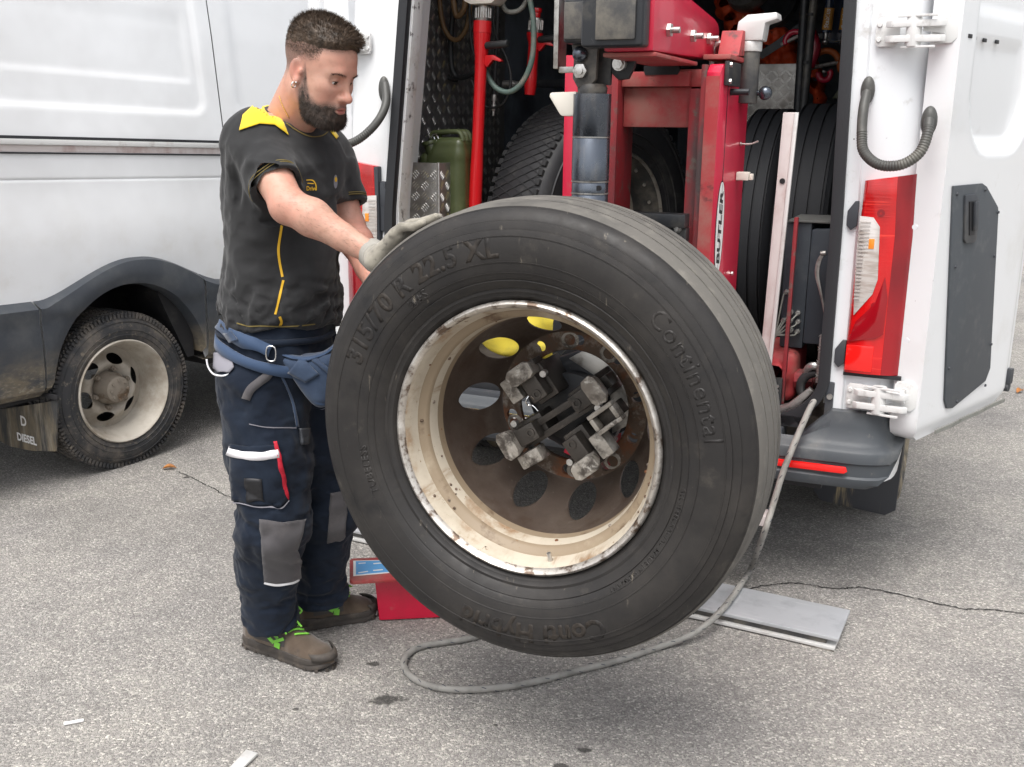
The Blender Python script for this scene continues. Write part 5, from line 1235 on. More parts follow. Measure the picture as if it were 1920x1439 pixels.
    m = MB(); m.bx(.12, .86, 1.9, 1.93, 1.90, 1.93); solo('stowage_rail', m, 'black_steel', 'black cross rail at the back right of the van', 'rail', VAN, (.49, 1.9, 1.9), bevel=.004)

    # spare truck wheel on the left
    c = P(1160, 402, 4.16); c[2] = 1.105; fr = Frame(c, rad(-45))
    T = Thing('spare_wheel', 'spare truck wheel with lug tread standing inside the van behind the machine', 'wheel', fr, (0, 0, -.5))
    m = MB(); m.lathe([(.29, .02), (.32, .0), (.36, -.012), (.42, -.018), (.46, -.012), (.485, .01), (.49, .024)], (0, 0, 0), (0, 1, 0), n=96); m.lathe([(.49, .25), (.46, .27), (.40, .275), (.30, .25)], (0, 0, 0), (0, 1, 0), n=64); ty = T.part('tyre', m, 'rubber_black', smooth=40)
    m = MB()
    for r, h in ((.44, -.0175), (.37, -.0155), (.335, -.006), (.325, -.003)): m.lathe([(r, h + .002), (r + .003, h - .003), (r + .006, h + .002)], (0, 0, 0), (0, 1, 0), n=96)
    T.part('sidewall_ridges', m, 'rubber_black', ty)['kind'] = 'stuff'
    m = MB(); m.lathe([(.49, .024), (.498, .04), (.500, .137), (.498, .235), (.49, .25)], (0, 0, 0), (0, 1, 0), n=120); td = T.part('tread', m, 'rubber_black', ty, smooth=40)
    m = MB()
    for k in range(84):
        for j in range(6):
            h = .042 + j * .038; a = 2 * math.pi * (k + (j % 2) * .5) / 84; r = .5
            for sg in (-1, 1):
                e = np.array([-math.sin(a), 0, math.cos(a)]); rr = np.array([math.cos(a), 0, math.sin(a)]); p = rr * .5015 + np.array([0, h, 0]) + e * sg * .012
                m.box(p, (.0028, .046, .0022), np.stack([e, np.cross(rr, e), rr], 1) @ rot('Z', 28 * sg))
    for k in range(80):
        a = 2 * math.pi * k / 80; e = np.array([-math.sin(a), 0, math.cos(a)]); rr = np.array([math.cos(a), 0, math.sin(a)])
        for h in (.022, .252): m.box(rr * .492 + np.array([0, h, 0]), (.022, .022, .012), np.stack([e, np.cross(rr, e), rr], 1))
    T.part('tread_grooves', m, 'tyre_groove', td, smooth=0)['kind'] = 'stuff'
    m = MB(); m.lathe([(.289, .012), (.296, .0), (.302, .004), (.300, .016)], (0, 0, 0), (0, 1, 0), n=96); rm = T.part('rim', m, 'steel_raw', smooth=50)
    m = MB(); m.lathe([(.289, .012), (.28, .04), (.262, .06), (.255, .09), (.25, .13)], (0, 0, 0), (0, 1, 0), n=96); T.part('barrel', m, 'dusty_steel', rm, smooth=50)
    T.part('disc', holed_ring(.15, .2505, .21, .028, 10, lambda r: float(np.interp(r, [.15, .18, .25], [.20, .19, .12])), (0, 0, 0), (0, 1, 0), nb=32), 'rim_van_hub', rm)
    for k in range(20):
        a = 2 * math.pi * k / 20; p = np.array([.272 * math.cos(a), .046, .272 * math.sin(a)]); m = MB(); m.cyl(p, p - np.array([math.cos(a), .6, math.sin(a)]) * .008, .007, n=8); T.part('rivet', m, 'zinc', rm)
    # three tyres on the right
    for k, (u0, u1, R, vc, lab) in enumerate(((.30, .475, .485, .98, 'dark truck tyre standing nearest the red column on the right of the van'), (.48, .685, .495, .97, 'middle of the three dark tyres on the right of the van'), (.69, .850, .485, .96, 'dark tyre tight against the right wall of the van'))):
        T = Thing('stowed_tyre', lab, 'tyre', VAN, ((u0 + u1) / 2, vc, .6), 'dark tyres stowed on the right of the van')
        cc = ((u0 + u1) / 2, vc, .6 + R); w = (u1 - u0) / 2
        pf = [(.29, -w * .8), (.36, -w), (.43, -w), (R - .012, -w * .86), (R, -w * .7)]
        for g in (-.45, -.15, .15, .45): pf += [(R + .002, (g - .035) * w * 1.5), (R - .008, (g - .03) * w * 1.5), (R - .008, (g + .03) * w * 1.5), (R + .002, (g + .035) * w * 1.5)]
        pf += [(R, w * .7), (R - .012, w * .86), (.43, w), (.36, w), (.29, w * .8), (.30, 0), (.29, -w * .8)]
        m = MB(); m.lathe(pf, cc, (1, 0, 0), n=96); ty = T.part('casing', m, 'tyre_dark', smooth=35)
        m = MB()
        for r in (.33, .40, .44): m.lathe([(r, -w * 1.0), (r + .004, -w * 1.0 - .004), (r + .008, -w * 1.0)], cc, (1, 0, 0), n=72)
        T.part('sidewall_ridges', m, 'rubber_black', ty)['kind'] = 'stuff'
    # small tread-plate box, tarpaulin, poles, drum, shackles, gas struts at the back
    T = Thing('tread_plate_box', 'small tread-plate box high at the back of the van under the orange sheet', 'box', VAN, (.18, 1.75, 1.5))
    a, b = V.at(1400, 121, 1.7), V.at(1496, 200, 1.7); m = MB(); m.bx(a[0], b[0], 1.7, 1.95, b[2] - .1, a[2]); bx = T.part('body', m, 'checker', bevel=.002)
    m = MB(); checker_bars(m, (a[0], 1.7, b[2] - .08), (1, 0, 0), (0, 0, 1), (0, -1, 0), b[0] - a[0], a[2] - b[2] + .08, .030, .024, .003, .0016, 4); T.part('tread_bars', m, 'checker_bar', bx, smooth=0)['kind'] = 'stuff'
    def tarp(lab, pix, v, r, seed):
        c = np.array([V.at(x, y, v) for x, y in pix]); lo, hi = c.min(0) - r - .03, c.max(0) + r + .03; F_ = Field(lo, hi, .008)
        for i in range(len(c) - 1): F_.add(F_.cone(c[i], c[i + 1], r, r * .9, ((0, 1, 0), .8)), .05)
        X, Y, Z = F_.pts(); F_.d = F_.d + .010 * np.sin(X * 55 + 18 * Z + seed) + .007 * np.sin(Z * 80 - 40 * X + 20 * Y) + .004 * np.sin(X * 150 + Z * 60)
        me = F_.mesh('tarpaulin', c.min(0)); o = link('tarpaulin', me, 'tarp'); o.location = V.world(c.min(0)); o.rotation_euler = (0, 0, -V.yaw); tag(o, lab, 'tarpaulin')
    tarp('crumpled orange tarpaulin draped over the tread-plate box', [(1372, 10), (1400, 50), (1440, 85), (1480, 110)], 1.82, .085, 0)
    tarp('narrow end of orange sheet hanging beside the grey pole', [(1522, 118), (1528, 150), (1536, 185)], 1.85, .036, 2)
    m = MB(); p = V.at(1379, 60, 1.6); m.prism([(0, 0), (.07, 0), (.03, .07)], p, (1, 0, 0), (0, 0, 1), (0, 1, 0), .01); solo('warning_triangle', m, 'label_orange', 'small bright orange warning triangle beside the orange sheet', 'triangle', VAN, tuple(p), bevel=.002)
    for lab, a, b, v, r, mt in (('black pole standing left of the grey pole at the back', (1512, -40), (1497, 200), 1.35, .020, 'black_steel'), ('grey pole with black ties standing at the back', (1530, -40), (1507, 200), 1.30, .017, 'dusty_steel'), ('thin black rod behind the two poles', (1504, -40), (1495, 200), 1.45, .006, 'hose_dark')):
        p, q = V.at(*a, v), V.at(*b, v); d = (q - p); q = p + d * ((.62 - p[2]) / d[2]); T = Thing('pole', lab, 'pole', VAN, tuple(q), 'upright poles at the back of the van'); m = MB(); m.cyl(p, q, r, n=16); T.part('shaft', m, mt, smooth=60)
        if mt == 'dusty_steel':
            for py in (28, 118): t = V.at(1524 - py * .1, py, v); m = MB(); m.cyl(t - [0, 0, .006], t + [0, 0, .006], r * 1.15, n=16); T.part('tie', m, 'ink')
    p, q = V.at(1425, 105, 1.6), V.at(1500, 52, 1.6); m = MB(); m.ribbon([p, (p + q) / 2 - [0, .02, .01], q], (0, -1, 0), .035, .006); solo('lashing_strap', m, 'black_plastic', 'dark webbing strap slanting over the orange sheet', 'strap', VAN, tuple(p))
    # round steel lamp
    c = V.at(1408, -18, 1.7); T = Thing('work_lamp', 'round steel work lamp hanging at the top of the van', 'lamp', VAN, tuple(c)); m = MB(); m.lathe([(.0, -.03), (.08, -.03), (.105, -.01), (.11, .02), (.10, .05), (.0, .06)], c, (-.3, -.8, .35), n=40); T.part('housing', m, 'steel_raw', smooth=50)
    m = MB(); m.lathe([(.12, -.05), (.15, -.05), (.15, -.02), (.12, -.02)], c + [.05, .1, -.03], (-.3, -.8, .35), n=40, closed=True); T.part('ring', m, 'black_steel', smooth=50)
    # gas struts
    for k, (x, lab) in enumerate(((1552, 'left of two gas struts with an orange label at the back right'), (1584, 'right one of two gas struts with an orange label at the back right'))):
        v = 1.55; a, b = V.at(x + 8, -30, v), V.at(x - 3, 62, v); T = Thing('gas_strut', lab, 'gas strut', VAN, tuple(b), 'gas struts with orange labels'); m = MB(); m.cyl(a, b, .021, n=20); T.part('cylinder', m, 'car_blue', smooth=60)
        p0, p1 = V.at(x + 3, 16, v), V.at(x - 2, 57, v); m = MB(); m.cyl(p0, p1, .0218, n=24, cap=False); lb = T.part('label', m, 'label_orange', smooth=60)
        t = text_mb('Stabilus', .026, shear=.2, bold=.0006); cc = (p0 + p1) / 2; dn = (p0 - p1) / np.linalg.norm(p0 - p1); t.xform(lambda q: cc + dn * q[0] + np.array([-1, 0, 0]) * q[1] + np.array([0, -math.sqrt(max(0, .0224 ** 2 - q[1] ** 2)), 0])); T.part('lettering', t, 'label_white', lb, smooth=0, recalc=False)
        m = MB(); m.cyl(b, b - [0, 0, .03], .008, n=10); m.sphere(b - [0, 0, .036], .013, 12, 8); T.part('ball_end', m, 'zinc', smooth=60)
    p = [V.at(x, y, 1.53) for x, y in ((1548, 72), (1562, 78), (1580, 76), (1600, 70))]; m = MB().tube(spline(p, 6), .003, 6); solo('wire', m, 'zinc', 'thin pale wire running below the two gas struts', 'wire', VAN, tuple(p[0]))
    m = MB(); m.bx(.45, .86, 1.62, 1.64, 1.86, 2.4); solo('strut_board', m, 'car_blue', 'dark blue board behind the two gas struts', 'board', VAN, (.65, 1.63, 1.86), bevel=.003)
    # shackles and lifting hooks
    def arc(lab, px, py, v, R, r, a0, a1, mat, nm, cat, grp=None, sq=1.0):
        c = V.at(px, py, v); p = [c + np.array([R * math.cos(t), 0, R * sq * math.sin(t)]) for t in np.linspace(rad(a0), rad(a1), 22)]; T = Thing(nm, lab, cat, VAN, tuple(c), grp); m = MB().tube(p, r, 12); T.part('bow', m, mat, smooth=180)
        m = MB(); m.cyl(p[0] + [.02, 0, 0], p[-1] - [.02, 0, 0], r * .7, n=10); T.part('pin', m, 'zinc')
    arc('rusty orange lifting shackle hanging at the back right', 1548, 120, 1.6, .055, .014, 10, 200, 'orange_iron', 'shackle', 'shackle', 'lifting shackles')
    arc('second orange shackle half hidden by the right pillar', 1590, 122, 1.6, .035, .013, 90, 330, 'orange_iron', 'shackle', 'shackle', 'lifting shackles')
    arc('glossy red hook below the orange shackle', 1546, 140, 1.58, .025, .013, 160, 400, 'hook_red', 'red_hook', 'hook', 'glossy red hooks')
    arc('glossy red hook left of the grey pole', 1490, 78, 1.55, .04, .013, 60, 200, 'hook_red', 'red_hook', 'hook', 'glossy red hooks')
    p = [V.at(x, y, 1.57) for x, y in ((1517, 45), (1523, 62), (1530, 90), (1522, 118), (1519, 128))]; m = MB().tube(spline(p, 6), [.012 + .010 * math.sin(math.pi * i / 24) for i in range(25)], 12); solo('red_sling', m, 'hook_red', 'shiny red sling sleeve beside the grey pole', 'sling', VAN, tuple(p[-1]), smooth=180)
    a = [V.at(x, y, 1.9) for x, y in ((1560, 185), (1598, 130), (1598, 185))]; m = MB(); m.loft([a, [q + [0, .02, 0] for q in a]]); solo('folding_triangle', m, 'olive', 'dark green triangular bracket above the right tyres', 'bracket', VAN, tuple(a[0]), bevel=.003)

    # control cabinet by the right pillar
    T = Thing('control_cabinet', 'black hydraulic control cabinet by the right door pillar', 'cabinet', VAN, (.68, .25, .83))
    m = MB(); m.prism([(.598, .80), (.590, 1.195), (.600, 1.205), (.672, 1.208), (.672, .80)], (0, .14, 0), (1, 0, 0), (0, 0, 1), (0, 1, 0), .22); bd = T.part('body', m, 'black_box', bevel=.005)
    m = MB(); m.prism([(.6735, .82), (.6735, 1.190), (.755, 1.196), (.755, .82)], (0, .125, 0), (1, 0, 0), (0, 0, 1), (0, 1, 0), .235); T.part('side_cover', m, 'black_box', bevel=.008)
    m = MB(); m.prism([(.594, 1.2085), (.60, 1.216), (.76, 1.218), (.76, 1.209)], (0, .13, 0), (1, 0, 0), (0, 0, 1), (0, 1, 0), .24); T.part('lid', m, 'box_top', bevel=.003)
    m = MB(); m.bx(.755, .771, .10, .11, .85, 1.19); T.part('back_strip', m, 'black_box')
    hub = V.at(1452, 632, .08)
    for px, py in ((1476, 547), (1484, 585), (1497, 586), (1470, 600), (1483, 601), (1497, 602), (1484, 618), (1496, 620)):
        p = V.at(px, py, .14); m = MB(); m.cyl(p, p - [0, .016, 0], .0085, n=6); m.cyl(p - [0, .016, 0], p - [0, .03, 0], .006, n=10); f = T.part('fitting', m, 'zinc', bd)
        m = MB(); m.tube(spline([p - [0, .03, 0], p - [.004, .045, .008], (p + hub) / 2 - [0, .03, .0], hub + [0, 0, .002 * (py - 600) / 8]], 7), .0026, 7); T.part('pipe', m, 'hose_grey', f)
    # bright rail, pry lever and tread-plate strip beside it
    p, q = V.at(1573, 432, -.0), V.at(1551, 628, .0); m = MB(); m.ribbon([p, q], (0, -1, 0), .020, .006); m.ribbon([p + [-.008, -.005, 0], q + [-.008, -.005, 0]], (0, -1, 0), .003, .005); m.ribbon([p + [.008, -.005, 0], q + [.008, -.005, 0]], (0, -1, 0), .003, .005); solo('steel_rail', m, 'steel_raw', 'bright narrow steel rail standing beside the black cabinet', 'rail', VAN, tuple(q), bevel=.0008)
    pp = [V.at(x, y, .06) for x, y in ((1542, 478), (1535, 492), (1532, 515), (1538, 545), (1545, 580), (1548, 612))]; m = MB().ribbon(spline(pp, 6), (0, -1, 0), [.010 + .004 * math.sin(i * .2) for i in range(31)], .007); m.cyl(pp[0] + [-.006, 0, .003], pp[0] + [.010, 0, .006], .008, n=12); solo('pry_lever', m, 'steel_raw', 'curved steel pry lever leaning beside the bright rail', 'lever', VAN, tuple(pp[-1]), bevel=.001)
    pp = [V.at(x, y, .01) for x, y in ((1537, 628), (1561, 631), (1549, 722), (1529, 718))]; T = Thing('tread_plate_strip', 'bent tread-plate strip at the foot of the right pillar', 'strip', VAN, tuple(pp[3]))
    m = MB(); m.loft([pp, [x + [0, .004, 0] for x in pp]]); T.part('plate', m, 'checker', bevel=.001); m = MB(); ex = pp[1] - pp[0]; W = np.linalg.norm(ex); ey = pp[3] - pp[0]; H = np.linalg.norm(ey); checker_bars(m, pp[0], ex / W, ey / H, (0, -1, 0), W, H, .022, .019, .0026, .0014, 4); T.part('tread_bars', m, 'checker_bar', smooth=0)['kind'] = 'stuff'
    # red pump on the floor
    T = Thing('hydraulic_pump', 'dusty red hydraulic pump unit on the van floor behind the tyre', 'pump', VAN, (.60, .22, .6))
    F_ = Field((.50, .05, .58), (.76, .42, .84), .006); F_.add(F_.box((.60, .22, .71), (.065, .13, .085), .03)); F_.add(F_.cone((.60, .08, .72), (.60, .14, .72), .045, .06), .03); me = F_.mesh('tank', T.base); T.mesh('tank', me, 'red_dusty')
    m = MB(); m.cyl((.66, .12, .70), (.72, .12, .705), .035, n=8); m.cyl((.72, .12, .705), (.738, .12, .707), .026, n=18); T.part('motor_cover', m, 'red_grimy', bevel=.004)
    m = MB(); m.bx(.575, .605, -.02, .0, .60, .675); T.part('mount_plate', m, 'red_paint', bevel=.003)
    m = MB(); m.bx(.607, .635, .02, .04, .61, .72); b = T.part('black_bracket', m, 'black_steel', bevel=.003)
    for dz in (.695, .68): m = MB(); m.cyl((.622, .0195, dz), (.622, .013, dz), .005, n=8); T.part('screw', m, 'zinc', b)
    m = MB(); m.tube(spline([(.70, .06, .735), (.715, .04, .765), (.74, .04, .765), (.752, .05, .735)], 6), .013, 10); T.part('bent_pipe', m, 'zinc')
    p = [V.at(x, y, .05) for x, y in ((1540, 700), (1518, 702), (1503, 716), (1502, 735), (1515, 748), (1535, 750))]; m = MB().tube(spline(p, 7), .0145, 12); solo('coiled_hose', m, 'hose_dark', 'short bend of thick black hose beside the red pump', 'hose', VAN, tuple(p[3]), smooth=180)
    # the pale profile leaning at the sill and the red guide behind it
    T = Thing('aluminium_profile', 'tall pale aluminium box profile standing on the van sill', 'profile', VAN, (.60, -.03, .578))
    t0, t1 = V.at(1468, 211, -.03), V.at(1490, 211, -.03); b0, b1 = V.at(1426, 660, -.03), V.at(1442, 660, -.03)
    f = (.580 - t0[2]) / (b0[2] - t0[2]); e0, e1 = t0 + (b0 - t0) * f, t1 + (b1 - t1) * f
    m = MB(); m.loft([[t0, t1, t1 + [.006, .035, 0], t0 + [.006, .035, 0]], [e0, e1, e1 + [.006, .035, 0], e0 + [.006, .035, 0]]]); pf = T.part('profile', m, 'alu_pink', bevel=.003)
    g = [t1 + [.0005, -.004, 0], t1 + [.012, -.004, 0]]; h = [e1 + [.0005, -.004, 0], e1 + [.012, -.004, 0]]
    m = MB(); m.loft([[g[0], g[1], g[1] + [0, .012, 0], g[0] + [0, .012, 0]], [h[0], h[1], h[1] + [0, .012, 0], h[0] + [0, .012, 0]]]); T.part('lip', m, 'alu_white', pf, bevel=.001)
    p = V.at(1467, 340, -.0315); m = MB(); m.cyl(p + [0, .0, 0], p + [0, -.0015, 0], .0085, n=16); T.part('bolt_hole', m, 'ink', pf)
    m = MB(); m.bx(.628, .640, .05, .07, .60, 1.23); solo('red_guide', m, 'red_grimy', 'thin red guide bar right behind the pale profile', 'bar', VAN, (.634, .06, .6), bevel=.002)
    # yellow bag seen through the wheel
    F_ = Field((-.56, .06, .58), (-.02, .34, 1.02), .01); F_.add(F_.box((-.29, .19, .82), (.22, .09, .15), .06)); X, Y, Z = F_.pts(); F_.d += .006 * np.sin(X * 40 + Z * 30) + .004 * np.sin(Z * 70 - X * 20)
    me = F_.mesh('tool_bag', (-.29, .19, .61)); o = link('tool_bag', me, 'yellow_cloth'); o.location = VAN.world((-.29, .19, .61)); o.rotation_euler = (0, 0, -VAN.yaw); tag(o, 'yellow cloth bag seen through the holes of the wheel', 'bag')
    m = MB(); m.bx(-.60, .02, .07, .10, .608, .665); solo('pale_rail', m, 'alu_white', 'pale metal rail below the yellow bag behind the wheel', 'rail', VAN, (-.29, .08, .608), bevel=.004)
build_contents()

# ------------------------------------------------------------------ braided air hose trailing from the van over the asphalt
def build_rope():
    V = VAN; W_ = lambda px, py, v: V.world(V.at(px, py, v))
    pts = [V.world((.70, .16, .64)), W_(1540, 738, .04), W_(1524, 756, -.03), W_(1504, 798, -.085), W_(1484, 845, -.135), W_(1466, 892, -.16), W_(1450, 945, -.18), W_(1430, 1008, -.21)]
    pts += [G(1408, 1066, .030), G(1388, 1098, .057), G(1350, 1148, .057), G(1300, 1188, .030)]
    pts += [G(x, y, .0105) for x, y in ((1240, 1212), (1160, 1238), (1080, 1258), (1000, 1279), (920, 1291), (850, 1293), (800, 1284), (768, 1266), (757, 1246), (766, 1226), (790, 1212), (830, 1205), (880, 1197), (940, 1180), (1010, 1165), (1090, 1172))]
    p = spline(pts, 9); s = np.concatenate([[0], np.cumsum(np.linalg.norm(np.diff(p, axis=0), axis=1))]); n = int(s[-1] / .012); p = np.stack([np.interp(np.linspace(0, s[-1], n), s, p[:, k]) for k in range(3)], 1)
    p[:, 2] = np.maximum(p[:, 2], .0100)
    b = G(850, 1295); T = Thing('braided_hose', 'long braided grey air hose trailing from the van and looping on the asphalt', 'hose', WORLD, tuple(b))
    m = MB().tube(p, .0098, 14); h = T.part('hose', m, 'braid', smooth=180)
    m = MB(); tg = np.gradient(p, axis=0); tg /= np.linalg.norm(tg, axis=1)[:, None]; x = perp(tg[0])[0]; ang = 0
    for i in range(n):
        x = x - tg[i] * (x @ tg[i]); x /= np.linalg.norm(x); y = np.cross(tg[i], x)
        if i % 3 == 0 and i + 2 < n:
            for q in range(2):
                a = i * .43 + q * math.pi; e = x * math.cos(a) + y * math.sin(a); e2 = x * math.cos(a + .5) + y * math.sin(a + .5); f0, f1 = p[i] + e * .0100, p[i + 1] + e2 * .0100
                m.tube([f0, (f0 + f1) / 2 + (e + e2) * .0006, f1], .0011, 4)
    T.part('tracer_threads', m, 'braid_mark', h, smooth=0)['kind'] = 'stuff'
build_rope()

# ------------------------------------------------------------------ litter on the asphalt
def build_litter():
    a, b = G(120, 1361), G(157, 1354); m = MB(); m.cyl(a + [0, 0, .005], b + [0, 0, .005], .0045, n=12); solo('chalk_stick', m, 'paper', 'small white stick lying on the asphalt at lower left', 'stick', WORLD, tuple(a), bevel=.001)
    p = [G(x, y) for x, y in ((430, 1447), (455, 1447), (484, 1419), (462, 1412))]; m = MB(); m.loft([[q + [0, 0, .004] for q in p], [q + [0, 0, .010] for q in p]]); solo('white_strip', m, 'alu_white', 'white strip end cut off by the bottom edge of the picture', 'strip', WORLD, tuple(p[0]), bevel=.001)
    for (x, y), sc, yaw, lab in (((318, 881), .05, 10, 'curled brown leaf beside the twin wheel of the left van'), ((1912, 737), .06, 40, 'dry brown leaf at the far right edge of the asphalt')):
        c = G(x, y); pts = []
        for i in range(9):
            t = i / 8; w = math.sin(math.pi * t ** .8) * .28; pts.append([c + sc * (rot('Z', yaw) @ np.array([(t - .5) * 1.3, s * w, .10 + .28 * abs(s) ** 2 * math.sin(math.pi * t) + .10 * math.sin(3 * t)])) for s in np.linspace(-1, 1, 7)])
        m = MB().grid(pts); o = solo('fallen_leaf', m, 'leaf', lab, 'leaf', WORLD, tuple(c), 'fallen leaves', recalc=False); s = o.modifiers.new('thickness', 'SOLIDIFY'); s.thickness = .0006
build_litter()
# ------------------------------------------------------------------ the man at the wheel
def skin_material():
    m = bpy.data.materials.new('skin_face'); m.use_nodes = True; t = m.node_tree; N = t.nodes; L = t.links; b = N['Principled BSDF']
    tc = N.new('ShaderNodeTexCoord').outputs['Object']; at = N.new('ShaderNodeAttribute'); at.attribute_name = 'paint'; sp = N.new('ShaderNodeSeparateColor'); L.new(at.outputs['Color'], sp.inputs[0])
    def noise(s, d=4):
        n = N.new('ShaderNodeTexNoise'); n.inputs['Scale'].default_value = s; n.inputs['Detail'].default_value = d; L.new(tc, n.inputs[0]); return n.outputs[0]
    def mix(f, a, c):
        x = N.new('ShaderNodeMix'); x.data_type = 'RGBA'
        if isinstance(f, float): x.inputs[0].default_value = f
        else: L.new(f, x.inputs[0])
        for i, q in ((6, a), (7, c)):
            if isinstance(q, tuple): x.inputs[i].default_value = (*q, 1)
            else: L.new(q, x.inputs[i])
        return x.outputs[2]
    def mr(s, a, c, lo=0., hi=1.):
        r = N.new('ShaderNodeMapRange'); r.inputs[1].default_value = a; r.inputs[2].default_value = c; r.inputs[3].default_value = lo; r.inputs[4].default_value = hi; L.new(s, r.inputs[0]); return r.outputs[0]
    c = mix(mr(noise(18), .4, .7), (.49, .29, .218), (.53, .265, .195))
    c = mix(mr(noise(70, 6), .48, .70, 0, .75), c, (.42, .235, .17))
    c = mix(sp.outputs[2], c, (.54, .225, .17))
    c = mix(sp.outputs[1], c, (.45, .155, .135))
    st = mix(mr(noise(420, 2), .42, .6), (.115, .075, .060), (.245, .15, .12))
    c = mix(sp.outputs[0], c, st)
    L.new(c, b.inputs['Base Color']); b.inputs['Roughness'].default_value = .5; b.inputs['Specular IOR Level'].default_value = .4
    b.inputs['Subsurface Weight'].default_value = .12; b.inputs['Subsurface Radius'].default_value = (.012, .004, .002); b.inputs['Subsurface Scale'].default_value = .6
    bp = N.new('ShaderNodeBump'); bp.inputs['Strength'].default_value = .15; bp.inputs['Distance'].default_value = .0007; L.new(noise(420), bp.inputs['Height']); L.new(bp.outputs[0], b.inputs['Normal'])
    MAT['skin_face'] = m
skin_material()

def folds(X, Y, Z, seed, scale, n=5, aniso=(1, 1, 1), warp=1.6):
    r = np.random.default_rng(seed); o = 0
    for i in range(n):
        k = r.normal(size=3) * np.array(aniso); k = k / np.linalg.norm(k) * scale * r.uniform(.6, 1.5); k2 = r.normal(size=3) * scale * .35
        o = o + np.sin(X * k[0] + Y * k[1] + Z * k[2] + r.uniform(0, 6.28) + warp * np.sin(X * k2[0] + Y * k2[1] + Z * k2[2] + r.uniform(0, 6.28)))
    return o / n

def ridge(w):
    return np.sign(w) * np.abs(w) ** 1.0 - .45 * np.exp(-(w / .26) ** 2)

def build_man():
    BASE = np.array([-.62, 2.72, 0.])
    Z3 = np.array([0, 0, 1.])
    fT = np.array([.888, -.46, 0]); lT = np.array([.46, .888, 0])
    shR, elR, wrR = P(474, 262, 2.60), P(541, 386, 2.455), P(700, 478, 2.385)
    shL, elL, wrL = P(612, 283, 2.85), P(655, 425, 2.80), P(706, 545, 2.60)
    hipR, kneeR, anR = P(488, 705, 2.63), P(508, 985, 2.60), P(508, 1152, 2.67)
    hipL, kneeL, anL = P(565, 700, 2.79), P(612, 960, 2.79), P(600, 1105, 2.82)
    neckB = np.array([-.598, 2.705, 1.475])
    # ---------------- head in its own axes: x forward, y to his left, z up
    yaw, pit = rad(26), rad(20)
    fH = np.array([math.cos(yaw), -math.sin(yaw), 0]); lH = np.array([math.sin(yaw), math.cos(yaw), 0])
    RH = np.stack([fH * math.cos(pit) - Z3 * math.sin(pit), lH, fH * math.sin(pit) + Z3 * math.cos(pit)], 1)
    HC = P(595, 136, 2.62)
    RH0 = RH
    loc = lambda p: RH0.T @ (np.array(p) - HC) / SC
    SC = .915; RH0 = RH; RH = RH * SC
    F_ = Field((-.135, -.105, -.235), (.14, .105, .15), .0024); X, Y, Z = F_.pts(); AY = np.abs(Y)
    A = lambda c, r, R=None: F_.ell(c, r, R)
    F_.add(A((-.008, 0, .050), (.098, .077, .088)))
    F_.add(A((.030, 0, .035), (.066, .066, .075)), .04)                      # forehead
    F_.add(A((.030, 0, -.035), (.060, .060, .085)), .04)                     # mid face
    F_.add(A((.045, 0, -.088), (.044, .047, .032)), .035)                    # jaw
    F_.add(F_.cone((.078, -.010, -.104), (.078, .010, -.104), .019, .019), .025)
    for s in (-1, 1):
        F_.add(F_.cone((-.005, s * .055, -.050), (.062, s * .026, -.098), .020, .017), .03)   # jaw line
        F_.add(A((.060, s * .045, -.016), (.022, .017, .016)), .03); F_.add(A((.050, s * .036, -.046), (.032, .024, .034)), .03)                           # cheekbone
    F_.add(F_.cone((.083, -.026, .026), (.083, .026, .026), .013, .013), .018)                # brow ridge
    for s in (-1, 1): F_.add(F_.cone((.083, s * .026, .026), (.070, s * .048, .022), .012, .009), .016)
    for s in (-1, 1): F_.cut(A((.098, s * .033, .003), (.021, .019, .013)), .014)              # sockets
    for s in (-1, 1):                                                                          # lids over the eyeballs
        e = (.0775, s * .0325, .004); q = A(e, (.0142, .0150, .0137)); slit = np.maximum(np.maximum(np.abs((Z - e[2]) + .0035 + .10 * (AY - .0325)) - .0026 * np.sqrt(np.maximum(0, 1 - ((AY - .0325) / .0125) ** 2)), AY - .046), .082 - X)
        F_.add(q, .006); F_.cut(np.maximum(slit, -X + .080), .0015)
    F_.add(F_.cone((.090, 0, .018), (.110, 0, -.026), .0075, .0095), .016)                    # nose
    F_.add(A((.1145, 0, -.034), (.0140, .0128, .0120)), .010)
    for s in (-1, 1): F_.add(A((.100, s * .0145, -.038), (.0115, .0080, .0085)), .007); F_.cut(A((.1045, s * .0070, -.0475), (.0055, .0036, .005)), .003)
    F_.add(A((.086, 0, -.068), (.018, .030, .022)), .02)                                       # mouth mound
    F_.add(F_.cone((.1000, -.016, -.0625), (.1000, .016, -.0625), .0058, .0058), .008); F_.add(F_.cone((.0975, -.014, -.0755), (.0975, .014, -.0755), .0070, .0070), .008)
    F_.cut(np.maximum(A((.112, 0, -.0690 ), (.014, .026, .0016)), -9 + 0 * X), .003)
    ear_t = rot('Z', 0)
    for s in (-1, 1):
        Re = rot('Z', -s * 22) @ rot('Y', -12); F_.add(A((-.010, s * .079, -.002), (.0185, .0062, .0320), Re), .006); F_.cut(A((-.004, s * .0875, .003), (.0095, .0075, .0185), Re), .006); F_.add(A((-.002, s * .080, -.028), (.0085, .0055, .0105), Re), .005); F_.add(A((.004, s * .078, .0), (.006, .005, .008), Re), .005)
    nb = loc(neckB)
    F_.add(F_.cone((-.030, 0, -.045), nb * .93 + np.array([.0, 0, 0]), .060, .068), .03)
    F_.add(F_.cone((-.005, -.035, -.075), nb * .9 + np.array([.035, -.02, 0]), .022, .020), .03)
    F_.add(F_.cone((.020, 0, -.105), nb * .9 + np.array([.035, 0, 0]), .028, .030), .03)
    hd = F_.d.copy()
    Vh, Fh = F_.nets(); Fh = Fh[(Fh >= 0).all(1)]
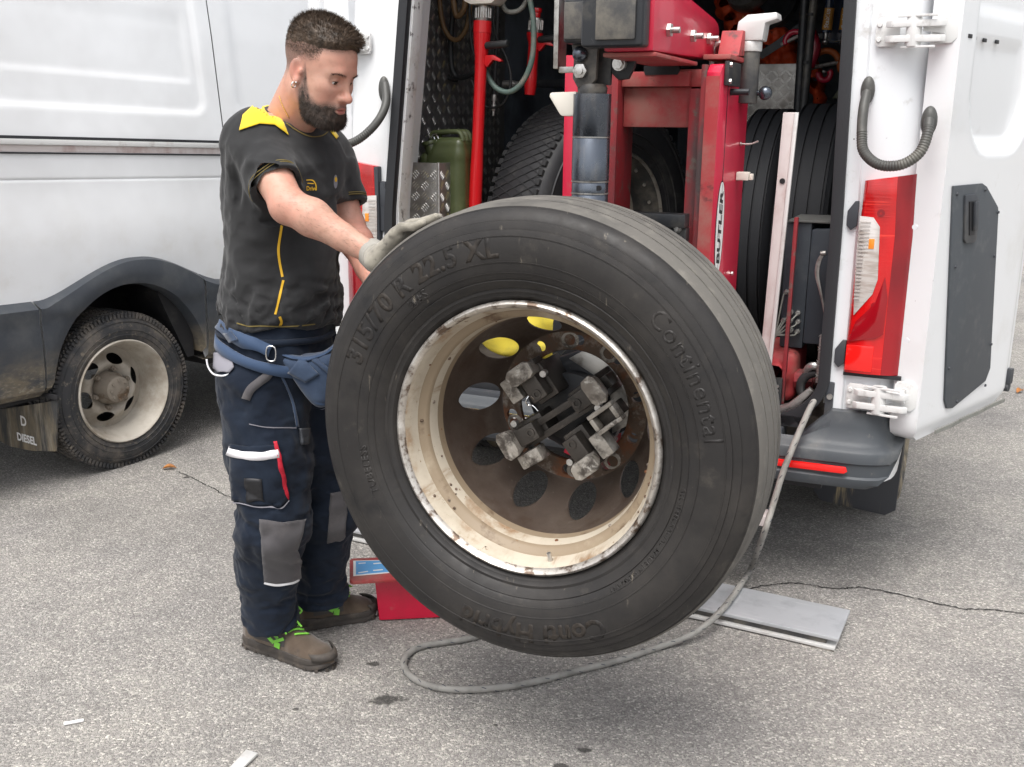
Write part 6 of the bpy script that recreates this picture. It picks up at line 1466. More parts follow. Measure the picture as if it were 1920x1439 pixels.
    def relax(V, Fc, k=1):
        for _ in range(k):
            acc = np.zeros_like(V); cnt = np.zeros(len(V))
            for a in range(4):
                i, j = Fc[:, a], Fc[:, (a + 1) % 4]; np.add.at(acc, i, V[j]); np.add.at(acc, j, V[i]); np.add.at(cnt, i, 1); np.add.at(cnt, j, 1)
            V = V * .5 + .5 * acc / np.maximum(cnt, 1)[:, None]
        return V
    Vh = relax(Vh, Fh, 2)
    def beard_mask(x, y, z):
        ay = np.abs(y)
        cheek = np.interp(x, [-.02, .012, .026, .045, .068, .088, .125], [.045, .036, -.016, -.050, -.0615, -.0530, -.0500])
        back = np.interp(z, [-.13, -.09, -.05, -.01, .045], [.026, .014, .004, .008, .012])
        m = sstep(cheek - z, -.009, .012) * sstep(x - back, -.008, .010) * sstep(z, -.132, -.112)
        lip = np.sqrt((ay / .0215) ** 2 + ((z + .0700) / .0095) ** 2); m = m * np.where(x > .075, sstep(lip, .85, 1.2), 1)
        m = m * np.where((x > .082) & (z > -.056), sstep(-z, .0475, .0515), 1)
        side = np.where(x < .03, sstep(ay, .035, .05), 1); m = m * np.where(z > -.105, side, 1)
        return m
    def hair_mask(x, y, z):
        line = np.interp(x, [-.11, -.06, -.02, .02, .05, .07, .088, .10], [.035, .044, .054, .060, .064, .070, .080, .084])
        return sstep(z - line - .12 * np.maximum(0, .05 - np.abs(y)) * (x > .06), -.012, .030)
    def stub_mask(x, y, z):
        lo = np.interp(x, [-.12, -.06, -.025, .0, .03, .052, .066], [-.055, -.045, -.008, .010, .020, .050, .085])
        f = sstep(z - lo, -.008, .05) * sstep(.078 - x, -.004, .014)
        front = np.where(x > .05, hair_mask(x, y, z), 1); return f * front
    # colour marks on the skin
    x, y, z = Vh[:, 0], Vh[:, 1], Vh[:, 2]
    pr_ = np.zeros((len(Vh), 4)); pr_[:, 3] = 1
    pr_[:, 0] = np.clip(np.maximum(beard_mask(x, y, z) * 1.0, np.maximum(stub_mask(x, y, z) * .85, hair_mask(x, y, z))), 0, 1)
    pr_[:, 1] = (x > .088) * np.clip(1.25 - np.sqrt((y / .021) ** 2 + ((z + .069) / .0115) ** 2), 0, 1) * 1.2
    g = lambda c, r: np.exp(-(((x - c[0]) ** 2 + (np.abs(y) - c[1]) ** 2 + (z - c[2]) ** 2) / r ** 2))
    pr_[:, 2] = np.clip(.8 * g((.112, 0, -.035), .016) + .55 * g((.075, .045, -.03), .026) + .8 * g((-.01, .082, 0), .03) + .35 * g((.06, .02, .06), .05) + .5 * g((-.03, .03, -.10), .05), 0, 1)
    pr_ = np.clip(pr_, 0, 1)
    Wh = Vh @ RH.T + HC
    # ---------------- arms and the trunk under the clothes
    B_ = Field((-.83, 2.30, .30), (-.22, 3.02, 1.53), .0065)
    dE = lambda a, b: (np.array(b) - np.array(a)) / np.linalg.norm(np.array(b) - np.array(a))
    B_.add(B_.cone((-.635, 2.71, .90), (-.60, 2.71, 1.32), .115, .125)); B_.add(B_.cone(shR + [.02, .03, 0], shL - [.02, .03, 0], .06, .06), .08); B_.add(B_.cone(neckB - [0, 0, .1], neckB, .075, .060), .06)
    for a, b in ((hipR, kneeR), (hipL, kneeL)): B_.add(B_.cone(a, b, .075, .05), .05)
    for sh, el, wr, k in ((shR, elR, wrR, 0), (shL, elL, wrL, 1)):
        mid = sh * .55 + el * .45; B_.add(B_.cone(sh, mid, .055, .050), .02); B_.add(B_.cone(mid, el, .050, .041), .02)
        fo = el * .72 + wr * .28 + np.array([0, 0, .004]); B_.add(B_.cone(el, fo, .040, .0435), .02); fm = el * .35 + wr * .65; B_.add(B_.cone(fo, fm, .0435, .033), .02); B_.add(B_.cone(fm, wr, .033, .027, (np.cross(dE(el, wr), (0, 0, 1)), 1.12)), .01)
        B_.add(B_.cone(el + np.array([-.008, -.002, -.006]), el + np.array([.004, 0, -.008]), .026, .024), .03)
    Vb, Fb = B_.nets(); Fb = Fb[(Fb >= 0).all(1)]; Vb = relax(Vb, Fb, 3)
    V = np.concatenate([Wh, Vb]); Fc = np.concatenate([Fh, Fb + len(Wh)])
    me = np_mesh('person', V - BASE, Fc)
    at = me.color_attributes.new('paint', 'FLOAT_COLOR', 'POINT'); pb = np.zeros((len(Vb), 4)); pb[:, 3] = 1
    nel = np.linalg.norm(Vb - elR, axis=1); pb[:, 2] = np.clip(.55 * np.exp(-(nel / .05) ** 2), 0, 1); lf = np.linalg.norm(Vb - (elL * .5 + wrL * .5), axis=1); pb[:, 2] = np.clip(pb[:, 2] + .6 * np.exp(-(lf / .14) ** 2), 0, 1)
    at.data.foreach_set('color', np.concatenate([pr_, pb]).astype(np.float32).ravel())
    man = link('person', me, 'skin_face'); man.location = BASE
    tag(man, 'bearded man in black and yellow T-shirt and navy work trousers, gloved hand on the tyre', 'person')
    add = lambda name, mb, mat, parent=None, **k: link(name, mb.mesh(name, base=BASE, **k), mat, parent or man)
    # ---------------- hair and beard: a soft body plus strands
    def shell(name, mask, thick, sink, mat, noise_amp, seed):
        Q = Field((-.135, -.105, -.15), (.14, .105, .165), .0030); xx, yy, zz = Q.pts()
        # sample the head field on this grid
        ix = np.clip(((xx - F_.lo[0]) / F_.h), 0, hd.shape[0] - 1.001); iy = np.clip(((yy - F_.lo[1]) / F_.h), 0, hd.shape[1] - 1.001); iz = np.clip(((zz - F_.lo[2]) / F_.h), 0, hd.shape[2] - 1.001)
        h0 = hd[np.round(ix).astype(int), np.round(iy).astype(int), np.round(iz).astype(int)]
        h0 = h0 + np.maximum(0, zz - .148) ; mk = mask(xx, yy, zz)
        Q.d = h0 - thick(xx, yy, zz) * mk + sink * (1 - mk) + noise_amp * folds(xx, yy, zz, seed, 420, 4)
        Vs, Fs = Q.nets(); Fs = Fs[(Fs >= 0).all(1)]; Vs = relax(Vs, Fs, 3)
        mm = mask(Vs[:, 0], Vs[:, 1], Vs[:, 2]); keep = (mm[Fs] > .12).any(1); Fs = Fs[keep]
        u, inv = np.unique(Fs, return_inverse=True); Vs = Vs[u]; Fs = inv.reshape(Fs.shape)
        return link(name, np_mesh(name, Vs @ RH.T + HC - BASE, Fs), mat, man), Vs, Fs
    hth = lambda x, y, z: .002 + .009 * sstep(z, .06, .125) + .008 * sstep(x, .03, .085) * sstep(z, .075, .10)
    hair, Vq, Fq = shell('hair', hair_mask, hth, .006, 'hair', .0012, 5)
    bth = lambda x, y, z: -.0005 + .0055 * sstep(-z, .055, .115) + .004 * sstep(x, .05, .09) * sstep(-z, .075, .09)
    beard, Vr, Fr = shell('beard', beard_mask, bth, .006, 'beard', .0010, 8)
    def strands(Vs, Fs, n, mask, direc, length, width, name, mat, parent, seed, tf=None):
        tf = tf or (lambda q: q @ RH.T + HC)
        r = np.random.default_rng(seed); a, b, c = Vs[Fs[:, 0]], Vs[Fs[:, 1]], Vs[Fs[:, 2]]; nr = np.cross(b - a, c - a); ar = np.linalg.norm(nr, axis=1) + 1e-12; nr /= ar[:, None]
        cen = (a + b + c) / 3; pr2 = ar * mask(cen[:, 0], cen[:, 1], cen[:, 2]); pr2 /= pr2.sum(); i = r.choice(len(Fs), n, p=pr2); u, v = r.random((2, n)); fl = u + v > 1; u[fl], v[fl] = 1 - u[fl], 1 - v[fl]
        p = a[i] + (b - a)[i] * u[:, None] + (c - a)[i] * v[:, None]; nn = nr[i]; d = direc(p, nn) + r.normal(0, .22, (n, 3)); d /= np.linalg.norm(d, axis=1)[:, None]
        L = length(p) * r.uniform(.6, 1.25, n); s = np.cross(d, nn); s /= np.linalg.norm(s, axis=1)[:, None] + 1e-9; w = width * r.uniform(.7, 1.3, n)
        p0 = p - nn * .001; mid = p0 + d * (L * .55)[:, None] + nn * (L * .06)[:, None]; tip = p0 + d * L[:, None]
        vv = np.stack([p0 - s * w[:, None] / 2, p0 + s * w[:, None] / 2, mid + s * w[:, None] * .4, mid - s * w[:, None] * .4, tip + s * w[:, None] * .08, tip - s * w[:, None] * .08], 1).reshape(-1, 3); k = np.arange(n)[:, None] * 6
        ff = np.concatenate([k + [0, 1, 2, 3], k + [3, 2, 4, 5]]); o = link(name, np_mesh(name, tf(vv) - BASE, ff), mat, parent); o['kind'] = 'stuff'
    hd_dir = lambda p, n: n * .9 + np.array([.35, 0, .35]); strands(Vq, Fq, 9000, hair_mask, hd_dir, lambda p: .005 + .010 * sstep(p[:, 2], .06, .12), .0011, 'hair_strands', 'hair', hair, 1)
    bd_dir = lambda p, n: n * .7 + np.array([.15, 0, -.8]); strands(Vr, Fr, 15000, lambda x, y, z: beard_mask(x, y, z) ** .6 + 1e-6, bd_dir, lambda p: .0040 + .0075 * sstep(-p[:, 2], .05, .11), .0007, 'beard_strands', 'beard', beard, 2)
    strands(Vh, Fh, 9000, lambda x, y, z: np.clip(stub_mask(x, y, z) * (1 - hair_mask(x, y, z)), 0, 1) * (z > .012) + 1e-9, lambda p, n: n * .5 + np.array([-.15, 0, .6]), lambda p: .0015 + .006 * sstep(p[:, 2], .02, .065), .0007, 'side_hair', 'hair', hair, 3)
    for s in (-1, 1):                                                                          # eyebrows
        bm_ = lambda x, y, z: (np.exp(-(((z - (.0215 + .12 * (np.clip(s * y, .012, .040) - .012) - .35 * np.maximum(0, s * y - .040))) / .0027) ** 2)) * (s * y > .013) * (s * y < .054) * (x > .055)) + 1e-12
        strands(Vh, Fh, 230, bm_, lambda p, n: n * .25 + np.array([0, s * .9, .35]), lambda p: .0065 + 0 * p[:, 0], .0008, 'eyebrow', 'beard', man, 6 + s)
        e = RH @ np.array([.0765, s * .0325, .004]) + HC; m = MB().sphere(e, .0130, 20, 14); eye = add('eye', m, 'eye_white', smooth=180)
        g = RH @ np.array([.93, -.10, -.36]); g /= np.linalg.norm(g); m = MB().lathe([(.0, .0133), (.0035, .0131), (.0060, .01195)], e, g, n=18); add('iris', m, 'eye_iris', eye, smooth=180)
        lash = [RH @ np.array([.0765 + .0146 * math.cos(t) * .98, s * (.0325 + .0140 * math.sin(t)), .0032 + .0006 * math.cos(t)]) + HC for t in np.linspace(-1.05, 1.05, 9)]; m = MB().tube(lash, .0011, 5); add('eyelashes', m, 'beard')
    m = MB(); c = RH @ np.array([-.002, -.0845, -.038]) + HC; m.lathe([(.0065, -.0016), (.0085, 0), (.0065, .0016), (.0055, 0)], c, RH @ np.array([.9, -.2, 0]), n=18, closed=True); add('earring', m, 'silver', smooth=180)
    c = RH @ np.array([.004, -.0855, -.030]) + HC; m = MB().sphere(c, .0024, 8, 6); add('ear_stud', m, 'silver', smooth=180)
    c = RH @ np.array([.078, -.036, -.0215]) + HC
    for el_, wr_, sd3 in ((elR, wrR, 31), (elL, wrL, 32)):                                     # fine hair on the forearms
        ax_ = dE(el_, wr_); LL = np.linalg.norm(wr_ - el_)
        def fm_(x, y, z):
            t = ((x - el_[0]) * ax_[0] + (y - el_[1]) * ax_[1] + (z - el_[2]) * ax_[2]) / LL; q2 = (x - el_[0] - t * LL * ax_[0]) ** 2 + (y - el_[1] - t * LL * ax_[1]) ** 2 + (z - el_[2] - t * LL * ax_[2]) ** 2
            return ((t > -.1) & (t < .95) & (q2 < .06 ** 2)) * 1.0 + 1e-12
        strands(Vb, Fb, 1500, fm_, lambda p, n: n * .35 + ax_ * .9, lambda p: .012 + 0 * p[:, 0], .0003, 'arm_hair', 'hair', man, sd3, tf=lambda q: q)
    # ---------------- T-shirt
    sl_R = shR + (elR - shR) * .70; sl_L = shL + (elL - shL) * .74
    Q = Field((-.84, 2.46, .92), (-.38, 3.00, 1.56), .0042); X, Y, Z = Q.pts()
    zk = [.92, .975, 1.01, 1.06, 1.15, 1.25, 1.33, 1.40, 1.45, 1.50, 1.54]
    cx = np.interp(Z, zk, [-.628, -.626, -.625, -.622, -.618, -.610, -.603, -.597, -.594, -.594, -.594]); cy = np.interp(Z, zk, [2.712] * 11)
    ha = np.interp(Z, zk, [.136, .138, .144, .142, .136, .138, .142, .134, .110, .075, .05]); hb = np.interp(Z, zk, [.160, .162, .168, .166, .162, .168, .176, .180, .158, .10, .06])
    px_ = (X - cx) * fT[0] + (Y - cy) * fT[1]; py_ = (X - cx) * lT[0] + (Y - cy) * lT[1]
    k = np.sqrt((px_ / ha) ** 2 + (py_ / hb) ** 2); torso = (k - 1) * np.minimum(ha, hb) * .95
    Q.add(torso)
    Q.add(Q.cone(neckB + [-.01, .01, -.045], shR + [.012, .025, -.002], .058, .058), .07); Q.add(Q.cone(neckB + [.01, .03, -.045], shL + [-.01, -.02, -.004], .058, .056), .07)
    Q.add(Q.cone(shR, sl_R + (sl_R - shR) * .25, .065, .0655), .045); Q.add(Q.cone(shL, sl_L + (sl_L - shL) * .25, .062, .063), .045)
    # folds: drag lines from the armpit to the hip, rumples above the hem, sleeve creases
    az = np.arctan2(py_, px_)
    w1 = folds(X, Y, Z, 21, 46, 5, (1, 1, .9)); w2 = folds(X, Y, Z, 33, 95, 5, (.6, .6, 1.4)); w3 = folds(X, Y, Z, 47, 30, 4, (1, 1, 1))
    low = 1 - sstep(Z, 1.0, 1.16); slv = np.exp(-((np.sqrt((X - shR[0]) ** 2 + (Y - shR[1]) ** 2 + (Z - shR[2] + .06) ** 2)) / .11) ** 2)
    Q.d = Q.d + .009 * ridge(w1) * (.6 + .4 * (1 - sstep(Z, 1.30, 1.45))) + .0075 * ridge(w2) * (low * .9 + .30) + .007 * w3 + .008 * low * ridge(folds(X, Y, Z, 99, 110, 3, (.3, .3, 2.2), 3.0)) * sstep(Z, .95, .985)
    arm_ = dE(shR, elR); wv = ((X - shR[0]) * arm_[0] + (Y - shR[1]) * arm_[1] + (Z - shR[2]) * arm_[2])
    Q.d = Q.d + .0045 * slv * ridge(np.sin(wv * 95 + 3.0 * w1 + 30 * (Z - 1.4)) * .8)
    # ends of the sleeves, neck hole and hem
    for sh, sl in ((shR, sl_R), (shL, sl_L)):
        a = dE(sh, sl); t = (X - sl[0]) * a[0] + (Y - sl[1]) * a[1] + (Z - sl[2]) * a[2]; near = np.sqrt((X - sl[0]) ** 2 + (Y - sl[1]) ** 2 + (Z - sl[2]) ** 2) < .12
        Q.d = np.where(near, np.maximum(Q.d, t), Q.d); bore = Q.cone(sl - a * .030, sl + a * .1, .0515, .0530); Q.d = np.where(near, np.maximum(Q.d, -bore), Q.d)
    nk = neckB + np.array([.020, -.008, .028]); nd = np.array([.30, -.15, 1.]); nd /= np.linalg.norm(nd)
    Q.cut(Q.cone(nk - nd * .02, nk + nd * .2, .064, .075), .006)
    tt = (X - nk[0]) * nd[0] + (Y - nk[1]) * nd[1] + (Z - nk[2]) * nd[2]; nn_ = np.sqrt((X - nk[0]) ** 2 + (Y - nk[1]) ** 2) < .12; Q.d = np.where(nn_, np.maximum(Q.d, tt - .012), Q.d)
    hem = .962 + .020 * np.sin(az * 1.0 + 2.4) + .006 * np.sin(az * 5); Q.d = np.maximum(Q.d, hem - Z)
    Q.d = Q.d + .0022 * ridge(folds(X, Y, Z, 123, 170, 5, (1, 1, 1), 2.5)) * (.15 + .85 * low)
    sme = Q.mesh('t_shirt', BASE, 1); shirt = link('t_shirt', sme, 'shirt', man); sbv = bvh_of(sme, BASE)
    # ---------------- trousers
    Q = Field((-.90, 2.44, .045), (-.40, 3.02, 1.02), .0048); X, Y, Z = Q.pts()
    zk = [.78, .84, .90, .96, 1.02]; cx = np.interp(Z, zk, [-.650, -.648, -.642, -.634, -.630]); cy = 2.712 + 0 * Z
    ha = np.interp(Z, zk, [.115, .140, .143, .134, .128]); hb = np.interp(Z, zk, [.145, .168, .170, .162, .156])
    px_ = (X - cx) * fT[0] + (Y - cy) * fT[1]; py_ = (X - cx) * lT[0] + (Y - cy) * lT[1]
    pel = (np.sqrt((px_ / ha) ** 2 + (py_ / hb) ** 2) - 1) * np.minimum(ha, hb) * .95; Q.add(np.maximum(pel, .80 - Z))
    def leg(hip, kn, an, r, k):
        mid = hip * .5 + kn * .5 + fT * .008; cf = kn * .55 + an * .45 - fT * .012
        Q.add(Q.cone(hip, mid, r[0], r[1]), .04); Q.add(Q.cone(mid, kn + fT * .006, r[1], r[2]), .03); Q.add(Q.cone(kn + fT * .006, cf, r[2], r[3]), .03); Q.add(Q.cone(cf, an, r[3], r[4]), .03); Q.add(Q.cone(an, an - Z3 * .03 + fT * .012, r[4], r[4] * .96), .02)
    d0 = Q.d.copy(); leg(hipR + [0, .01, -.02], kneeR, anR, (.112, .108, .093, .082, .066), 0); leg(hipL + [0, -.01, -.02], kneeL, anL, (.105, .098, .082, .078, .066), 1)
    w1 = folds(X, Y, Z, 71, 40, 5, (1, 1, .6)); w2 = folds(X, Y, Z, 83, 85, 5, (.6, .6, 1.5))
    ank = 1 - sstep(Z, .12, .30); kn = np.exp(-((Z - .47) / .13) ** 2); hp = sstep(Z, .68, .80)
    zz = Z + .25 * (X * fT[0] + Y * fT[1])
    Q.d = Q.d + .010 * ridge(w1) + .0065 * ridge(w2) * (.3 + .9 * ank + .6 * kn) + .009 * ank * ridge(folds(X, Y, Z, 15, 85, 3, (.35, .35, 1.8), 3.2)) + .006 * kn * ridge(folds(X, Y, Z, 16, 60, 3, (.5, .5, 1.6), 3.0)) + .005 * hp * np.sin(Z * 50 + 40 * px_ + 3 * w1)
    Q.d = np.maximum(Q.d, .088 + .10 * ((X - anR[0]) * fT[0] + (Y - anR[1]) * fT[1]) * (Y < 2.75) + .10 * ((X - anL[0]) * fT[0] + (Y - anL[1]) * fT[1]) * (Y >= 2.75) - Z)
    Q.d = Q.d + .0024 * ridge(folds(X, Y, Z, 124, 150, 5, (.8, .8, 1.2), 2.5))
    tme = Q.mesh('trousers', BASE, 1); trs = link('trousers', tme, 'navy', man); tbv = bvh_of(tme, BASE)
    # ---------------- patches sewn or printed on the cloth
    def onto(bv, q, lift):
        return drape(bv, CAM, ray(*q), lift)
    def patch(bv, poly, lift, thick, name, mat, parent, step=9):
        bm = bmesh.new(); f = bm.faces.new([bm.verts.new((x, y, 0)) for x, y in poly]); bmesh.ops.triangulate(bm, faces=[f])
        for _ in range(5):
            ed = [e for e in bm.edges if e.calc_length() > step]
            if not ed: break
            bmesh.ops.subdivide_edges(bm, edges=ed, cuts=1); bmesh.ops.triangulate(bm, faces=[f for f in bm.faces if len(f.verts) > 3])
        bm.verts.index_update(); m = MB(); m.add([onto(bv, (v.co.x, v.co.y), lift)[0] for v in bm.verts], [tuple(v.index for v in f.verts) for f in bm.faces]); bm.free()
        o = add(name, m, mat, parent, smooth=180)
        if thick: s = o.modifiers.new('thickness', 'SOLIDIFY'); s.thickness = thick; s.offset = 1 if False else 0
        return o
    def strip(bv, pts, w, lift, name, mat, parent, n=8, thick=0.0):
        p = spline([(x, y, 0) for x, y in pts], n)[:, :2]; tg = np.gradient(p, axis=0); tg /= np.linalg.norm(tg, axis=1)[:, None]; nr = np.stack([-tg[:, 1], tg[:, 0]], 1)
        g = [[onto(bv, q + a * s * (w / 2), lift)[0] for s in (-1, 0, 1)] for q, a in zip(p, nr)]
        # a strip bridges the small dips of the cloth
        g = np.array(g); 
        for _ in range(2): g[1:-1] = .5 * g[1:-1] + .25 * (g[:-2] + g[2:])
        m = MB().grid(g); o = add(name, m, mat, parent, smooth=180, recalc=False)
        if thick: s = o.modifiers.new('thickness', 'SOLIDIFY'); s.thickness = thick; s.offset = 0
        return o
    def word(bv, body, px, py, size, name, mat, parent, ang=0., sx=1.0, bold=0.):
        t = text_mb(body, size, bold=bold); c, s = math.cos(ang), math.sin(ang); t.xform(lambda q: onto(bv, (px + (q[0] * c * sx - q[1] * s), py - (q[0] * s * sx + q[1] * c)), .0022)[0]); add(name, t, mat, parent, smooth=0, recalc=False)
    L1 = .0022
    patch(sbv, [(450, 246), (456, 218), (474, 201), (499, 189), (510, 196), (525, 220), (540, 256), (531, 248), (514, 236), (486, 234)], .0045, .001, 'shoulder_panel', 'yellow_knit', shirt, 6)
    patch(sbv, [(612, 240), (624, 243), (634, 257), (630, 262), (622, 252)], L1, .001, 'shoulder_panel', 'yellow_knit', shirt, 6)
    strip(sbv, [(528, 424), (522, 462), (524, 490), (530, 520)], 4.5, L1, 'side_piping', 'thread_yellow', shirt)
    strip(sbv, [(532, 526), (525, 556), (516, 590)], 4.5, L1, 'side_piping', 'thread_yellow', shirt)
    strip(sbv, [(524, 594), (527, 604), (522, 616)], 5, L1, 'side_piping', 'thread_yellow', shirt)
    for sh, sl in ((shR, sl_R), (shL, sl_L)):
        a = dE(sh, sl); e1 = np.cross(a, (0, 0, 1)); e1 /= np.linalg.norm(e1); e2 = np.cross(a, e1)
        for back in (.014, .019):
            rg = []
            for t in np.linspace(0, 2 * math.pi, 40, endpoint=False):
                d_ = e1 * math.cos(t) + e2 * math.sin(t); rg.append(drape(sbv, sl - a * back + d_ * .11, -d_, .0005)[0])
            rg = np.array(rg)
            for _ in range(5): rg = .5 * rg + .25 * (np.roll(rg, 1, 0) + np.roll(rg, -1, 0))
            m = MB().tube(rg + (rg - rg.mean(0)) * .03, .0011, 5, closed=True); add('hem_stitch', m, 'thread_olive', shirt, smooth=180)
    strip(sbv, [(445, 606), (465, 612), (490, 611), (540, 612), (590, 608)], 2.2, L1, 'hem_stitch', 'thread_olive', shirt)
    strip(sbv, [(536, 232), (556, 246), (580, 257), (602, 256), (614, 248)], 2.0, L1, 'collar_stitch', 'thread_olive', shirt)
    word(sbv, 'Drive', 583, 354, 11, 'lettering', 'thread_yellow', shirt, 0, .8, .25)
    strip(sbv, [(573, 338), (582, 338), (587, 340), (591, 347), (592, 356)], 2.0, L1, 'logo_outline', 'thread_yellow', shirt)
    strip(sbv, [(575, 344), (587, 345)], 1.6, L1, 'logo_outline', 'thread_yellow', shirt)
    em = [(628 + 3.6 * math.cos(t), 341 + 13 * math.sin(t)) for t in np.linspace(0, 6.28, 16, endpoint=False)]; patch(sbv, em, L1, 0, 'emblem', 'grey_mesh', shirt, 4); patch(sbv, [(628 + 2.3 * math.cos(t), 337 + 5 * math.sin(t)) for t in np.linspace(0, 6.28, 10, endpoint=False)], .0032, 0, 'emblem_shield', 'thread_yellow', shirt, 4)
    # neck band
    ring = []
    for t in np.linspace(0, 2 * math.pi, 40, endpoint=False):
        e = np.cross(nd, (0, 1, 0)); e /= np.linalg.norm(e); e2 = np.cross(nd, e); o_ = nk + nd * .10; q = nk + (e * math.cos(t) + e2 * math.sin(t)) * .0675 + nd * .012; ring.append(q)
    m = MB().tube(ring, .0062, 8, closed=True); add('collar', m, 'shirt', shirt, smooth=180)
    ch = [RH @ np.array(q) + HC for q in ()]
    # thin neck chain
    cp = [drape(bvh_of(me, BASE), CAM, ray(x, y), .0015)[0] for x, y in ((524, 180), (528, 192), (534, 205), (540, 216), (543, 222))]; m = MB().tube(spline(cp, 5), .0013, 6); add('neck_chain', m, 'gold', smooth=180)
    # trouser details
    strip(tbv, [(430, 843), (455, 850), (490, 852), (520, 848)], 15, .004, 'reflective_band', 'reflective', trs, thick=.001)
    pk = patch(tbv, [(434, 832), (470, 838), (520, 834), (532, 905), (540, 936), (524, 950), (500, 949), (460, 944), (438, 938), (434, 880)], .0055, .004, 'cargo_pocket', 'navy', trs)
    patch(tbv, [(512, 828), (518, 827), (527, 862), (539, 925), (538, 938), (531, 925), (521, 872)], .0085, .002, 'pocket_trim', 'red_trim', trs, 6)
    strip(tbv, [(432, 846), (455, 853), (490, 855), (521, 850)], 15, .0095, 'reflective_band', 'reflective', trs, thick=.001)
    patch(tbv, [(461, 895), (491, 897), (496, 940), (466, 940)], .0095, .0015, 'pocket_patch', 'ink', trs)
    kp = patch(tbv, [(487, 973), (530, 979), (572, 974), (566, 1000), (556, 1030), (565, 1060), (566, 1083), (530, 1094), (496, 1093), (492, 1040)], .005, .002, 'knee_patch', 'grey_cloth', trs); strip(tbv, [(496, 1091), (520, 1095), (548, 1091), (565, 1081)], 4, .0065, 'knee_piping', 'white_trim', trs)
    patch(tbv, [(620, 925), (640, 921), (650, 960), (644, 1020), (612, 1030), (616, 980)], .005, .002, 'knee_patch', 'grey_cloth', trs); strip(tbv, [(612, 1032), (628, 1029), (644, 1022)], 3.5, .0065, 'knee_piping', 'white_trim', trs)
    strip(tbv, [(462, 748), (470, 730), (488, 715), (502, 703), (509, 682)], 16, .004, 'pocket_edge', 'grey_cloth', trs, thick=.002)
    strip(tbv, [(468, 795), (500, 801), (555, 803)], 1.8, .003, 'seam', 'grey_mesh', trs); strip(tbv, [(436, 940), (470, 947), (505, 952), (524, 953), (539, 940)], 1.8, .0085, 'seam', 'grey_mesh', trs)
    tg = patch(tbv, [(405, 662), (436, 660), (440, 690), (432, 700), (412, 698), (404, 690)], .006, .003, 'rag_pocket', 'grey_mesh', trs, 6)
    p = onto(tbv, (418, 690), .012)[0]; pl = [p + np.array([(x - 418) / 690 * .95, -.01 - .0 * x, -(y - 690) / 690]) for x, y in ((397, 676), (399, 690), (408, 703), (425, 706), (437, 702))]; m = MB().tube(spline(pl, 6), .0024, 6); add('rag_edge', m, 'white_trim', tg, smooth=180)
    # belt and pouch
    wb = []
    def around(zf, off):
        o = []
        for t in np.linspace(0, 2 * math.pi, 60, endpoint=False):
            z = zf(t); d = fT * math.cos(t) + lT * math.sin(t); c = np.array([-.636, 2.712, z]); q, n = drape(tbv, c + d * .5, -d, off); o.append(q)
        o = np.array(o)
        for _ in range(4): o = .5 * o + .25 * (np.roll(o, 1, 0) + np.roll(o, -1, 0))
        return o
    bt = around(lambda t: .915 - .050 * math.cos(t) - .012 * math.sin(t), .009); bt2 = around(lambda t: .887 - .050 * math.cos(t) - .012 * math.sin(t), .009)
    bm_pts = [[a, a + (b - a) * .5, b] for a, b in zip(bt, bt2)]; bm_pts.append(bm_pts[0]); m = MB().grid(bm_pts); blt = add('tool_belt', m, 'belt_blue', smooth=180, recalc=False); s = blt.modifiers.new('thickness', 'SOLIDIFY'); s.thickness = .005; s.offset = 0
    wbt = around(lambda t: .955 - .01 * math.cos(t), .004); m = MB().tube(wbt, .009, 8, closed=True); add('waistband', m, 'navy', trs, smooth=180)
    # pouch hanging at the front
    pc = onto(tbv, (572, 700), .0)[0]; nP = -(ray(572, 700) - np.array([0, 0, ray(572, 700)[2]])); nP /= np.linalg.norm(nP)
    ring0 = [(512, 660), (560, 668), (612, 664), (640, 640), (648, 660), (646, 720), (630, 752), (608, 768), (590, 764), (566, 735), (540, 695)]
    Yp = pc[1] - .012
    fp = [P(x, y, Yp) for x, y in ring0]; cen = np.mean(fp, 0)
    m = MB(); m.loft([[q + np.array([0, .05, 0]) for q in fp], [q + np.array([0, .012, 0]) for q in fp], [cen + (q - cen) * .96 + np.array([0, -.012, 0]) for q in fp], [cen + (q - cen) * .86 + np.array([0, -.030, 0]) for q in fp], [cen + (q - cen) * .55 + np.array([0, -.038, 0]) for q in fp], [cen + (q - cen) * .2 + np.array([0, -.040, 0]) for q in fp]])
    pm = m.mesh('pouch', base=BASE, smooth=180); pouch = link('pouch', pm, 'navy_blue', blt); sd_ = pouch.modifiers.new('sub', 'SUBSURF'); sd_.levels = 2; sd_.render_levels = 2
    pbv = bvh_of(pm, BASE)
    patch(pbv, [(541, 698), (566, 670), (599, 702), (574, 717)], .004, .005, 'pouch_flap', 'navy_blue', pouch, 6)
    strip(pbv, [(514, 660), (545, 672), (580, 674), (612, 664), (634, 644)], 6, .005, 'pouch_rim', 'belt_blue', pouch, thick=.003)
    strip(pbv, [(585, 765), (608, 768), (634, 748)], 3, .004, 'pouch_piping', 'belt_blue', pouch); strip(pbv, [(592, 754), (612, 757), (634, 738)], 3, .004, 'pouch_piping', 'belt_blue', pouch)
    strip(pbv, [(588, 674), (610, 690), (626, 705)], 9, .004, 'pouch_loop', 'navy_blue', pouch, thick=.003)
    # D-ring and hanging buckle strap
    c = onto(tbv, (507, 662), .016)[0]; m = MB(); rr = [c + np.array([x, -.002, z]) for x, z in ((-.010, -.016), (.010, -.018), (.012, .014), (-.008, .016))]; m.tube(spline(rr, 4, True), .0022, 6, closed=True); add('d_ring', m, 'silver', blt, smooth=180)
    strip(tbv, [(413, 607), (440, 628), (475, 646), (506, 658)], 22, .012, 'belt_strap', 'belt_blue', blt, thick=.003)
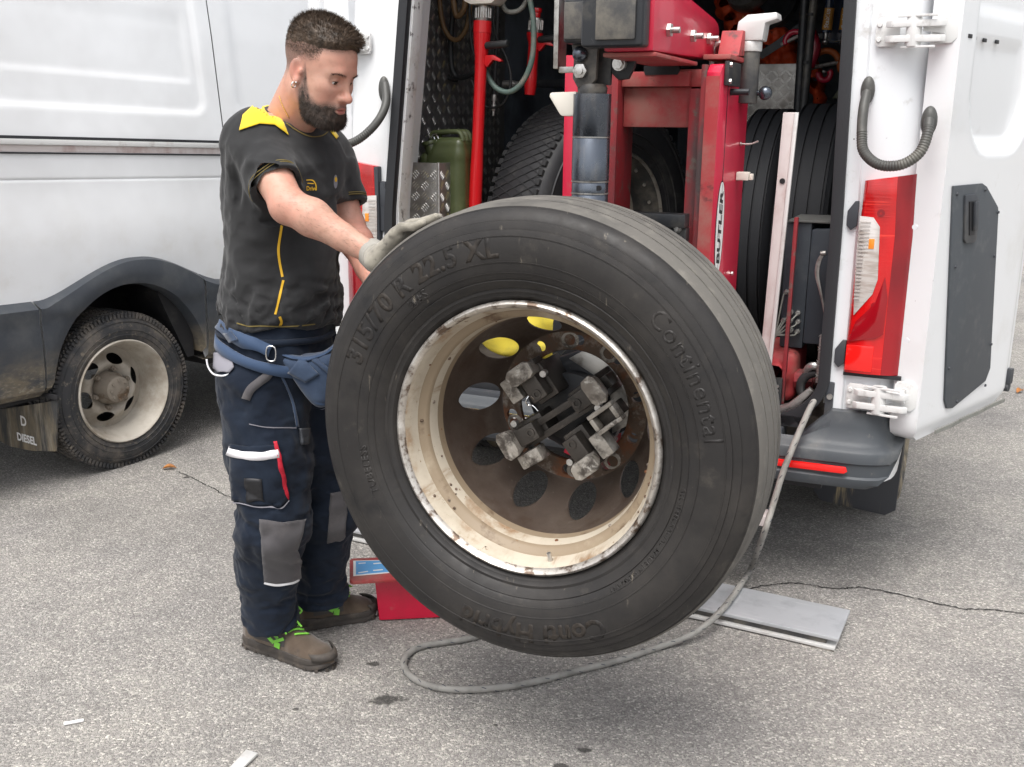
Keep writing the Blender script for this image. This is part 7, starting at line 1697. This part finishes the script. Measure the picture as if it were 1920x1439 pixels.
    strip(tbv, [(436, 622), (447, 640)], 14, .016, 'belt_slider', 'navy_blue', blt, thick=.005)
    strip(tbv, [(520, 690), (535, 720), (548, 755), (556, 800)], 5, .006, 'hanging_strap', 'navy_blue', blt, thick=.002)
    patch(tbv, [(558, 803), (575, 802), (574, 832), (561, 834)], .008, .008, 'buckle', 'black_plastic', blt, 6)
    # ---------------- shoes
    def shoe(heel, toe, nm):
        d = toe - heel; d[2] = 0; L = np.linalg.norm(d); d /= L; s = np.array([-d[1], d[0], 0]); R = np.stack([d, s, Z3], 1); O_ = np.array([heel[0], heel[1], 0.])
        q = Field((-.02, -.08, -.002), (.34, .08, .16), .0034); xx, yy, zz = q.pts(); k = L / .300; xx2 = xx / k
        wid = np.interp(xx2, [-.01, 0, .02, .06, .12, .18, .22, .26, .285, .30, .31], [.0, .022, .034, .036, .036, .044, .048, .045, .034, .016, 0]); ctr = np.interp(xx2, [0, .1, .2, .3], [0, .0, .004, -.004])
        top = np.interp(xx2, [-.01, 0, .03, .08, .12, .16, .20, .24, .27, .30, .31], [.085, .11, .122, .118, .108, .092, .076, .064, .056, .036, .02])
        prof = np.sqrt(((yy - ctr) / (wid + 1e-4)) ** 2 + (np.maximum(zz - .028, 0) / np.maximum(top - .028, .004)) ** 2.6) - 1
        q.d = np.maximum(prof * .035, .022 - zz) + .0012 * folds(xx, yy, zz, 3, 130, 4)
        V, Fc = q.nets(); Fc = Fc[(Fc >= 0).all(1)]; V = relax(V, Fc, 3); up_ = link(nm, np_mesh(nm, V @ R.T + O_ - BASE, Fc), 'suede', man)
        def upper_pt(x, y):                       # on top of the upper, seen from straight above
            return None
        bv = bvh_of(up_.data, BASE)
        # sole
        n = 60; ts = np.linspace(0, 2 * math.pi, n, endpoint=False); xs = (.150 - .157 * np.cos(ts)); sgn = np.sin(ts)
        wd = np.array([np.interp(x, [-.007, 0, .02, .06, .12, .18, .22, .26, .285, .300, .307], [0, .026, .038, .040, .040, .048, .052, .049, .038, .019, 0]) for x in xs]); out = np.stack([xs * k, np.sign(sgn) * wd + np.interp(xs, [0, .1, .2, .3], [0, 0, .004, -.004])], 1)
        m = MB(); rings = []
        for f, z in ((.92, .0012), (.99, .004), (1.0, .012), (.97, .0165), (.985, .018), (1.0, .026), (.985, .034), (.93, .036)):
            rings.append([O_ + R @ np.array([.15 * k + (x - .15 * k) * f, y * f, z + (.012 * max(0, x / k - .25) / .05 if z < .02 else (.010 * max(0, (x / k - .26)) / .04)) + (.006 if x / k < .05 and z > .03 else 0)]) for x, y in out])
        m.loft(rings); add('sole', m, 'sole', up_, smooth=40)
        m = MB()
        for i in range(0, n, 3):
            p = out[i]; c = O_ + R @ np.array([.15 * k + (p[0] - .15 * k) * .995, p[1] * .985, .0065]); tq = out[(i + 1) % n] - out[i - 1]; an = math.atan2(tq[1], tq[0]); m.box(c, (.010, .005, .008), R @ rot('Z', math.degrees(an)))
        add('sole_lugs', m, 'sole', up_, smooth=0)['kind'] = 'stuff'
        dn = lambda x, y, h=.3: drape(bv, O_ + R @ np.array([x * k, y, h]), (0, 0, -1), .0028)
        sdp = lambda x, z, s_: drape(bv, O_ + R @ np.array([x * k, .3 * s_, z]), R @ np.array([0, -s_, 0]), .0022)
        for s_ in (-1, 1):                        # side mesh panel and green flashes
            g = [[sdp(x, z, s_)[0] for z in np.linspace(.048, .088 if x < .12 else .088 - (x - .12) * .35, 5)] for x in np.linspace(.055, .165, 10)]; m = MB().grid(g); add('side_panel', m, 'shoe_fabric', up_, smooth=180, recalc=False)
            for pl, w in (([(.070, .098), (.10, .070), (.128, .052)], .010), ([(.13, .050), (.150, .047)], .018), ([(.095, .100), (.118, .080), (.140, .066)], .008), ([(.13, .055), (.160, .070)], .009)):
                pp = np.array([sdp(x, z, s_) for x, z in pl]); c = spline(pp[:, 0], 6); nn = np.repeat(pp[:1, 1], len(c), 0); m = MB().ribbon(c + nn * .0012, nn, w, .0016); add('flash', m, 'lime', up_)
        for j, x in enumerate(np.linspace(.118, .196, 5)):          # laces
            w = .028 - .003 * j; a = [dn(x + .012 * sg * t, w * t)[0] + np.array([0, 0, .003]) for t in np.linspace(-1, 1, 7) for sg in (1,)]; m = MB().tube(a, .0030, 6); add('lace', m, 'lime', up_, smooth=180)
        b0 = dn(.122, 0)[0] + np.array([0, 0, .006])
        for lp in (((0, 0, 0), (.02, .03, .028), (.045, .042, .012), (.03, .018, 0), (0, 0, 0)), ((0, 0, 0), (.01, -.03, .026), (.035, -.046, .006), (.03, -.02, 0), (0, 0, 0)), ((0, 0, 0), (.025, -.026, .01), (.055, -.040, -.022)), ((0, 0, 0), (.035, .006, .010), (.075, .004, -.014))):
            m = MB().tube(spline([b0 + R @ np.array(q) for q in lp], 6), .0030, 6); add('lace_bow', m, 'lime', up_, smooth=180)
        # toe bumper
        g = []
        for t in np.linspace(-1.15, 1.15, 15):
            g.append([O_ + R @ np.array([(.236 + .071 * math.cos(t)) * k + e, .050 * math.sin(t) - .003, z]) for z, e in ((.034, .002), (.046, .0), (.056, -.010))])
        m = MB().grid(g); o = add('toe_cap', m, 'sole', up_, smooth=180, recalc=False); sdm = o.modifiers.new('thickness', 'SOLIDIFY'); sdm.thickness = .004; sdm.offset = 0
        return up_
    shoe(G(466, 1205), G(624, 1254), 'shoe'); shoe(G(556, 1178), G(704, 1150), 'shoe')
    # ---------------- gloves
    Rw = .5130
    def tw(deg, v, rho): a = rad(deg); return WHEEL.world((math.cos(a) * (Rw + rho), v, math.sin(a) * (Rw + rho)))
    c0 = tw(130, .1, .02); g = Field(c0 - .13, c0 + .13, .0028)
    kn = [(.055, 128.8, .0098, 123.0, 120.4), (.081, 128.2, .0106, 121.4, 118.0), (.107, 128.4, .0104, 121.8, 118.6), (.132, 129.0, .0094, 123.4, 121.0)]
    for i in range(3): g.add(g.cone(tw(138.5, .078 + .018 * i, .022), tw(128.5, .066 + .026 * i, .024), .021, .0185), .012)
    for v, d1, r, d2, d3 in kn:
        g.add(g.cone(tw(d1, v, .028), tw((d1 + d2) / 2, v, .027), r * 1.15, r * 1.06), .004); g.add(g.cone(tw((d1 + d2) / 2, v, .027), tw(d2, v - .001, r * 1.15), r * 1.06, r), .002); g.add(g.cone(tw(d2, v - .001, r * 1.15), tw(d3, v - .002, r * .85), r, r * .82), .003)
    g.add(g.cone(tw(137, .125, .018), tw(131.5, .150, .013), .017, .0135), .012); g.add(g.cone(tw(131.5, .150, .013), tw(126.5, .157, .010), .0135, .0105), .005)
    X, Y, Z = g.pts(); g.d = g.d + .0012 * folds(X, Y, Z, 90, 230, 5)
    hm = tw(138.5, .096, .021); dirw = dE(wrR, hm)
    g.add(g.cone(wrR + dirw * .008, hm, .032, .030), .02)
    gl = link('glove', g.mesh('glove', BASE, 2), 'glove', man)
    cf = [wrR + dirw * t for t in np.linspace(-.022, .045, 24)]; m = MB().tube(cf, [.0345 + .0016 * math.sin(i * 2.1) for i in range(24)], 20); add('cuff', m, 'glove_rib', gl, smooth=180)
    # the other hand, reaching behind the tyre
    d = dE(elL, wrL); g = Field(wrL - .14, wrL + .17, .005); sL = np.cross(d, (0, 0, 1)); sL /= np.linalg.norm(sL); uL = np.cross(sL, d)
    pb_ = wrL + d * .085; g.add(g.cone(wrL + d * .01, pb_ , .029, .030, (uL, 1.35)))
    for i in range(4):
        b = pb_ + sL * (.027 - .018 * i); k1 = b + d * .035 - uL * .004; k2 = k1 + d * .018 - uL * .024; k3 = k2 - uL * .02 - d * .004; g.add(g.cone(b - d * .01, k1, .0115, .0105), .006); g.add(g.cone(k1, k2, .0105, .0098), .003); g.add(g.cone(k2, k3, .0098, .0085), .003)
    t1 = wrL + d * .04 - sL * .03; g.add(g.cone(wrL + d * .02 - sL * .015, t1, .016, .014), .01); g.add(g.cone(t1, t1 + d * .035 - sL * .008 - uL * .01, .014, .0105), .004)
    g2 = link('glove', g.mesh('glove', BASE, 2), 'glove', man); m = MB().tube([wrL + d * t for t in np.linspace(-.02, .035, 18)], [.033 + .0015 * math.sin(i * 2.1) for i in range(18)], 18); add('cuff', m, 'glove_rib', g2, smooth=180)
    return man
MAN = build_man()
